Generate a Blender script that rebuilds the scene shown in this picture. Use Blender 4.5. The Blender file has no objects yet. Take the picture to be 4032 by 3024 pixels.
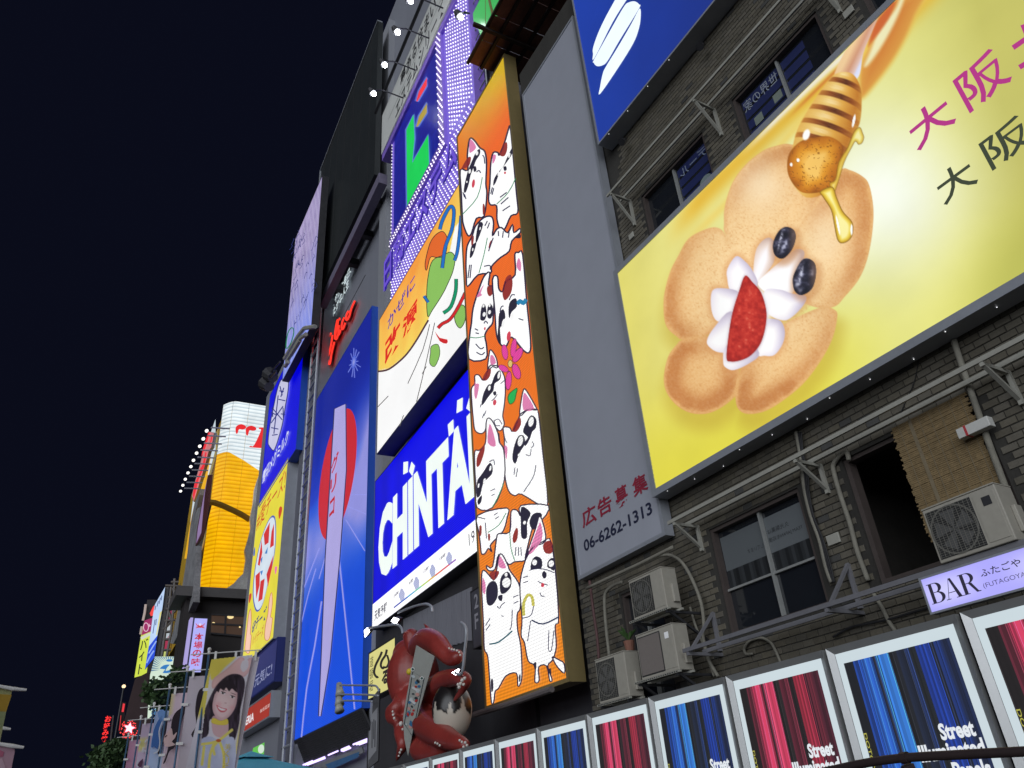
import bpy, bmesh, math, random
from mathutils import Vector as V, Matrix, noise
from mathutils.geometry import tessellate_polygon
rnd = random.Random(7)
SC = bpy.context.scene
COL = SC.collection

# ------------------------------------------------------------------ camera, sky, light, exposure
CZ = 1.2                                   # camera height over the river walk
YAW, PIT, ROL, FPX = math.radians(-60.090), math.radians(29.944), math.radians(-4.739), 2990.5
_f = V((math.sin(YAW)*math.cos(PIT), math.cos(YAW)*math.cos(PIT), math.sin(PIT)))
_r = V((math.cos(YAW), -math.sin(YAW), 0)); _u = _r.cross(_f)
CR = _r*math.cos(ROL) + _u*math.sin(ROL); CU = -_r*math.sin(ROL) + _u*math.cos(ROL); CF = _f
CAM = V((0, 0, CZ))
cd = bpy.data.cameras.new('camera'); co = bpy.data.objects.new('camera', cd); COL.objects.link(co)
cd.sensor_width = 36.0; cd.lens = FPX/4032*36.0; cd.clip_start = 0.05; cd.clip_end = 2000
co.matrix_world = Matrix(((CR.x, CU.x, -CF.x, 0), (CR.y, CU.y, -CF.y, 0), (CR.z, CU.z, -CF.z, CZ), (0, 0, 0, 1)))
SC.camera = co

w = bpy.data.worlds.new('World'); SC.world = w; w.use_nodes = True
nt = w.node_tree; nt.nodes.clear()
wo = nt.nodes.new('ShaderNodeOutputWorld'); bg = nt.nodes.new('ShaderNodeBackground')
bg.inputs[0].default_value = (0.0031, 0.0038, 0.0100, 1); bg.inputs[1].default_value = 1.0
nt.links.new(bg.outputs[0], wo.inputs[0])

sl = bpy.data.lights.new('city_glow', 'SUN'); so = bpy.data.objects.new('city_glow', sl); COL.objects.link(so)
sl.energy = 3.3; sl.angle = math.radians(75); sl.color = (0.90, 0.94, 1.0)
so.rotation_euler = V((-0.85, 1.0, -0.10)).to_track_quat('-Z', 'Y').to_euler()

vs = SC.view_settings; vs.view_transform = 'Standard'; vs.look = 'None'; vs.exposure = 0.0; vs.gamma = 1.0
try: SC.cycles.use_denoising = True; SC.cycles.sample_clamp_indirect = 4.0; SC.cycles.max_bounces = 5
except Exception: pass

# ------------------------------------------------------------------ photo pixels -> rays -> points on planes
def ray(x, y): return CR*((x-2016)/FPX) - CU*((y-1512)/FPX) + CF
RG = dict(o=(0,0,1), r1=(0,2000,.61724), r2=(600,1400,.60281), r3=(1000,900,.60277), r4=(1100,0,.60271), r5=(1100,1900,.67758),
  r6=(2000,0,.72333), r7=(2200,1800,.73801), r8=(3000,1800,.73767), s1=(3000,0,.6028), s2=(2300,0,.66298), s3=(2400,900,.66298),
  s4=(2500,1100,.72332), s5=(1400,700,.66323), s6=(1750,300,.66265), s7=(1800,1300,.42194), s8=(1800,2000,.48216),
  t1=(1400,2300,.43636), t2=(600,2400,.40687), t3=(1000,600,.48232), t4=(2000,2400,.45208), t5=(1450,0,.42194),
  t6=(680,1500,.36173), t7=(1450,600,.42194), t8=(900,1800,.54274), w7=(1100,2750,.18083), w8=(1200,1150,.30143),
  c1=(1400,2200,.30139), c2=(1450,1300,.3618), c4=(1850,2550,.28571), c7=(3300,2600,.33092), c8=(1250,0,.36166), c5=(3600,2300,.2604),
  d1=(0,2600,.27125), d2=(500,2500,.31596), d3=(450,2250,.27132), d4=(1800,0,.2713), d5=(620,1650,.33136))
def Q(k, s):                               # "x,y x,y" in an enlarged crop -> photo pixels
    a, b, m = RG[k]
    return [(a+m*float(p.split(',')[0]), b+m*float(p.split(',')[1])) for p in s.split()]
def q(k, x, y): a, b, m = RG[k]; return (a+m*x, b+m*y)

class Plane:
    """an upright plane through (0,Y) turned t degrees about Z, or any plane from a point and a normal"""
    def __init__(s, Y=None, t=0.0, p0=None, u=None, v=None):
        if p0 is None:
            a = math.radians(t); s.p0 = V((0, Y, CZ)); s.u = V((math.cos(a), math.sin(a), 0)); s.v = V((0, 0, 1))
        else: s.p0 = V(p0); s.u = V(u).normalized(); s.v = V(v).normalized()
        s.n = s.u.cross(s.v).normalized()
        if s.n.dot(CAM - s.p0) < 0: s.n = -s.n
    def hit(s, x, y, off=0.0):
        d = ray(x, y); k = (s.p0 + s.n*off - CAM).dot(s.n)/d.dot(s.n); return CAM + d*k
    def uv(s, x, y): p = s.hit(x, y) - s.p0; return (p.dot(s.u), p.dot(s.v))
    def at(s, u, v, off=0.0): return s.p0 + s.u*u + s.v*v + s.n*off
def hitz(x, y, z): d = ray(x, y); return CAM + d*((z-CZ)/d.z)
def hitx(x, y, X): d = ray(x, y); return CAM + d*(X/d.x)

def lin(c): return tuple((v/12.92 if v <= .04045 else ((v+.055)/1.055)**2.4) for v in (c[0]/255, c[1]/255, c[2]/255))
def mixc(a, b, t): return tuple(a[i]+(b[i]-a[i])*t for i in range(3))

# ------------------------------------------------------------------ materials
MATS = {}
def newmat(name):
    m = bpy.data.materials.new(name); m.use_nodes = True; n = m.node_tree; n.nodes.clear()
    o = n.nodes.new('ShaderNodeOutputMaterial'); b = n.nodes.new('ShaderNodeBsdfPrincipled'); n.links.new(b.outputs[0], o.inputs[0])
    return m, n, b
def N(n, t, **k):
    x = n.nodes.new(t)
    for a, v in k.items():
        if a in x.inputs: x.inputs[a].default_value = v
        else: setattr(x, a, v)
    return x
def paint(name, rgb, rough=.6, metal=0.0, var=.25, scale=3.0, bump=.0, spec=.4, streak=False):
    """plain surface: base colour broken up by two scales of noise, dirt streaks and fine relief"""
    if name in MATS: return MATS[name]
    m, n, b = newmat(name); L = n.links
    tc = N(n, 'ShaderNodeTexCoord'); mp = N(n, 'ShaderNodeMapping')
    mp.inputs['Scale'].default_value = (1, 1, .12 if streak else 1); L.new(tc.outputs['Object'], mp.inputs[0])
    n1 = N(n, 'ShaderNodeTexNoise', Scale=scale, Detail=6.0, Roughness=.65); L.new(mp.outputs[0], n1.inputs['Vector'])
    n2 = N(n, 'ShaderNodeTexNoise', Scale=scale*9, Detail=4.0); L.new(tc.outputs['Object'], n2.inputs['Vector'])
    ad = N(n, 'ShaderNodeMath', operation='MULTIPLY_ADD'); ad.inputs[1].default_value = .45; L.new(n2.outputs[0], ad.inputs[0]); L.new(n1.outputs[0], ad.inputs[2])
    rp = N(n, 'ShaderNodeValToRGB'); rp.color_ramp.elements[0].position = .35; rp.color_ramp.elements[1].position = 1.05
    c = rgb
    rp.color_ramp.elements[0].color = (*[x*(1-var) for x in c], 1); rp.color_ramp.elements[1].color = (*[min(1, x*(1+var*.8)) for x in c], 1)
    L.new(ad.outputs[0], rp.inputs[0]); L.new(rp.outputs[0], b.inputs['Base Color'])
    b.inputs['Roughness'].default_value = rough; b.inputs['Metallic'].default_value = metal; b.inputs['Specular IOR Level'].default_value = spec
    if bump:
        bp = N(n, 'ShaderNodeBump', Strength=bump, Distance=.02); L.new(n2.outputs[0], bp.inputs['Height']); L.new(bp.outputs[0], b.inputs['Normal'])
    MATS[name] = m; return m
def litmat(name, strength=1.0, led=0.0, period=.05, sample=True, dirt=.06):
    """backlit print or LED face: gives off the colours stored in the mesh; led>0 adds the lamp grid"""
    if name in MATS: return MATS[name]
    m, n, b = newmat(name); L = n.links
    at = N(n, 'ShaderNodeAttribute', attribute_name='Col'); b.inputs['Base Color'].default_value = (.03, .03, .03, 1)
    b.inputs['Roughness'].default_value = .35; b.inputs['Specular IOR Level'].default_value = .25
    L.new(at.outputs['Color'], b.inputs['Emission Color'])
    tc = N(n, 'ShaderNodeTexCoord'); nz = N(n, 'ShaderNodeTexNoise', Scale=.7, Detail=5.0); L.new(tc.outputs['Object'], nz.inputs['Vector'])
    mr = N(n, 'ShaderNodeMapRange'); mr.inputs['From Min'].default_value = .3; mr.inputs['From Max'].default_value = .7
    mr.inputs['To Min'].default_value = strength*(1-dirt); mr.inputs['To Max'].default_value = strength*(1+dirt); L.new(nz.outputs[0], mr.inputs[0])
    last = mr.outputs[0]
    if led:
        sx = N(n, 'ShaderNodeSeparateXYZ'); L.new(tc.outputs['Object'], sx.inputs[0])
        for ax in ('X', 'Z'):
            a = N(n, 'ShaderNodeMath', operation='MULTIPLY'); a.inputs[1].default_value = 2*math.pi/period; L.new(sx.outputs[ax], a.inputs[0])
            s_ = N(n, 'ShaderNodeMath', operation='SINE'); L.new(a.outputs[0], s_.inputs[0])
            k = N(n, 'ShaderNodeMath', operation='MULTIPLY_ADD'); k.inputs[1].default_value = led*.5; k.inputs[2].default_value = 1-led*.3; L.new(s_.outputs[0], k.inputs[0])
            mu = N(n, 'ShaderNodeMath', operation='MULTIPLY'); L.new(last, mu.inputs[0]); L.new(k.outputs[0], mu.inputs[1]); last = mu.outputs[0]
    L.new(last, b.inputs['Emission Strength'])
    if not sample: m.cycles.emission_sampling = 'NONE'
    MATS[name] = m; return m
def printmat(name='matt_print', rough=.6, trans=0.0):
    """unlit print: base colours stored in the mesh"""
    if name in MATS: return MATS[name]
    m, n, b = newmat(name); at = N(n, 'ShaderNodeAttribute', attribute_name='Col'); n.links.new(at.outputs['Color'], b.inputs['Base Color'])
    b.inputs['Roughness'].default_value = rough
    MATS[name] = m; return m
def glow(name, rgb, s):
    if name in MATS: return MATS[name]
    m, n, b = newmat(name); b.inputs['Base Color'].default_value = (.05, .05, .05, 1)
    b.inputs['Emission Color'].default_value = (*rgb, 1); b.inputs['Emission Strength'].default_value = s
    MATS[name] = m; return m
LIT = litmat('backlit_print', 1.0, sample=False); FACE = litmat('backlit_face', 1.0)
LED = litmat('led_print', 1.0, led=.32, period=.075, sample=False, dirt=.03); LEDF = litmat('led_face', 1.0, led=.32, period=.075, dirt=.03)
PRT = printmat()
ALU = paint('grey_aluminium', (.34, .36, .40), .45, .3, .12, 2.0, spec=.5)
DARKM = paint('dark_steel', (.045, .045, .05), .55, .4, .3, 2.5)
CONC = paint('grey_concrete', (.20, .205, .22), .8, 0, .22, .8, .3, streak=True)
BLACK = paint('black_void', (.012, .012, .014), .8, 0, .2, 2.0)
OFFW = paint('offwhite_steel', (.36, .355, .31), .5, .1, .18, 3.0, streak=True)
GLASS = paint('dark_window_glass', (.014, .016, .020), .06, 0, .15, 1.0, spec=.8)

# ------------------------------------------------------------------ mesh helpers
class MB:
    def __init__(s): s.v = []; s.f = []; s.c = []
    def add(s, vs, fs, col=None):
        k = len(s.v); s.v += [tuple(x) for x in vs]; s.f += [tuple(i+k for i in f) for f in fs]
        if isinstance(col, list): s.c += col
        else: s.c += [col or (1, 1, 1)]*len(vs)
        return s
    def box(s, o, a, b, c, col=None):      # corner and three edge vectors
        o, a, b, c = V(o), V(a), V(b), V(c)
        p = [o, o+a, o+a+b, o+b, o+c, o+a+c, o+a+b+c, o+b+c]
        fs = [(0, 3, 2, 1), (4, 5, 6, 7), (0, 1, 5, 4), (1, 2, 6, 5), (2, 3, 7, 6), (3, 0, 4, 7)]
        if a.cross(b).dot(c) < 0: fs = [f[::-1] for f in fs]
        return s.add(p, fs, col)
    def bar(s, p, r, w, h=None, up=(0, 0, 1), col=None):    # rectangular bar between two points
        p, r = V(p), V(r); d = (r-p); up = V(up)
        a = d.cross(up)
        if a.length < 1e-6: a = d.cross(V((1, 0, 0)))
        a.normalize(); b = a.cross(d).normalized(); h = h or w
        return s.box(p-a*w/2-b*h/2, d, a*w, b*h, col)
    def tube(s, pts, r, n=8, col=None, cap=True, smooth=0):
        pts = [V(p) for p in pts]
        if smooth: pts = catmull3(pts, smooth)
        rs = r if isinstance(r, (list, tuple)) else [r]*len(pts)
        if len(rs) != len(pts): rs = [rs[0]+(rs[-1]-rs[0])*i/(len(pts)-1) for i in range(len(pts))]
        vs, fs = [], []; ref = None
        for i, p in enumerate(pts):
            d = (pts[min(i+1, len(pts)-1)]-pts[max(i-1, 0)]).normalized()
            if ref is None: ref = d.orthogonal().normalized()
            a = (ref - d*ref.dot(d)); a = a.normalized() if a.length > 1e-6 else d.orthogonal().normalized(); ref = a; b = d.cross(a)
            for k in range(n):
                t = 2*math.pi*k/n; vs.append(p + (a*math.cos(t)+b*math.sin(t))*rs[i])
        for i in range(len(pts)-1):
            for k in range(n):
                k2 = (k+1) % n; fs.append((i*n+k, i*n+k2, (i+1)*n+k2, (i+1)*n+k))
        if cap: fs.append(tuple(range(n))[::-1]); fs.append(tuple(range((len(pts)-1)*n, len(pts)*n)))
        return s.add(vs, fs, col)
    def sphere(s, c, r, nu=12, nv=8, col=None, sc=(1, 1, 1), axis=None):
        c = V(c); vs = []; fs = []; M = Matrix.Identity(3)
        if axis: M = V(axis).to_track_quat('Z', 'Y').to_matrix()
        for j in range(nv+1):
            ph = math.pi*j/nv
            for i in range(nu):
                th = 2*math.pi*i/nu
                vs.append(c + M @ V((math.sin(ph)*math.cos(th)*r*sc[0], math.sin(ph)*math.sin(th)*r*sc[1], math.cos(ph)*r*sc[2])))
        for j in range(nv):
            for i in range(nu): i2 = (i+1) % nu; fs.append((j*nu+i, (j+1)*nu+i, (j+1)*nu+i2, j*nu+i2))
        return s.add(vs, fs, col)
    def disc(s, c, nrm, r, n=16, r2=None, h=0, col=None):   # disc, or tapered drum of height h
        c = V(c); nrm = V(nrm).normalized(); a = nrm.orthogonal().normalized(); b = nrm.cross(a)
        ring = lambda rr, o: [c + nrm*o + (a*math.cos(2*math.pi*i/n)+b*math.sin(2*math.pi*i/n))*rr for i in range(n)]
        if not h: return s.add(ring(r, 0), [tuple(range(n))], col)
        r2 = r if r2 is None else r2
        return s.add(ring(r, 0)+ring(r2, h), [tuple(range(n))[::-1], tuple(range(n, 2*n))]+[(i, (i+1) % n, n+(i+1) % n, n+i) for i in range(n)], col)
    def build(s, name, mat, parent=None, smooth=False, bevel=0):
        me = bpy.data.meshes.new(name); me.from_pydata(s.v, [], s.f); me.update()
        at = me.color_attributes.new('Col', 'FLOAT_COLOR', 'POINT')
        buf = []
        for c in s.c: buf += [c[0], c[1], c[2], 1.0]
        at.data.foreach_set('color', buf)
        me.materials.append(mat)
        if smooth: me.polygons.foreach_set('use_smooth', [True]*len(me.polygons))
        ob = bpy.data.objects.new(name, me); COL.objects.link(ob)
        if parent: ob.parent = parent
        if bevel:
            md = ob.modifiers.new('bevel', 'BEVEL'); md.width = bevel; md.segments = 2; md.limit_method = 'ANGLE'
        return ob
def catmull3(p, k):
    out = []
    for i in range(len(p)-1):
        a, b, c, d = p[max(i-1, 0)], p[i], p[i+1], p[min(i+2, len(p)-1)]
        for j in range(k):
            t = j/k; out.append(.5*((2*b)+(c-a)*t+(2*a-5*b+4*c-d)*t*t+(3*b-3*c+d-a)*t**3))
    return out+[p[-1]]
def smooth2(pts, k=4, closed=True):
    n = len(pts); out = []
    rng = range(n) if closed else range(n-1)
    for i in rng:
        g = (lambda j: pts[j % n]) if closed else (lambda j: pts[max(0, min(n-1, j))])
        a, b, c, d = g(i-1), g(i), g(i+1), g(i+2)
        for j in range(k):
            t = j/k; out.append(tuple(.5*(2*b[m]+(c[m]-a[m])*t+(2*a[m]-5*b[m]+4*c[m]-d[m])*t*t+(3*b[m]-3*c[m]+d[m]-a[m])*t**3) for m in (0, 1)))
    if not closed: out.append(pts[-1])
    return out
def empty(name, loc, label, cat, group=None):
    o = bpy.data.objects.new(name, None); COL.objects.link(o); o.empty_display_size = .2
    o['label'] = label; o['category'] = cat
    if group: o['group'] = group
    return o
def tag(o, label=None, cat=None, group=None, kind=None):
    if label: o['label'] = label
    if cat: o['category'] = cat
    if group: o['group'] = group
    if kind: o['kind'] = kind
    return o
def copytree(o, parent=None, loc=None):
    c = o.copy(); COL.objects.link(c); c.parent = parent
    if loc is not None: c.location = loc
    for ch in list(o.children): copytree(ch, c)
    return c

_tc = bpy.data.curves.new('type_tool', 'FONT'); _to = bpy.data.objects.new('type_tool', _tc); COL.objects.link(_to)
_tcache = {}
def glyphs(body, bold=0.0, ext=0.0, shear=0.0, line=1.0):
    k = (body, bold, ext, shear, line)
    if k not in _tcache:
        _tc.body = body; _tc.offset = bold; _tc.extrude = ext; _tc.shear = shear; _tc.resolution_u = 3; _tc.space_line = line
        bpy.context.view_layer.update()
        m = bpy.data.meshes.new_from_object(_to.evaluated_get(bpy.context.evaluated_depsgraph_get()))
        vs = [tuple(v.co) for v in m.vertices]; fs = [tuple(p.vertices) for p in m.polygons]; bpy.data.meshes.remove(m)
        xs = [v[0] for v in vs]; ys = [v[1] for v in vs]
        _tcache[k] = (vs, fs, min(xs), max(xs), min(ys), max(ys))
    return _tcache[k]

class Art:
    """flat print on a plane: shapes traced in photo pixels, each layer a few millimetres proud"""
    def __init__(s, pl, off=.006, step=.004, gain=1.0): s.pl = pl; s.off = off; s.step = step; s.mb = MB(); s.g = gain
    def h(s, p, L): return s.pl.hit(p[0], p[1], s.off+L*s.step)
    def C(s, c, k=1.0): a = lin(c); return tuple(x*s.g*k for x in a)
    def poly(s, pts, col, L=0, sm=0, k=1.0):
        if sm: pts = smooth2(pts, sm)
        t = tessellate_polygon([[V((p[0], p[1], 0)) for p in pts]])
        s.mb.add([s.h(p, L) for p in pts], [tuple(f) for f in t], s.C(col, k)); return s
    def stroke(s, pts, w, col, L=0, sm=3, closed=False, k=1.0, taper=False):
        if sm: pts = smooth2(pts, sm, closed)
        n = len(pts); vs = []; fs = []
        for i in range(n):
            a = pts[i-1] if (i or closed) else pts[0]; b = pts[(i+1) % n] if (i < n-1 or closed) else pts[-1]
            dx, dy = b[0]-a[0], b[1]-a[1]; l = math.hypot(dx, dy) or 1
            ww = w*(1-abs(2*i/(n-1)-1)**2*.8) if taper and n > 1 else w
            ox, oy = -dy/l*ww/2, dx/l*ww/2
            vs += [s.h((pts[i][0]+ox, pts[i][1]+oy), L), s.h((pts[i][0]-ox, pts[i][1]-oy), L)]
        for i in range(n if closed else n-1): j = (i+1) % n; fs.append((2*i, 2*i+1, 2*j+1, 2*j))
        s.mb.add(vs, fs, s.C(col, k)); return s
    def blob(s, pts, stops, L=0, ctr=None, sm=4, k=1.0, jit=0.0):
        """closed outline filled with rings of colour from its centre (0) to its rim (1)"""
        if sm: pts = smooth2(pts, sm)
        n = len(pts)
        if ctr is None: ctr = (sum(p[0] for p in pts)/n, sum(p[1] for p in pts)/n)
        vs = [s.h(ctr, L)]; cs = [s.C(stops[0][1], k)]; fs = []
        rings = [.25, .45, .6, .7, .78, .85, .91, .96, 1.0]
        def col(t):
            for (a, ca), (b, cb) in zip(stops, stops[1:]):
                if t <= b: return mixc(ca, cb, (t-a)/(b-a) if b > a else 0)
            return stops[-1][1]
        for ri, t in enumerate(rings):
            for p in pts:
                tt = t + (rnd.uniform(-jit, jit) if jit and ri < len(rings)-1 else 0)
                vs.append(s.h((ctr[0]+(p[0]-ctr[0])*t, ctr[1]+(p[1]-ctr[1])*t), L)); cs.append(s.C(col(min(1, max(0, tt))), k))
        for i in range(n):
            j = (i+1) % n; fs.append((0, 1+i, 1+j))
            for r in range(len(rings)-1): a = 1+r*n; fs.append((a+i, a+n+i, a+n+j, a+j))
        s.mb.add(vs, fs, cs); return s
    def ell(s, c, rx, ry, col, L=0, rot=0, n=18, k=1.0, col2=None):
        a = math.radians(rot); ca, sa = math.cos(a), math.sin(a)
        pts = [(c[0]+rx*math.cos(t)*ca-ry*math.sin(t)*sa, c[1]+rx*math.cos(t)*sa+ry*math.sin(t)*ca) for t in (2*math.pi*i/n for i in range(n))]
        if col2: return s.blob(pts, [(0, col), (1, col2)], L, c, 0, k)
        return s.poly(pts, col, L, 0, k)
    def rect(s, u0, u1, z0, z1, col, L=0, nu=1, nv=1, fn=None, k=1.0):
        """rectangle in plane units; fn(s,t) may give the printed colour over it"""
        vs = []; cs = []; fs = []
        for j in range(nv+1):
            for i in range(nu+1):
                a, b = i/nu, j/nv; vs.append(s.pl.at(u0+(u1-u0)*a, z0+(z1-z0)*b, s.off+L*s.step)); cs.append(s.C(fn(a, b) if fn else col, k))
        for j in range(nv):
            for i in range(nu): a = j*(nu+1)+i; fs.append((a, a+1, a+nu+2, a+nu+1))
        s.mb.add(vs, fs, cs); return s
    def text(s, body, u0, u1, z0, z1, col, L=0, bold=0.0, ext=0.0, shear=0.0, mirror=False, k=1.0, rot=0, line=1.0, sl=0.0, h3=0.0):
        vs, fs, x0, x1, y0, y1 = glyphs(body, bold, ext, shear, line); out = []
        for x, y, z in vs:
            a = (x-x0)/((x1-x0) or 1); b = (y-y0)/((y1-y0) or 1)
            if rot == 90: a, b = 1-b, a      # reading upwards turned
            if rot == -90: a, b = b, 1-a
            if mirror: a = 1-a
            o = (h3*(z/ext*.5+.5) if ext else 0)
            out.append(s.pl.at(u0+(u1-u0)*a + sl*(b-.5), z0+(z1-z0)*b, s.off+L*s.step+o))
        s.mb.add(out, fs, s.C(col, k)); return s
    def tpx(s, body, Lp, Rp, Tp, Bp, col, L=0, **k):
        return s.text(body, s.pl.uv(*Lp)[0], s.pl.uv(*Rp)[0], s.pl.uv(*Bp)[1], s.pl.uv(*Tp)[1], col, L, **k)
    def vtext(s, body, u0, u1, z0, z1, col, L=0, gap=.12, **k):     # one character under another
        n = len(body); h = (z1-z0)/n
        for i, ch in enumerate(body):
            t = z1-h*i; s.text(ch, u0, u1, t-h*(1-gap/2), t-h*gap/2, col, L, **k)
        return s
    def build(s, name, mat, parent=None): return s.mb.build(name, mat, parent)

def signbox(name, label, pl, u0, u1, z0, z1, depth, fw, frame_mat=ALU, face=None, face_mat=None, nu=1, nv=1, fn=None, gain=1.0, recess=.02, cat='billboard', cab_mat=None, off0=.002, group=None):
    """cabinet + four frame bars + inset face; returns the Empty"""
    e = empty(name, None, label, cat, group); uu, vv, nn = pl.u, pl.v, pl.n
    b = MB(); b.box(pl.at(u0+.004, z0+.004, -depth), uu*(u1-u0-.008), vv*(z1-z0-.008), nn*(depth-recess-.004)); b.build('cabinet', cab_mat or frame_mat, e)
    if fw:
        for nm, (a, c, d, f) in dict(t=(u0, u1, z1-fw, z1), b=(u0, u1, z0, z0+fw), l=(u0, u0+fw, z0+fw, z1-fw), r=(u1-fw, u1, z0+fw, z1-fw)).items():
            m = MB(); m.box(pl.at(a, d, -recess-.002), uu*(c-a), vv*(f-d), nn*(recess+.002)); m.build('frame_bar', frame_mat, e)
    if face or fn:
        a = Art(pl, -recess, .004, gain); a.rect(u0+fw, u1-fw, z0+fw, z1-fw, face, 0, nu, nv, fn); a.build('face', face_mat or FACE, e)
    return e
# ------------------------------------------------------------------ ground
g = MB()
g.add([(-700, -500, 0), (500, -500, 0), (500, 500, 0), (-700, 500, 0)], [(0, 1, 2, 3)])
tag(g.build('pavement', paint('asphalt_paving', (.055, .055, .06), .85, 0, .3, .6, .2)), kind='structure')

# ------------------------------------------------------------------ planes of the street front
PW = Plane(9.45, 1.4)      # brick wall
PH = Plane(9.0, 1.4)       # front of the dessert billboard and the blue billboard
PG = Plane(9.0, .4)        # grey vacant board
PC = Plane(9.2, 0)         # tall cat screen
PK = Plane(8.95, -.9)      # upper screens (wind medicine, bulb sign)
PCH = Plane(9.71, -.9)     # blue lettering screen
PR = Plane(10.4, 0)        # tall running track screen

# ------------------------------------------------------------------ dessert billboard
u0 = PH.uv(2430, 1076)[0]; z0 = PH.uv(2578, 1925.6)[1]; z1 = PH.uv(2430, 1076)[1]; u1 = u0+11.5
# printed picture: painted over a fine grid in photo pixels, then laid on the board
import numpy as np
def vnoise(X, Y, s, seed):
    r = np.random.RandomState(seed); g = r.rand(96, 96); x, y = (X/s) % 95, (Y/s) % 95; i, j = x.astype(int), y.astype(int); fx, fy = x-i, y-j; fx = fx*fx*(3-2*fx); fy = fy*fy*(3-2*fy)
    return (g[j, i]*(1-fx)+g[j, i+1]*fx)*(1-fy)+(g[j+1, i]*(1-fx)+g[j+1, i+1]*fx)*fy
def sdist(X, Y, poly):                     # signed distance to a closed outline, negative inside
    d = np.full(X.shape, 1e9); ins = np.zeros(X.shape, bool); n = len(poly)
    for k in range(n):
        (x0, y0), (x1, y1) = poly[k], poly[(k+1) % n]; ex, ey = x1-x0, y1-y0; L = ex*ex+ey*ey or 1
        t = np.clip(((X-x0)*ex+(Y-y0)*ey)/L, 0, 1); d = np.minimum(d, (X-x0-t*ex)**2+(Y-y0-t*ey)**2)
        c = ((y0 > Y) != (y1 > Y)); ins ^= c & (X < (x1-x0)*(Y-y0)/((y1-y0) or 1e-9)+x0)
    d = np.sqrt(d); return np.where(ins, -d, d)
def ss(a, b, x): t = np.clip((x-a)/(b-a), 0, 1); return t*t*(3-2*t)
def paint_dessert(x0, x1, y0, y1, step):
    gx, gy = np.arange(x0, x1+1, step), np.arange(y0, y1+1, step); X, Y = np.meshgrid(gx.astype(float), gy.astype(float))
    # backdrop
    C = np.zeros(X.shape+(3,)); col = lambda c: np.array(c, float)
    def lay(c, m): nonlocal C; m = np.clip(m, 0, 1)[..., None]; C = C*(1-m)+(c if isinstance(c, np.ndarray) and c.ndim == 3 else col(c))*m
    def ramp(t, stops):
        out = np.zeros(t.shape+(3,)); ps = [s[0] for s in stops]
        for k in range(3): out[..., k] = np.interp(t, ps, [s[1][k] for s in stops])
        return out
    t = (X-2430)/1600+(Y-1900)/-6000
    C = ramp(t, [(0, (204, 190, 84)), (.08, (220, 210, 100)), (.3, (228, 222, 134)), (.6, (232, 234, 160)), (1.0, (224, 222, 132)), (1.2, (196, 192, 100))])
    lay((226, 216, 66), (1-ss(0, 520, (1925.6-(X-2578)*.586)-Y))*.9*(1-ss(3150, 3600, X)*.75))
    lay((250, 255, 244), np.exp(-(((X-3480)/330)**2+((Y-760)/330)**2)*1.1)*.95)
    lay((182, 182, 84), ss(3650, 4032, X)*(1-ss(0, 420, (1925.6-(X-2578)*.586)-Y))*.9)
    top = Y-(1076-(X-2430)*.9866)           # distance under the top edge
    # honey streams along the top edge
    n = vnoise(X+Y, top*3, 60, 1)
    lay((226, 182, 56), np.exp(-((top-70-40*np.sin(X/260))/62)**2)*ss(2600, 2760, X)*.95)
    lay((236, 206, 100), np.exp(-((top-120-30*np.sin(X/200))/26)**2)*ss(2640, 2800, X)*.7)
    lay((238, 232, 214), np.exp(-((top-28-16*np.sin(X/190+1))/17)**2)*ss(2900, 3060, X)*.95)
    lay((198, 96, 40), np.exp(-((top-52)/10)**2)*ss(3080, 3200, X)*.6)
    sw = sdist(X, Y, smooth2(Q('s1', '735,140 870,-20 1080,-60 1010,100 950,240 860,400 740,560 650,650 630,560 640,420 690,300'), 4))
    lay(ramp(np.clip(-sw/70, 0, 1), [(0, (226, 186, 84)), (.25, (216, 150, 64)), (1, (206, 124, 50))]), ss(14, -14, sw))
    s2_ = sdist(X, Y, smooth2(Q('s1', '660,430 700,330 760,190 860,60 900,-20 940,-20 890,120 800,290 700,430'), 4)); lay((236, 234, 188), ss(6, -16, s2_)*.95)
    s3_ = sdist(X, Y, smooth2(Q('s1', '690,300 735,150 850,10 890,-20 830,130 720,280'), 4)); lay((202, 96, 44), ss(5, -12, s3_)*.95)
    # cookie shadow, then petals
    pet = ['690,40 680,-30 685,-130 730,-270 810,-380 910,-460 990,-490 1070,-500 1200,-450 1300,-250 1250,0 1000,250 800,250', '1330,465 1400,400 1480,300 1530,180 1560,20 1565,-130 1540,-260 1500,-310 1430,-345 1370,-345 1250,-200 1000,200 1000,350 1200,460',
           '690,40 640,-5 570,5 470,60 410,160 360,260 325,400 325,520 345,590 400,640 440,660 560,640 700,560 760,400 760,200', '440,660 400,690 350,760 325,870 335,960 390,1040 470,1090 560,1100 640,1075 720,1020 757,970 770,850 740,700 600,640',
           '757,905 752,1030 780,1085 840,1100 930,1080 1030,1020 1150,920 1250,790 1320,660 1350,540 1340,485 1250,470 1050,560 850,700']
    cx, cy = q('s3', 880, 330); sds = [sdist(X, Y, smooth2(Q('s3', s), 5)) for s in pet]; un = np.minimum.reduce(sds); un = np.minimum(un, np.hypot(X-cx, Y-cy)-230)
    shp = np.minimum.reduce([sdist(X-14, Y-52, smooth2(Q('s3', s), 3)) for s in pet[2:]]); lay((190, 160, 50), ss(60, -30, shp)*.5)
    nz = vnoise(X, Y, 42, 2)*.5+vnoise(X, Y, 17, 3)*.3+vnoise(X, Y, 7, 4)*.2; fine = vnoise(X, Y, 5, 5); r = np.hypot((X-cx)/1.0, (Y-cy)/1.12)
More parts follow.
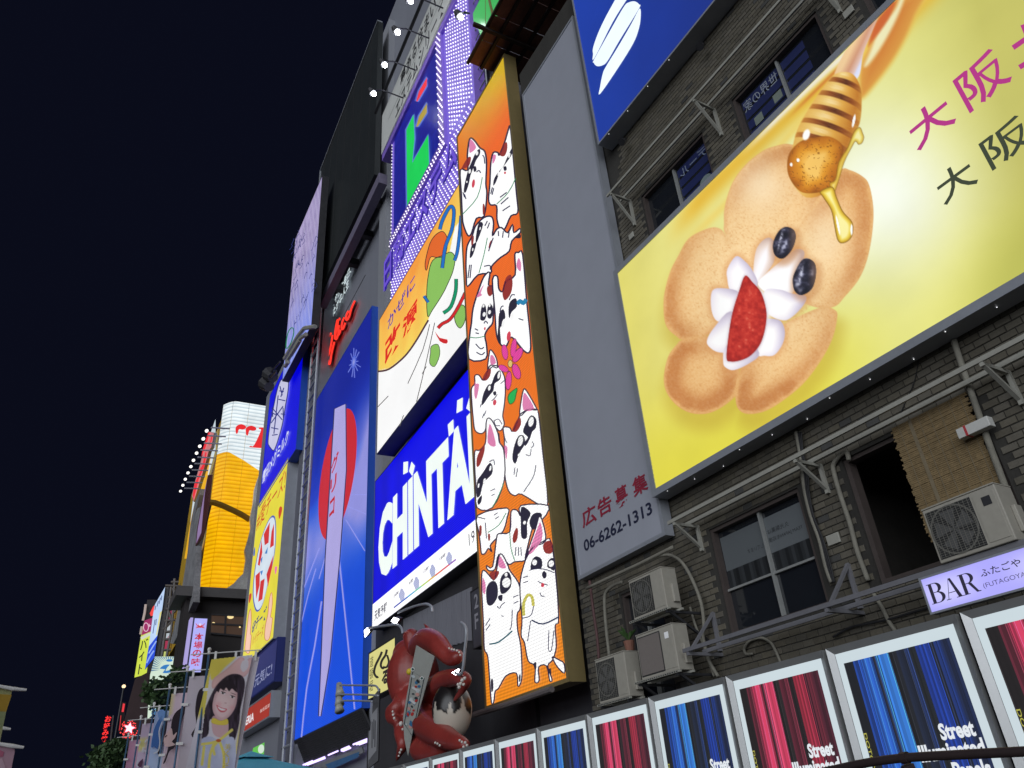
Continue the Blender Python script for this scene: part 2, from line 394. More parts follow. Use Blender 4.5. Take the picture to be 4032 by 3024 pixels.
    for sd in sds:
        dep = -sd+(nz-.5)*14; outer = ss(230, 400, r)
        base = ramp(np.clip(r/560, 0, 1), [(0, (252, 224, 176)), (.4, (243, 206, 150)), (.7, (234, 186, 124)), (1, (222, 166, 102))])
        lay(base, ss(3, -3, sd)); 
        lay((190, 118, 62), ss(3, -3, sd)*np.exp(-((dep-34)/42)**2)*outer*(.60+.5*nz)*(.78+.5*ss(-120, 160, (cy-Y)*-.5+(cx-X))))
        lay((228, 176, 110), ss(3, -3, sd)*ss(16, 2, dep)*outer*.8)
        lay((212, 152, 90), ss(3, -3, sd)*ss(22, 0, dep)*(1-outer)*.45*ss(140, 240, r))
    lay(ramp(fine, [(0, (204, 140, 78)), (.5, (240, 196, 130)), (1, (255, 232, 186))]), ss(2, -6, un)*(.20+.22*(fine < .16)))
    lay((255, 238, 206), np.exp(-(((X-q('s3', 900, -260)[0])/110)**2+((Y-q('s3', 900, -260)[1])/110)**2))*ss(2, -6, un)*.6); lay((255, 236, 200), np.exp(-(((X-q('s3', 1290, 60)[0])/90)**2+((Y-q('s3', 1290, 60)[1])/140)**2))*ss(2, -6, un)*.55)
    # shade under the cream, then its lobes
    lob = [('855,240 870,130 910,70 955,55 985,100 975,200 900,300 860,330', 1), ('880,330 950,250 1060,160 1110,122 1155,135 1150,190 1110,300 1080,390 960,390', 1), ('920,370 1010,362 1080,385 1165,400 1155,450 1090,520 1030,545 940,500', 0), ('880,740 890,560 1000,540 1040,600 1030,680 980,750 920,755', 0),
           ('700,240 750,165 800,190 850,250 880,340 800,400 720,370 700,300', 0), ('610,370 680,355 770,380 780,480 720,540 640,550 605,480', 0), ('580,660 620,590 720,490 800,600 740,720 650,735 590,700', 0), ('675,790 690,700 800,640 890,740 830,800 740,840 690,825', 0)]
    ls = [sdist(X, Y, smooth2(Q('s3', s), 4)) for s, _ in lob]; lu = np.minimum.reduce(ls); lay((214, 150, 92), ss(30, -4, lu)*.55)
    for (s, warm), sd in zip(lob, ls):
        px_ = Q('s3', s); mx, my = sum(p[0] for p in px_)/len(px_), sum(p[1] for p in px_)/len(px_)
        dx, dy = (X-mx)/70, (Y-my)/70; lt = np.clip(.30-.36*dx+.20*dy+(-sd)/58, 0, 1)
        lay(ramp(lt, [(0, (196, 168, 156) if warm else (196, 186, 206)), (.5, (232, 214, 204) if warm else (232, 226, 238)), (.8, (250, 246, 248)), (1, (255, 255, 255))]), ss(2.5, -2.5, sd))
    cs_d = np.hypot(X-q('s3', 850, 470)[0], Y-q('s3', 850, 470)[1]); lay((252, 250, 252), ss(95, 60, cs_d))
    st = sdist(X, Y, smooth2(Q('s3', '805,280 850,320 900,380 930,480 930,560 910,650 880,710 830,760 770,785 720,790 695,770 705,650 730,500 770,370'), 4))
    lay((188, 176, 190), ss(14, -4, st)*.5); cell = vnoise(X, Y, 13, 8)*.7+vnoise(X, Y, 6, 9)*.3; lay(ramp(np.clip(cell*.75+.25*np.clip(-st/60, 0, 1), 0, 1), [(0, (150, 28, 24)), (.45, (188, 44, 36)), (.7, (208, 62, 48)), (1, (236, 128, 104))]), ss(2.5, -2.5, st)); lay((150, 26, 24), ss(2, -2, st)*ss(-10, 0, st)*.5)
    for s, sd_ in (('980,60 1010,10 1050,-10 1095,10 1105,60 1080,130 1030,178 985,160 970,110', 11), ('1100,260 1140,190 1180,178 1220,210 1225,280 1200,360 1140,395 1100,370 1088,310', 12)):
        sd = sdist(X, Y, smooth2(Q('s3', s), 4)); p_ = Q('s3', s); mx, my = sum(p[0] for p in p_)/len(p_), sum(p[1] for p in p_)/len(p_)
        lay((196, 134, 80), ss(34, -4, sdist(X-10, Y-12, smooth2(Q('s3', s), 4)))*.5); a = vnoise(X+Y*.4, Y, 22, sd_)*.75+vnoise(X, Y, 8, sd_+3)*.25
        lay(ramp(np.clip(a, 0, 1), [(0, (16, 16, 26)), (.5, (38, 38, 54)), (.66, (70, 70, 92)), (.80, (150, 152, 176)), (1, (226, 228, 240))]), ss(2.5, -2.5, sd)*1.0); lay((30, 28, 40), ss(2, -2, sd)*ss(-14, -2, sd)*.7); lay((206, 208, 226), ss(2, -2, sd)*np.exp(-(((X-mx+14+.25*(Y-my))/5)**2+((Y-my+4)/34)**2))*(.4+.6*(vnoise(X, Y, 6, sd_+8) > .45))); lay((110, 88, 78), ss(2, -2, sd)*ss(8, 46, X-mx)*.75); lay((22, 22, 34), ss(2, -2, sd)*ss(20, 55, Y-my)*.5)
    # dipper handle
    hd = sdist(X, Y, smooth2(Q('s1', '470,500 540,340 620,225 760,90 720,205 662,350 640,480 604,520 540,500'), 4)); ax, ay = q('s1', 560, 480); bx, by = q('s1', 735, 120); L = math.hypot(bx-ax, by-ay); w_ = ((X-ax)*(by-ay)-(Y-ay)*(bx-ax))/L
    lay(ramp(np.clip((-w_+30)/70, 0, 1), [(0, (236, 200, 150)), (.4, (206, 150, 118)), (.7, (222, 190, 178)), (.85, (214, 220, 246)), (1, (226, 226, 244))]), ss(3, -3, hd))
    # ribbed head
    he = sdist(X, Y, smooth2(Q('s1', '200,960 175,1060 190,1180 290,1290 430,1250 490,1140 540,1040 590,900 640,800 652,650 640,560 600,490 540,470 470,490 400,570 300,720 230,850'), 4))
    ax, ay = q('s1', 350, 1090); bx, by = q('s1', 570, 480); L = math.hypot(bx-ax, by-ay); ux, uy = (bx-ax)/L, (by-ay)/L; s = (X-ax)*ux+(Y-ay)*uy; w_ = (X-ax)*-uy+(Y-ay)*ux
    half = np.interp(s, [-80, 0, 150, 300, 400], [100, 118, 120, 92, 60]); wn = w_/half; arc = s-26*np.sqrt(np.clip(1-wn**2, 0, 1))
    shade = ramp(np.clip(wn*.5+.5, 0, 1), [(0, (226, 178, 84)), (.3, (238, 206, 124)), (.6, (222, 164, 66)), (.85, (190, 116, 34)), (1, (206, 150, 60))]); lay(shade, ss(3, -3, he))
    band = np.sin((arc-70)/61*2*math.pi); gv = ss(.15, .75, band)*ss(80, 96, arc+20)*ss(3, -6, he); lay(ramp(np.clip(np.abs(wn), 0, 1), [(0, (70, 26, 10)), (.5, (132, 62, 20)), (1, (196, 126, 46))]), gv*.95)
    lay((255, 240, 196), ss(-.4, -.9, band)*ss(3, -10, he)*np.exp(-((wn+.25)/.3)**2)*.5*ss(80, 110, arc)); lay((214, 160, 80), vnoise(s*4, w_*.6, 14, 21)*ss(3, -3, he)*.25)
    bu = sdist(X, Y, smooth2(Q('s1', '180,1000 250,925 340,897 440,892 520,940 530,1010 500,1110 470,1190 430,1240 330,1262 250,1250 190,1180 165,1100'), 4)); n3 = vnoise(X, Y, 30, 22)
    lay(ramp(np.clip(-bu/85+n3*.3, 0, 1), [(0, (136, 72, 14)), (.3, (190, 112, 24)), (.65, (222, 150, 40)), (1, (244, 196, 100))]), ss(3, -3, bu)); lay((130, 78, 22), ss(-2, -12, bu)*(vnoise(X, Y, 5, 23) > .8)*.6)
    for s_, c_ in (('440,1200 480,1170 500,1060 560,960 600,860 640,830 660,870 668,900 655,935 630,945 612,925 590,960 540,1060 500,1190 470,1260', 0), ('380,1250 460,1220 490,1290 530,1380 590,1450 595,1520 570,1570 520,1590 490,1560 470,1460 450,1370 400,1290', 1)):
        sd = sdist(X, Y, smooth2(Q('s1', s_), 4)); lay(ramp(np.clip(-sd/(22 if c_ else 16), 0, 1), [(0, (120, 84, 20)), (.25, (206, 166, 44)), (.6, (236, 210, 84)), (1, (248, 238, 160))]), ss(2, -2, sd)*(1 if c_ else .8))
    for (a, b), rx, ry, ro in (((290, 880), 13, 22, .35), ((192, 1075), 5, 7, 0), ((236, 1046), 6, 7, 0), ((497, 1470), 4, 40, -.2), ((600, 790), 5, 26, .2), ((585, 1500), 4, 22, 0)):
        mx, my = q('s1', a, b); dx, dy = (X-mx)*math.cos(ro)+(Y-my)*math.sin(ro), -(X-mx)*math.sin(ro)+(Y-my)*math.cos(ro); lay((255, 255, 252), ss(1.25, .75, np.hypot(dx/rx, dy/ry)))
    return gx, gy, C

hb = signbox('dessert_billboard', 'backlit yellow billboard of a flower shaped cookie with cream and a honey dipper', PH, u0-.13, u1, z0-.13, z1+.13, .36, .13, ALU)
def srgb_lin(c): c = np.clip(c, 0, 255)/255; return np.where(c <= .04045, c/12.92, ((c+.055)/1.055)**2.4)
def pixgrid(gx, gy, C, keep, off, name, parent, mat):
    """grid of photo pixels laid on the board, clipped to its face"""
    nx_, ny_ = len(gx), len(gy); m = MB(); idx = {}; Cl = srgb_lin(C); ok = np.zeros((ny_, nx_), bool); vs = []; cs_2 = []
    for j in range(ny_):
        for i in range(nx_):
            if keep(gx[i], gy[j]): idx[(j, i)] = len(vs); vs.append(tuple(PH.hit(gx[i], gy[j], off))); cs_2.append(tuple(Cl[j, i]))
    fs_ = [(idx[(j, i)], idx[(j, i+1)], idx[(j+1, i+1)], idx[(j+1, i)]) for j in range(ny_-1) for i in range(nx_-1) if (j, i) in idx and (j, i+1) in idx and (j+1, i+1) in idx and (j+1, i) in idx]
    m.add(vs, fs_, cs_2); return m.build(name, mat, parent)
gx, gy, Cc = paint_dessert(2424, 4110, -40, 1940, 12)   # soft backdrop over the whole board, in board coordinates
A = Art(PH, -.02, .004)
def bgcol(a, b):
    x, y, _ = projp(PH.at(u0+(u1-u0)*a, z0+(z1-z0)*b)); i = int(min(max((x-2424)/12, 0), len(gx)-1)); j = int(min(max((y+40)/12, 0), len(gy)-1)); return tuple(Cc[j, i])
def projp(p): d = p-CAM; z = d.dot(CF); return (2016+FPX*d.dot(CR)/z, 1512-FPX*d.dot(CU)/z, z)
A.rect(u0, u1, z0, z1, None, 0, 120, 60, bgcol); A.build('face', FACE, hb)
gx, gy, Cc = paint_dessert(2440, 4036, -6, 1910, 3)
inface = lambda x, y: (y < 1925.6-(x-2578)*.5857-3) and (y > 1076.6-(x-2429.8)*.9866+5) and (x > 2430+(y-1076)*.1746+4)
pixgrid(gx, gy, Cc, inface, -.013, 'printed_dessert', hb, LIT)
A = Art(PH, -.007, .002)
A.tpx('大', q('s1', 955, 865), q('s1', 1277, 790), q('s1', 1090, 668), q('s1', 1015, 998), (178, 50, 132), 0, bold=.012)
A.tpx('阪', q('s1', 1248, 540), q('s1', 1628, 490), q('s1', 1440, 350), q('s1', 1360, 742), (178, 50, 132), 0, bold=.012)
A.stroke(Q('s1', '1640,312 1860,160'), 20, (178, 50, 132), 0, 0); A.stroke(Q('s1', '1682,440 1880,320'), 20, (178, 50, 132), 0, 0); A.stroke(Q('s1', '1704,160 1760,300 1800,480'), 20, (178, 50, 132), 0, 0)
A.build('magenta_lettering', LIT, hb)
A = Art(PH, -.007, .002)
A.tpx('大', q('s1', 1135, 1230), q('s1', 1410, 1170), q('s1', 1250, 1072), q('s1', 1190, 1350), (58, 66, 48), 0, bold=.01)
A.tpx('阪', q('s1', 1410, 940), q('s1', 1780, 900), q('s1', 1600, 790), q('s1', 1500, 1122), (58, 66, 48), 0, bold=.01)
A.build('dark_lettering', LIT, hb)
# pin lamps showing through the underside
for i in range(15):
    uu_ = u0+.25+i*.62; m = MB(); m.disc(PH.at(uu_, z0-.136, -.05-.22*((i*7) % 3)/2), (0, 0, -1), .007, 8, h=.004); m.build('pin_light', glow('pin_white', (1, 1, 1), 1.6), hb)

# ------------------------------------------------------------------ blue billboard with the white emblem
ub = PH.uv(*q('r6', 490, 790))[0]; zb = PH.uv(*q('r6', 490, 790))[1]
bb = signbox('blue_billboard', 'backlit blue billboard with a white three stroke emblem over the brick wall', PH, ub, ub+9, zb, zb+7, .42, .05, ALU, (15, 54, 160), FACE, 20, 20, lambda a, b: mixc((11, 42, 132), (16, 58, 166), min(1, 1.4*abs(a-.5)+.3*b)))
A = Art(PH, -.012, .003)
for s in ('225,-60 262,-20 250,2 170,130 60,347 53,320 54,280 90,180 150,60', '236,40 266,14 300,8 326,26 325,52 210,240 140,360 108,388 75,392 57,372 60,352 160,172', '330,50 335,110 322,180 290,260 210,390 95,557 95,515 110,440 128,398 200,280 280,142'):
    A.poly(Q('s2', s), (232, 244, 252), 0, 4, 1.15)
A.build('emblem', litmat('emblem_glow', 1.0), bb)
for i in range(4): m = MB(); m.disc(PH.at(ub+.4+i*.75, zb-.004, -.04), (0, 0, -1), .007, 8, h=.004); m.build('pin_light', glow('pin_white', (1, 1, 1), 1.6), bb)

# ------------------------------------------------------------------ grey vacant board
ug0 = PG.uv(2055, 374)[0]; ug1 = PG.uv(2619.7, 2106.8)[0]; zg0 = PG.uv(2277.8, 2284.7)[1]; zg1 = PG.uv(2055, 374)[1]
VAC = paint('grey_vinyl', (.36, .375, .43), .42, 0, .10, .22, spec=.5, streak=True)
gb = signbox('vacant_board', 'tall grey unlit board with red and navy vacancy lettering beside the dessert billboard', PG, ug0, ug1, zg0, zg1, .22, .075, ALU, (150, 150, 160), VAC)
A = Art(PG, -.012, .003)
for ch, Lp, Rp, Tp, Bp in (('広', (120, 330), (195, 290), (160, 262), (130, 380)), ('告', (203, 258), (280, 250), (235, 212), (215, 325)), ('募', (292, 190), (365, 180), (345, 142), (320, 272)), ('集', (385, 130), (470, 130), (445, 82), (420, 205))):
    A.tpx(ch, q('r7', *Lp), q('r7', *Rp), q('r7', *Tp), q('r7', *Bp), (150, 40, 62), 0, bold=.02)
A.build('red_lettering', PRT, gb)
A = Art(PG, -.012, .003); A.tpx('06-6262-1313', q('r7', 132, 480), q('r7', 493, 270), q('r7', 150, 432), q('r7', 150, 497), (36, 40, 66), 0, bold=.02)
A.build('phone_number', PRT, gb)

# ------------------------------------------------------------------ tall cat screen
uc0, uc1 = PC.uv(1914.3, 2775.7)[0], PC.uv(2225.7, 2663)[0]; zc0, zc1 = PC.uv(1914.3, 2775.7)[1], PC.uv(1803, 537)[1]
def catbg(a, b):
    c = mixc((250, 146, 24), (255, 116, 34), min(1, b*2)); c = mixc(c, (255, 108, 36), max(0, b-.5)*2)
    if b > .86: c = mixc(c, (226, 190, 40), min(1, (b-.86)/.14*(.35+a)))
    return c
OCH = paint('ochre_steel', (.26, .20, .085), .5, .2, .15, 1.0)
cs_ = signbox('cat_screen', 'tall orange LED screen crowded with white cartoon cats in an ochre case', PC, uc0-.09, uc1+.12, zc0-.12, zc1+.1, .45, .09, OCH, None, LEDF, 4, 40, catbg, 1.0, .02, 'screen')
DK = (46, 34, 66)
def cat(reg, body, brown=(), dark=(), white=(), pink=(), red=(), green=(), lines=(), extra=()):
    A = Art(PC, -.014+cat.n*.0016, .0012); w = 6.5*RG[reg][2]+2.2; cat.n += 1
    for b in (body if isinstance(body, (list, tuple)) else [body]):
        p = Q(reg, b); A.poly(p, (255, 255, 255), 0, 3, 1.25); A.stroke(p, w, DK, 1, 3, True)
    m = RG[reg][2]
    for s in brown: A.poly(Q(reg, s), (158, 52, 46), 1, 3)
    for s in pink: A.poly(Q(reg, s), (240, 140, 190), 1, 3)
    for s in dark: A.poly(Q(reg, s), (38, 34, 58), 2, 3)
    for x, y, rx, ry in white: A.ell(q(reg, x, y), rx*m, ry*m, (255, 255, 255), 3, 12, 12, 1.1)
    for x, y, rx, ry in red: A.ell(q(reg, x, y), rx*m, ry*m, (226, 70, 92), 3, 8, 12)
    for s in green: A.stroke(Q(reg, s), 3.4, (34, 150, 96), 2, 3)
    for s in lines: A.stroke(Q(reg, s), w*.7, (44, 44, 86), 2, 3)
    for s, c, ww in extra: A.stroke(Q(reg, s), ww, c, 2, 3)
    A.build('printed_cat', LED, cs_)
cat.n = 0
cat('s6', '138,560 136,470 150,373 176,380 210,425 240,448 250,520 246,640 252,700 236,830 190,845 160,935 138,945 112,880 106,820 100,690 94,556', ['94,556 112,550 145,535 158,490 150,478 130,495 100,548', '228,760 240,770 238,815 228,820'],
    ['206,432 213,445 208,470 188,500 172,545 155,590 145,640 127,690 115,685 120,640 140,560 165,500 185,455', '172,540 186,535 190,560 176,568'], [(193, 458, 8, 13), (150, 565, 7, 14), (133, 628, 4, 6)], ['150,380 147,440 155,455 188,425 168,385'], [(172, 638, 9, 26)], ['225,600 195,720 108,820'], ['190,570 205,560 215,575', '225,470 235,480 240,520', '110,690 120,720', '118,700 128,730'])
cat('s6', '270,640 275,520 290,455 318,455 325,470 355,400 370,350 385,300 391,300 400,380 408,470 428,700 436,810 395,830 360,905 330,905 312,850 310,770 275,765 262,730', ['330,470 355,475 372,440 372,395 355,400 335,440'],
    ['406,430 398,470 360,525 333,560 306,630 290,650 295,610 320,570 350,535 365,500 398,430', '350,540 366,535 370,556 356,562'], [(385, 470, 6, 16), (322, 580, 6, 14)], ['285,520 288,470 306,470 300,502'], [(360, 574, 6, 8)], ['426,600 380,690 310,760'], ['330,720 370,690', '335,760 380,720', '345,800 390,770', '275,700 285,660', '283,705 293,665'])
cat('s6', '128,1100 135,1010 165,950 185,890 235,840 280,835 292,880 285,950 310,910 340,900 375,930 405,880 412,930 448,905 450,930 400,980 385,1040 330,1080 280,1130 275,1170 200,1180 137,1250 130,1180', ['160,960 175,950 170,1000 160,1005', '270,985 282,975 275,1015 262,1020'],
    ['205,870 230,880 200,970 185,990 190,930', '150,1070 160,1010 190,990 170,1060 155,1080', '420,960 450,938 452,962', '128,1040 134,1030 130,1090'], [(212, 905, 4, 10), (168, 1030, 4, 10)], (), (), ['255,960 235,1060 205,1170'], ['150,1120 140,1200', '160,1120 152,1200', '235,1130 270,1125 272,1150', '290,960 262,1040', '320,920 322,950', '350,920 345,960', '385,920 380,960', '255,860 240,890', '268,870 255,905'])
cat('s6', '150,1540 160,1470 170,1380 200,1280 235,1190 270,1165 262,1240 290,1250 300,1300 295,1350 290,1420 285,1470 260,1500 240,1540 250,1600 245,1680 146,1680', ['255,1250 285,1245 290,1285 270,1308 255,1290'],
    ['212,1440 218,1380 232,1352 246,1370 250,1420 238,1450 222,1452', '255,1430 256,1375 270,1350 286,1370 288,1410 275,1440'], [(236, 1415, 9, 14), (268, 1402, 8, 13), (232, 1365, 6, 10), (268, 1362, 6, 10)], ['190,1312 235,1235 216,1288 225,1300'], [(240, 1500, 5, 10)], ['148,1550 190,1555 240,1545'], ['235,1470 245,1455 258,1470', '180,1500 200,1510', '185,1525 205,1530', '185,1590 215,1620 235,1610', '190,1640 220,1655 240,1640'])
cat('s6', '300,1400 285,1210 315,1190 322,1260 345,1280 365,1220 420,1180 418,1060 440,1048 465,1060 488,1330 512,1570 505,1640 470,1630 400,1550 370,1600 340,1600 310,1540', ['350,1320 345,1270 365,1200 395,1180 405,1230 395,1290 365,1330'],
    ['325,1410 350,1385 362,1430 345,1480 330,1500 336,1590 315,1570 320,1480', '390,1340 425,1320 430,1370 400,1400 385,1440 380,1390'], [(350, 1470, 9, 30), (405, 1430, 10, 26)], ['428,1130 440,1080 455,1110 452,1160'], [(382, 1545, 12, 30)], (), ['330,1400 338,1370 352,1366', '385,1330 400,1300 420,1300', '440,1440 470,1450'], [('432,1355 450,1335 468,1350 486,1325', (40, 140, 190), 16)])
cat('s7', ['135,640 135,540 165,500 165,425 205,420 250,470 300,340 345,330 390,345 440,430 450,560 440,700 425,800 440,880 390,940 300,830 260,940 215,965 165,930 150,820', '285,370 300,215 318,185 365,260 376,350 330,340'], ['235,455 280,370 315,365 305,430 270,470'],
    ['320,500 350,420 390,375 410,400 400,460 350,500 340,560 310,600 280,640 235,700 230,660 250,580 290,510', '335,580 360,570 365,600 345,610'], [(390, 420, 12, 35), (300, 540, 12, 25)], ['310,240 314,320 362,305 338,240', '165,480 175,500 205,510 180,640 160,600'], [(350, 675, 16, 28)], (), ['215,720 225,690', '250,800 270,750', '235,820 250,780', '320,660 345,640 375,600', '340,850 385,830 420,880', '345,850 360,890 400,890', '405,500 440,470'])
cat('s7', ['440,1000 430,910 490,910 520,945 580,810 600,775 680,735 735,742 760,780 800,1150 846,1600 790,1640 600,1530 540,1545 480,1500 445,1350 440,1150', '585,800 600,640 622,552 650,570 720,690 740,745 660,740'], ['515,930 555,840 590,820 595,880 560,940 530,950'],
    ['615,950 640,870 690,795 738,830 735,910 700,950 680,1010 640,1080 625,1050 660,1000', '515,1200 530,1090 570,990 620,985 632,1060 580,1150 545,1245'], [(690, 855, 24, 48), (590, 1035, 24, 50), (575, 1165, 10, 14)], ['620,590 618,745 718,735 660,620', '440,1080 470,1100 458,1210'], (), (), ['700,1040 715,1070 690,1100', '640,1160 680,1170 690,1110', '735,1260 710,1370 620,1510', '530,1350 540,1280', '550,1370 565,1290', '430,920 445,1010 465,1050'])
cat('s7', '165,1290 165,1130 210,1120 265,1050 270,870 290,820 330,850 380,960 395,1050 435,1120 440,1400 330,1655 185,1655 175,1450', ['180,1260 190,1170 250,1070 255,1130 220,1240 195,1275'],
    ['180,1490 190,1400 240,1330 300,1240 330,1270 325,1340 270,1400 240,1440 215,1540 185,1560', '190,1590 230,1540 225,1600 200,1630'], [(255, 1410, 12, 30), (200, 1450, 8, 22), (310, 1290, 10, 26)], ['285,1050 300,880 330,930 360,1080'], (), ['435,1430 380,1560 330,1650'], ['310,1500 355,1480', '320,1545 350,1530', '300,1230 340,1210 350,1260', '390,960 400,1050 430,1100'])
# flower and leaf held between the cats
A = Art(PC, .006, .0015)
for x, y, rx, ry, ro in ((445, 205, 30, 75, -8), (527, 165, 28, 92, 8), (565, 232, 38, 80, 30), (432, 358, 30, 52, -60), (480, 470, 30, 92, 5), (553, 385, 38, 78, -18)):
    A.ell(q('s7', x, y), rx*.42, ry*.42, (84, 24, 84), 0, ro); A.ell(q('s7', x, y), rx*.36, ry*.385, (242, 74, 170), 1, ro)
A.ell(q('s7', 495, 313), 10, 16, (90, 40, 60), 2); A.ell(q('s7', 495, 313), 8, 13.5, (240, 210, 120), 3)
p = Q('s7', '560,540 500,580 475,620 480,670 500,690 535,660 550,600'); A.poly(p, (40, 190, 90), 1, 3); A.stroke(p, 3, (20, 90, 50), 2, 3, True)
A.build('printed_flower', LED, cs_)
cat('s8', '168,60 405,0 408,80 375,190 300,270 270,310 285,360 255,330 230,370 200,375 190,300 178,200', ['182,150 200,150 198,215 184,225', '252,215 268,215 268,260 255,265'], (), (), (), (), ['400,40 340,140 250,200'], ['230,120 240,250', '170,75 230,90', '300,60 330,40', '310,90 340,70'])
cat('s8', '240,470 290,480 320,260 340,210 430,195 440,30 490,20 520,70 520,-20 745,-20 700,90 650,60 610,180 560,380 550,430 470,440 420,460 340,380 310,500 255,510', ['455,230 480,165 497,180 492,250 470,285 455,275'], ['525,-10 600,40 572,120 570,240 525,240 520,120', '590,120 620,50 680,40 690,80 625,180'], [(550, 120, 12, 16)], (), (), ['430,200 440,330 470,430'], ['480,320 475,390', '500,320 502,390', '520,320 525,390', '440,40 430,190'])
cat('s8', '200,640 205,520 235,520 300,590 320,520 345,385 375,390 415,470 430,510 500,610 518,700 515,820 490,870 495,1000 520,1130 530,1350 515,1440 495,1450 485,1350 400,1370 340,1470 310,1500 300,1580 280,1590 265,1400 250,1210 222,1150 216,960', ['265,530 340,515 330,560 295,590'],
    ['240,760 238,660 270,605 310,600 332,650 328,730 290,790 255,795', '348,640 360,560 410,520 440,560 440,640 400,690 360,700', '335,720 370,710 365,760 340,750', '275,1410 292,1400 295,1480 280,1500', '505,1370 518,1360 515,1410 505,1420'], [(402, 610, 34, 42), (400, 545, 12, 16)], ['345,400 340,480 400,490 365,410', '208,570 208,680 228,700 232,620'], (), (), ['325,800 345,820 365,790 390,770', '360,880 380,885', '455,730 500,710', '460,780 500,760', '450,830 445,950 430,1000', '235,1000 270,950', '232,960 270,900'], [('262,1112 340,1095 450,1005', (20, 96, 110), 6)])
cat('s8', ['530,900 512,620 560,420 600,340 700,275 775,300 830,885 800,960 810,1130 780,1240 740,1290 775,1400 755,1410 730,1290 665,1300 670,1410 635,1420 635,1290 580,1250 550,1100 522,1040', '555,420 640,170 670,70 700,120 722,270 620,320', '780,1215 830,1240 872,1270 876,1350 820,1300 785,1240'], ['702,300 740,268 775,280 778,360 740,375 710,355'],
    ['600,500 610,430 645,395 690,420 690,490 640,500', '735,480 745,430 785,410 794,510 760,495', '692,540 710,515 730,535 725,570 705,575', '625,1270 645,1260 645,1320 630,1310', '750,1320 765,1310 768,1370 755,1360'], [(632, 445, 20, 24), (768, 455, 22, 28)], ['580,385 650,180 682,120 692,262'], [(698, 630, 14, 18)], (), ['590,510 650,495 730,505 795,530', '660,600 690,615 740,630', '675,690 690,720 715,720', '540,570 580,555', '540,610 580,600', '750,1000 745,1150 770,1160 790,1000', '600,920 575,1090', '530,900 600,880 625,800'], [('545,880 543,780 578,712 612,730 622,800', (214, 206, 96), 12), ('607,915 700,948 828,890', (34, 50, 90), 6)])
def polyuv(A, pts, col, L=0, k=1.0):
    t = tessellate_polygon([[V((p[0], p[1], 0)) for p in pts]]); A.mb.add([A.pl.at(p[0], p[1], A.off+L*A.step) for p in pts], [tuple(f) for f in t], A.C(col, k))
def circ(u, z, ru, rz, n=40): return [(u+ru*math.cos(2*math.pi*i/n), z+rz*math.sin(2*math.pi*i/n)) for i in range(n)]

# ------------------------------------------------------------------ upper screen with the red kanji (its cartoon figure is left out, plain ribbons stand in)
uk0, zk0 = PK.uv(1482.6, 1790); uk1 = PK.uv(1844.4, 1323.5)[0]; zk1 = PK.uv(1492, 1262)[1]
cv = [((PK.uv(*p)[0]-uk0)/(uk1-uk0), (PK.uv(*p)[1]-zk0)/(zk1-zk0)) for p in Q('s5', '133,1150 200,1135 290,1062 352,980 400,900 432,845 470,700 520,560 560,430 590,290 640,232')]
def kbg(a, b):
    for (x0, y0), (x1, y1) in zip(cv, cv[1:]):
        if a <= x1:
            y = y0+(y1-y0)*(a-x0)/(x1-x0); break
    else: y = cv[-1][1]
    if b < y: return (255, 255, 255)
    n = noise.noise(V((a*9, b*5, 0)))*.5+.5
    return mixc((252, 224, 100), (250, 160, 62), min(1, max(0, (b-y)*1.5+n*.5-.15)))
ks = signbox('medicine_screen', 'wide LED screen with red kanji on a yellow field over a white cloud', PK, uk0, uk1, zk0, zk1, .8, .03, DARKM, None, LEDF, 90, 90, kbg, 1.15, .01, 'screen')
A = Art(PK, 0, .003, 1.0)
A.stroke(Q('s5', '133,1150 200,1135 290,1062 352,980 400,900 432,845'), 7, (86, 50, 60), 0, 4)
for s in ('165,1225 195,1295'.replace('165,1225', '130,1362'), '310,1222 400,1020 440,870', '362,1330 420,1090 470,860', '262,1475 285,1408', '395,1165 420,1120'):
    A.stroke(Q('s5', s), 3.2, (96, 92, 92), 0, 2)
A.tpx('かぜに', q('t7', 182, 1590), q('t7', 438, 1195), q('t7', 225, 1478), q('t7', 195, 1640), (84, 56, 172), 1, bold=.015)
A.tpx('改', q('s5', 174, 1040), q('s5', 268, 960), q('s5', 240, 868), q('s5', 178, 1115), (240, 40, 28), 1, bold=.035)
A.tpx('源', q('s5', 278, 905), q('s5', 370, 800), q('s5', 345, 742), q('s5', 282, 965), (240, 40, 28), 1, bold=.035)
A.build('lettering', LED, ks)
A = Art(PK, .012, .003)
def rib(s, w, c, L=0, o=(46, 34, 40)): p = Q('t7', s); A.stroke(p, w+4, o, L, 4); A.stroke(p, w, c, L+1, 4)
for s, c in (('560,900 590,820 640,760 700,740 740,820 715,960 640,980 580,980 545,1100 530,1040', (246, 112, 40)), ('560,1150 600,1010 700,960 770,930 810,985 790,1110 740,1230 690,1330 600,1470 555,1530 545,1330', (150, 208, 100)), ('805,1500 850,1430 900,1440 905,1560 860,1640 815,1590', (150, 208, 100))):
    p = Q('t7', s); A.poly(p, c, 0, 4); A.stroke(p, 3, (46, 34, 40), 1, 4, True)
rib('668,720 690,640 745,530 780,505 800,560 780,720 720,880 690,1080', 11, (30, 120, 214), 2)
rib('866,590 850,780 830,930 805,1010', 10, (30, 120, 214), 2); rib('820,1180 815,1300 770,1440 700,1500', 11, (10, 160, 110), 2); rib('905,1310 830,1460 760,1560 690,1600 650,1640', 10, (226, 34, 40), 2); rib('520,1340 560,1400', 9, (30, 120, 214), 2)
p = Q('s5', '470,910 500,950 545,960 540,985 500,970'); A.poly(p, (226, 34, 40), 2, 2)
p = Q('s5', '450,1000 490,990 500,1050 470,1120 440,1100 445,1040'); A.poly(p, (150, 208, 100), 2, 3); A.stroke(p, 2.5, (46, 34, 40), 3, 3, True)
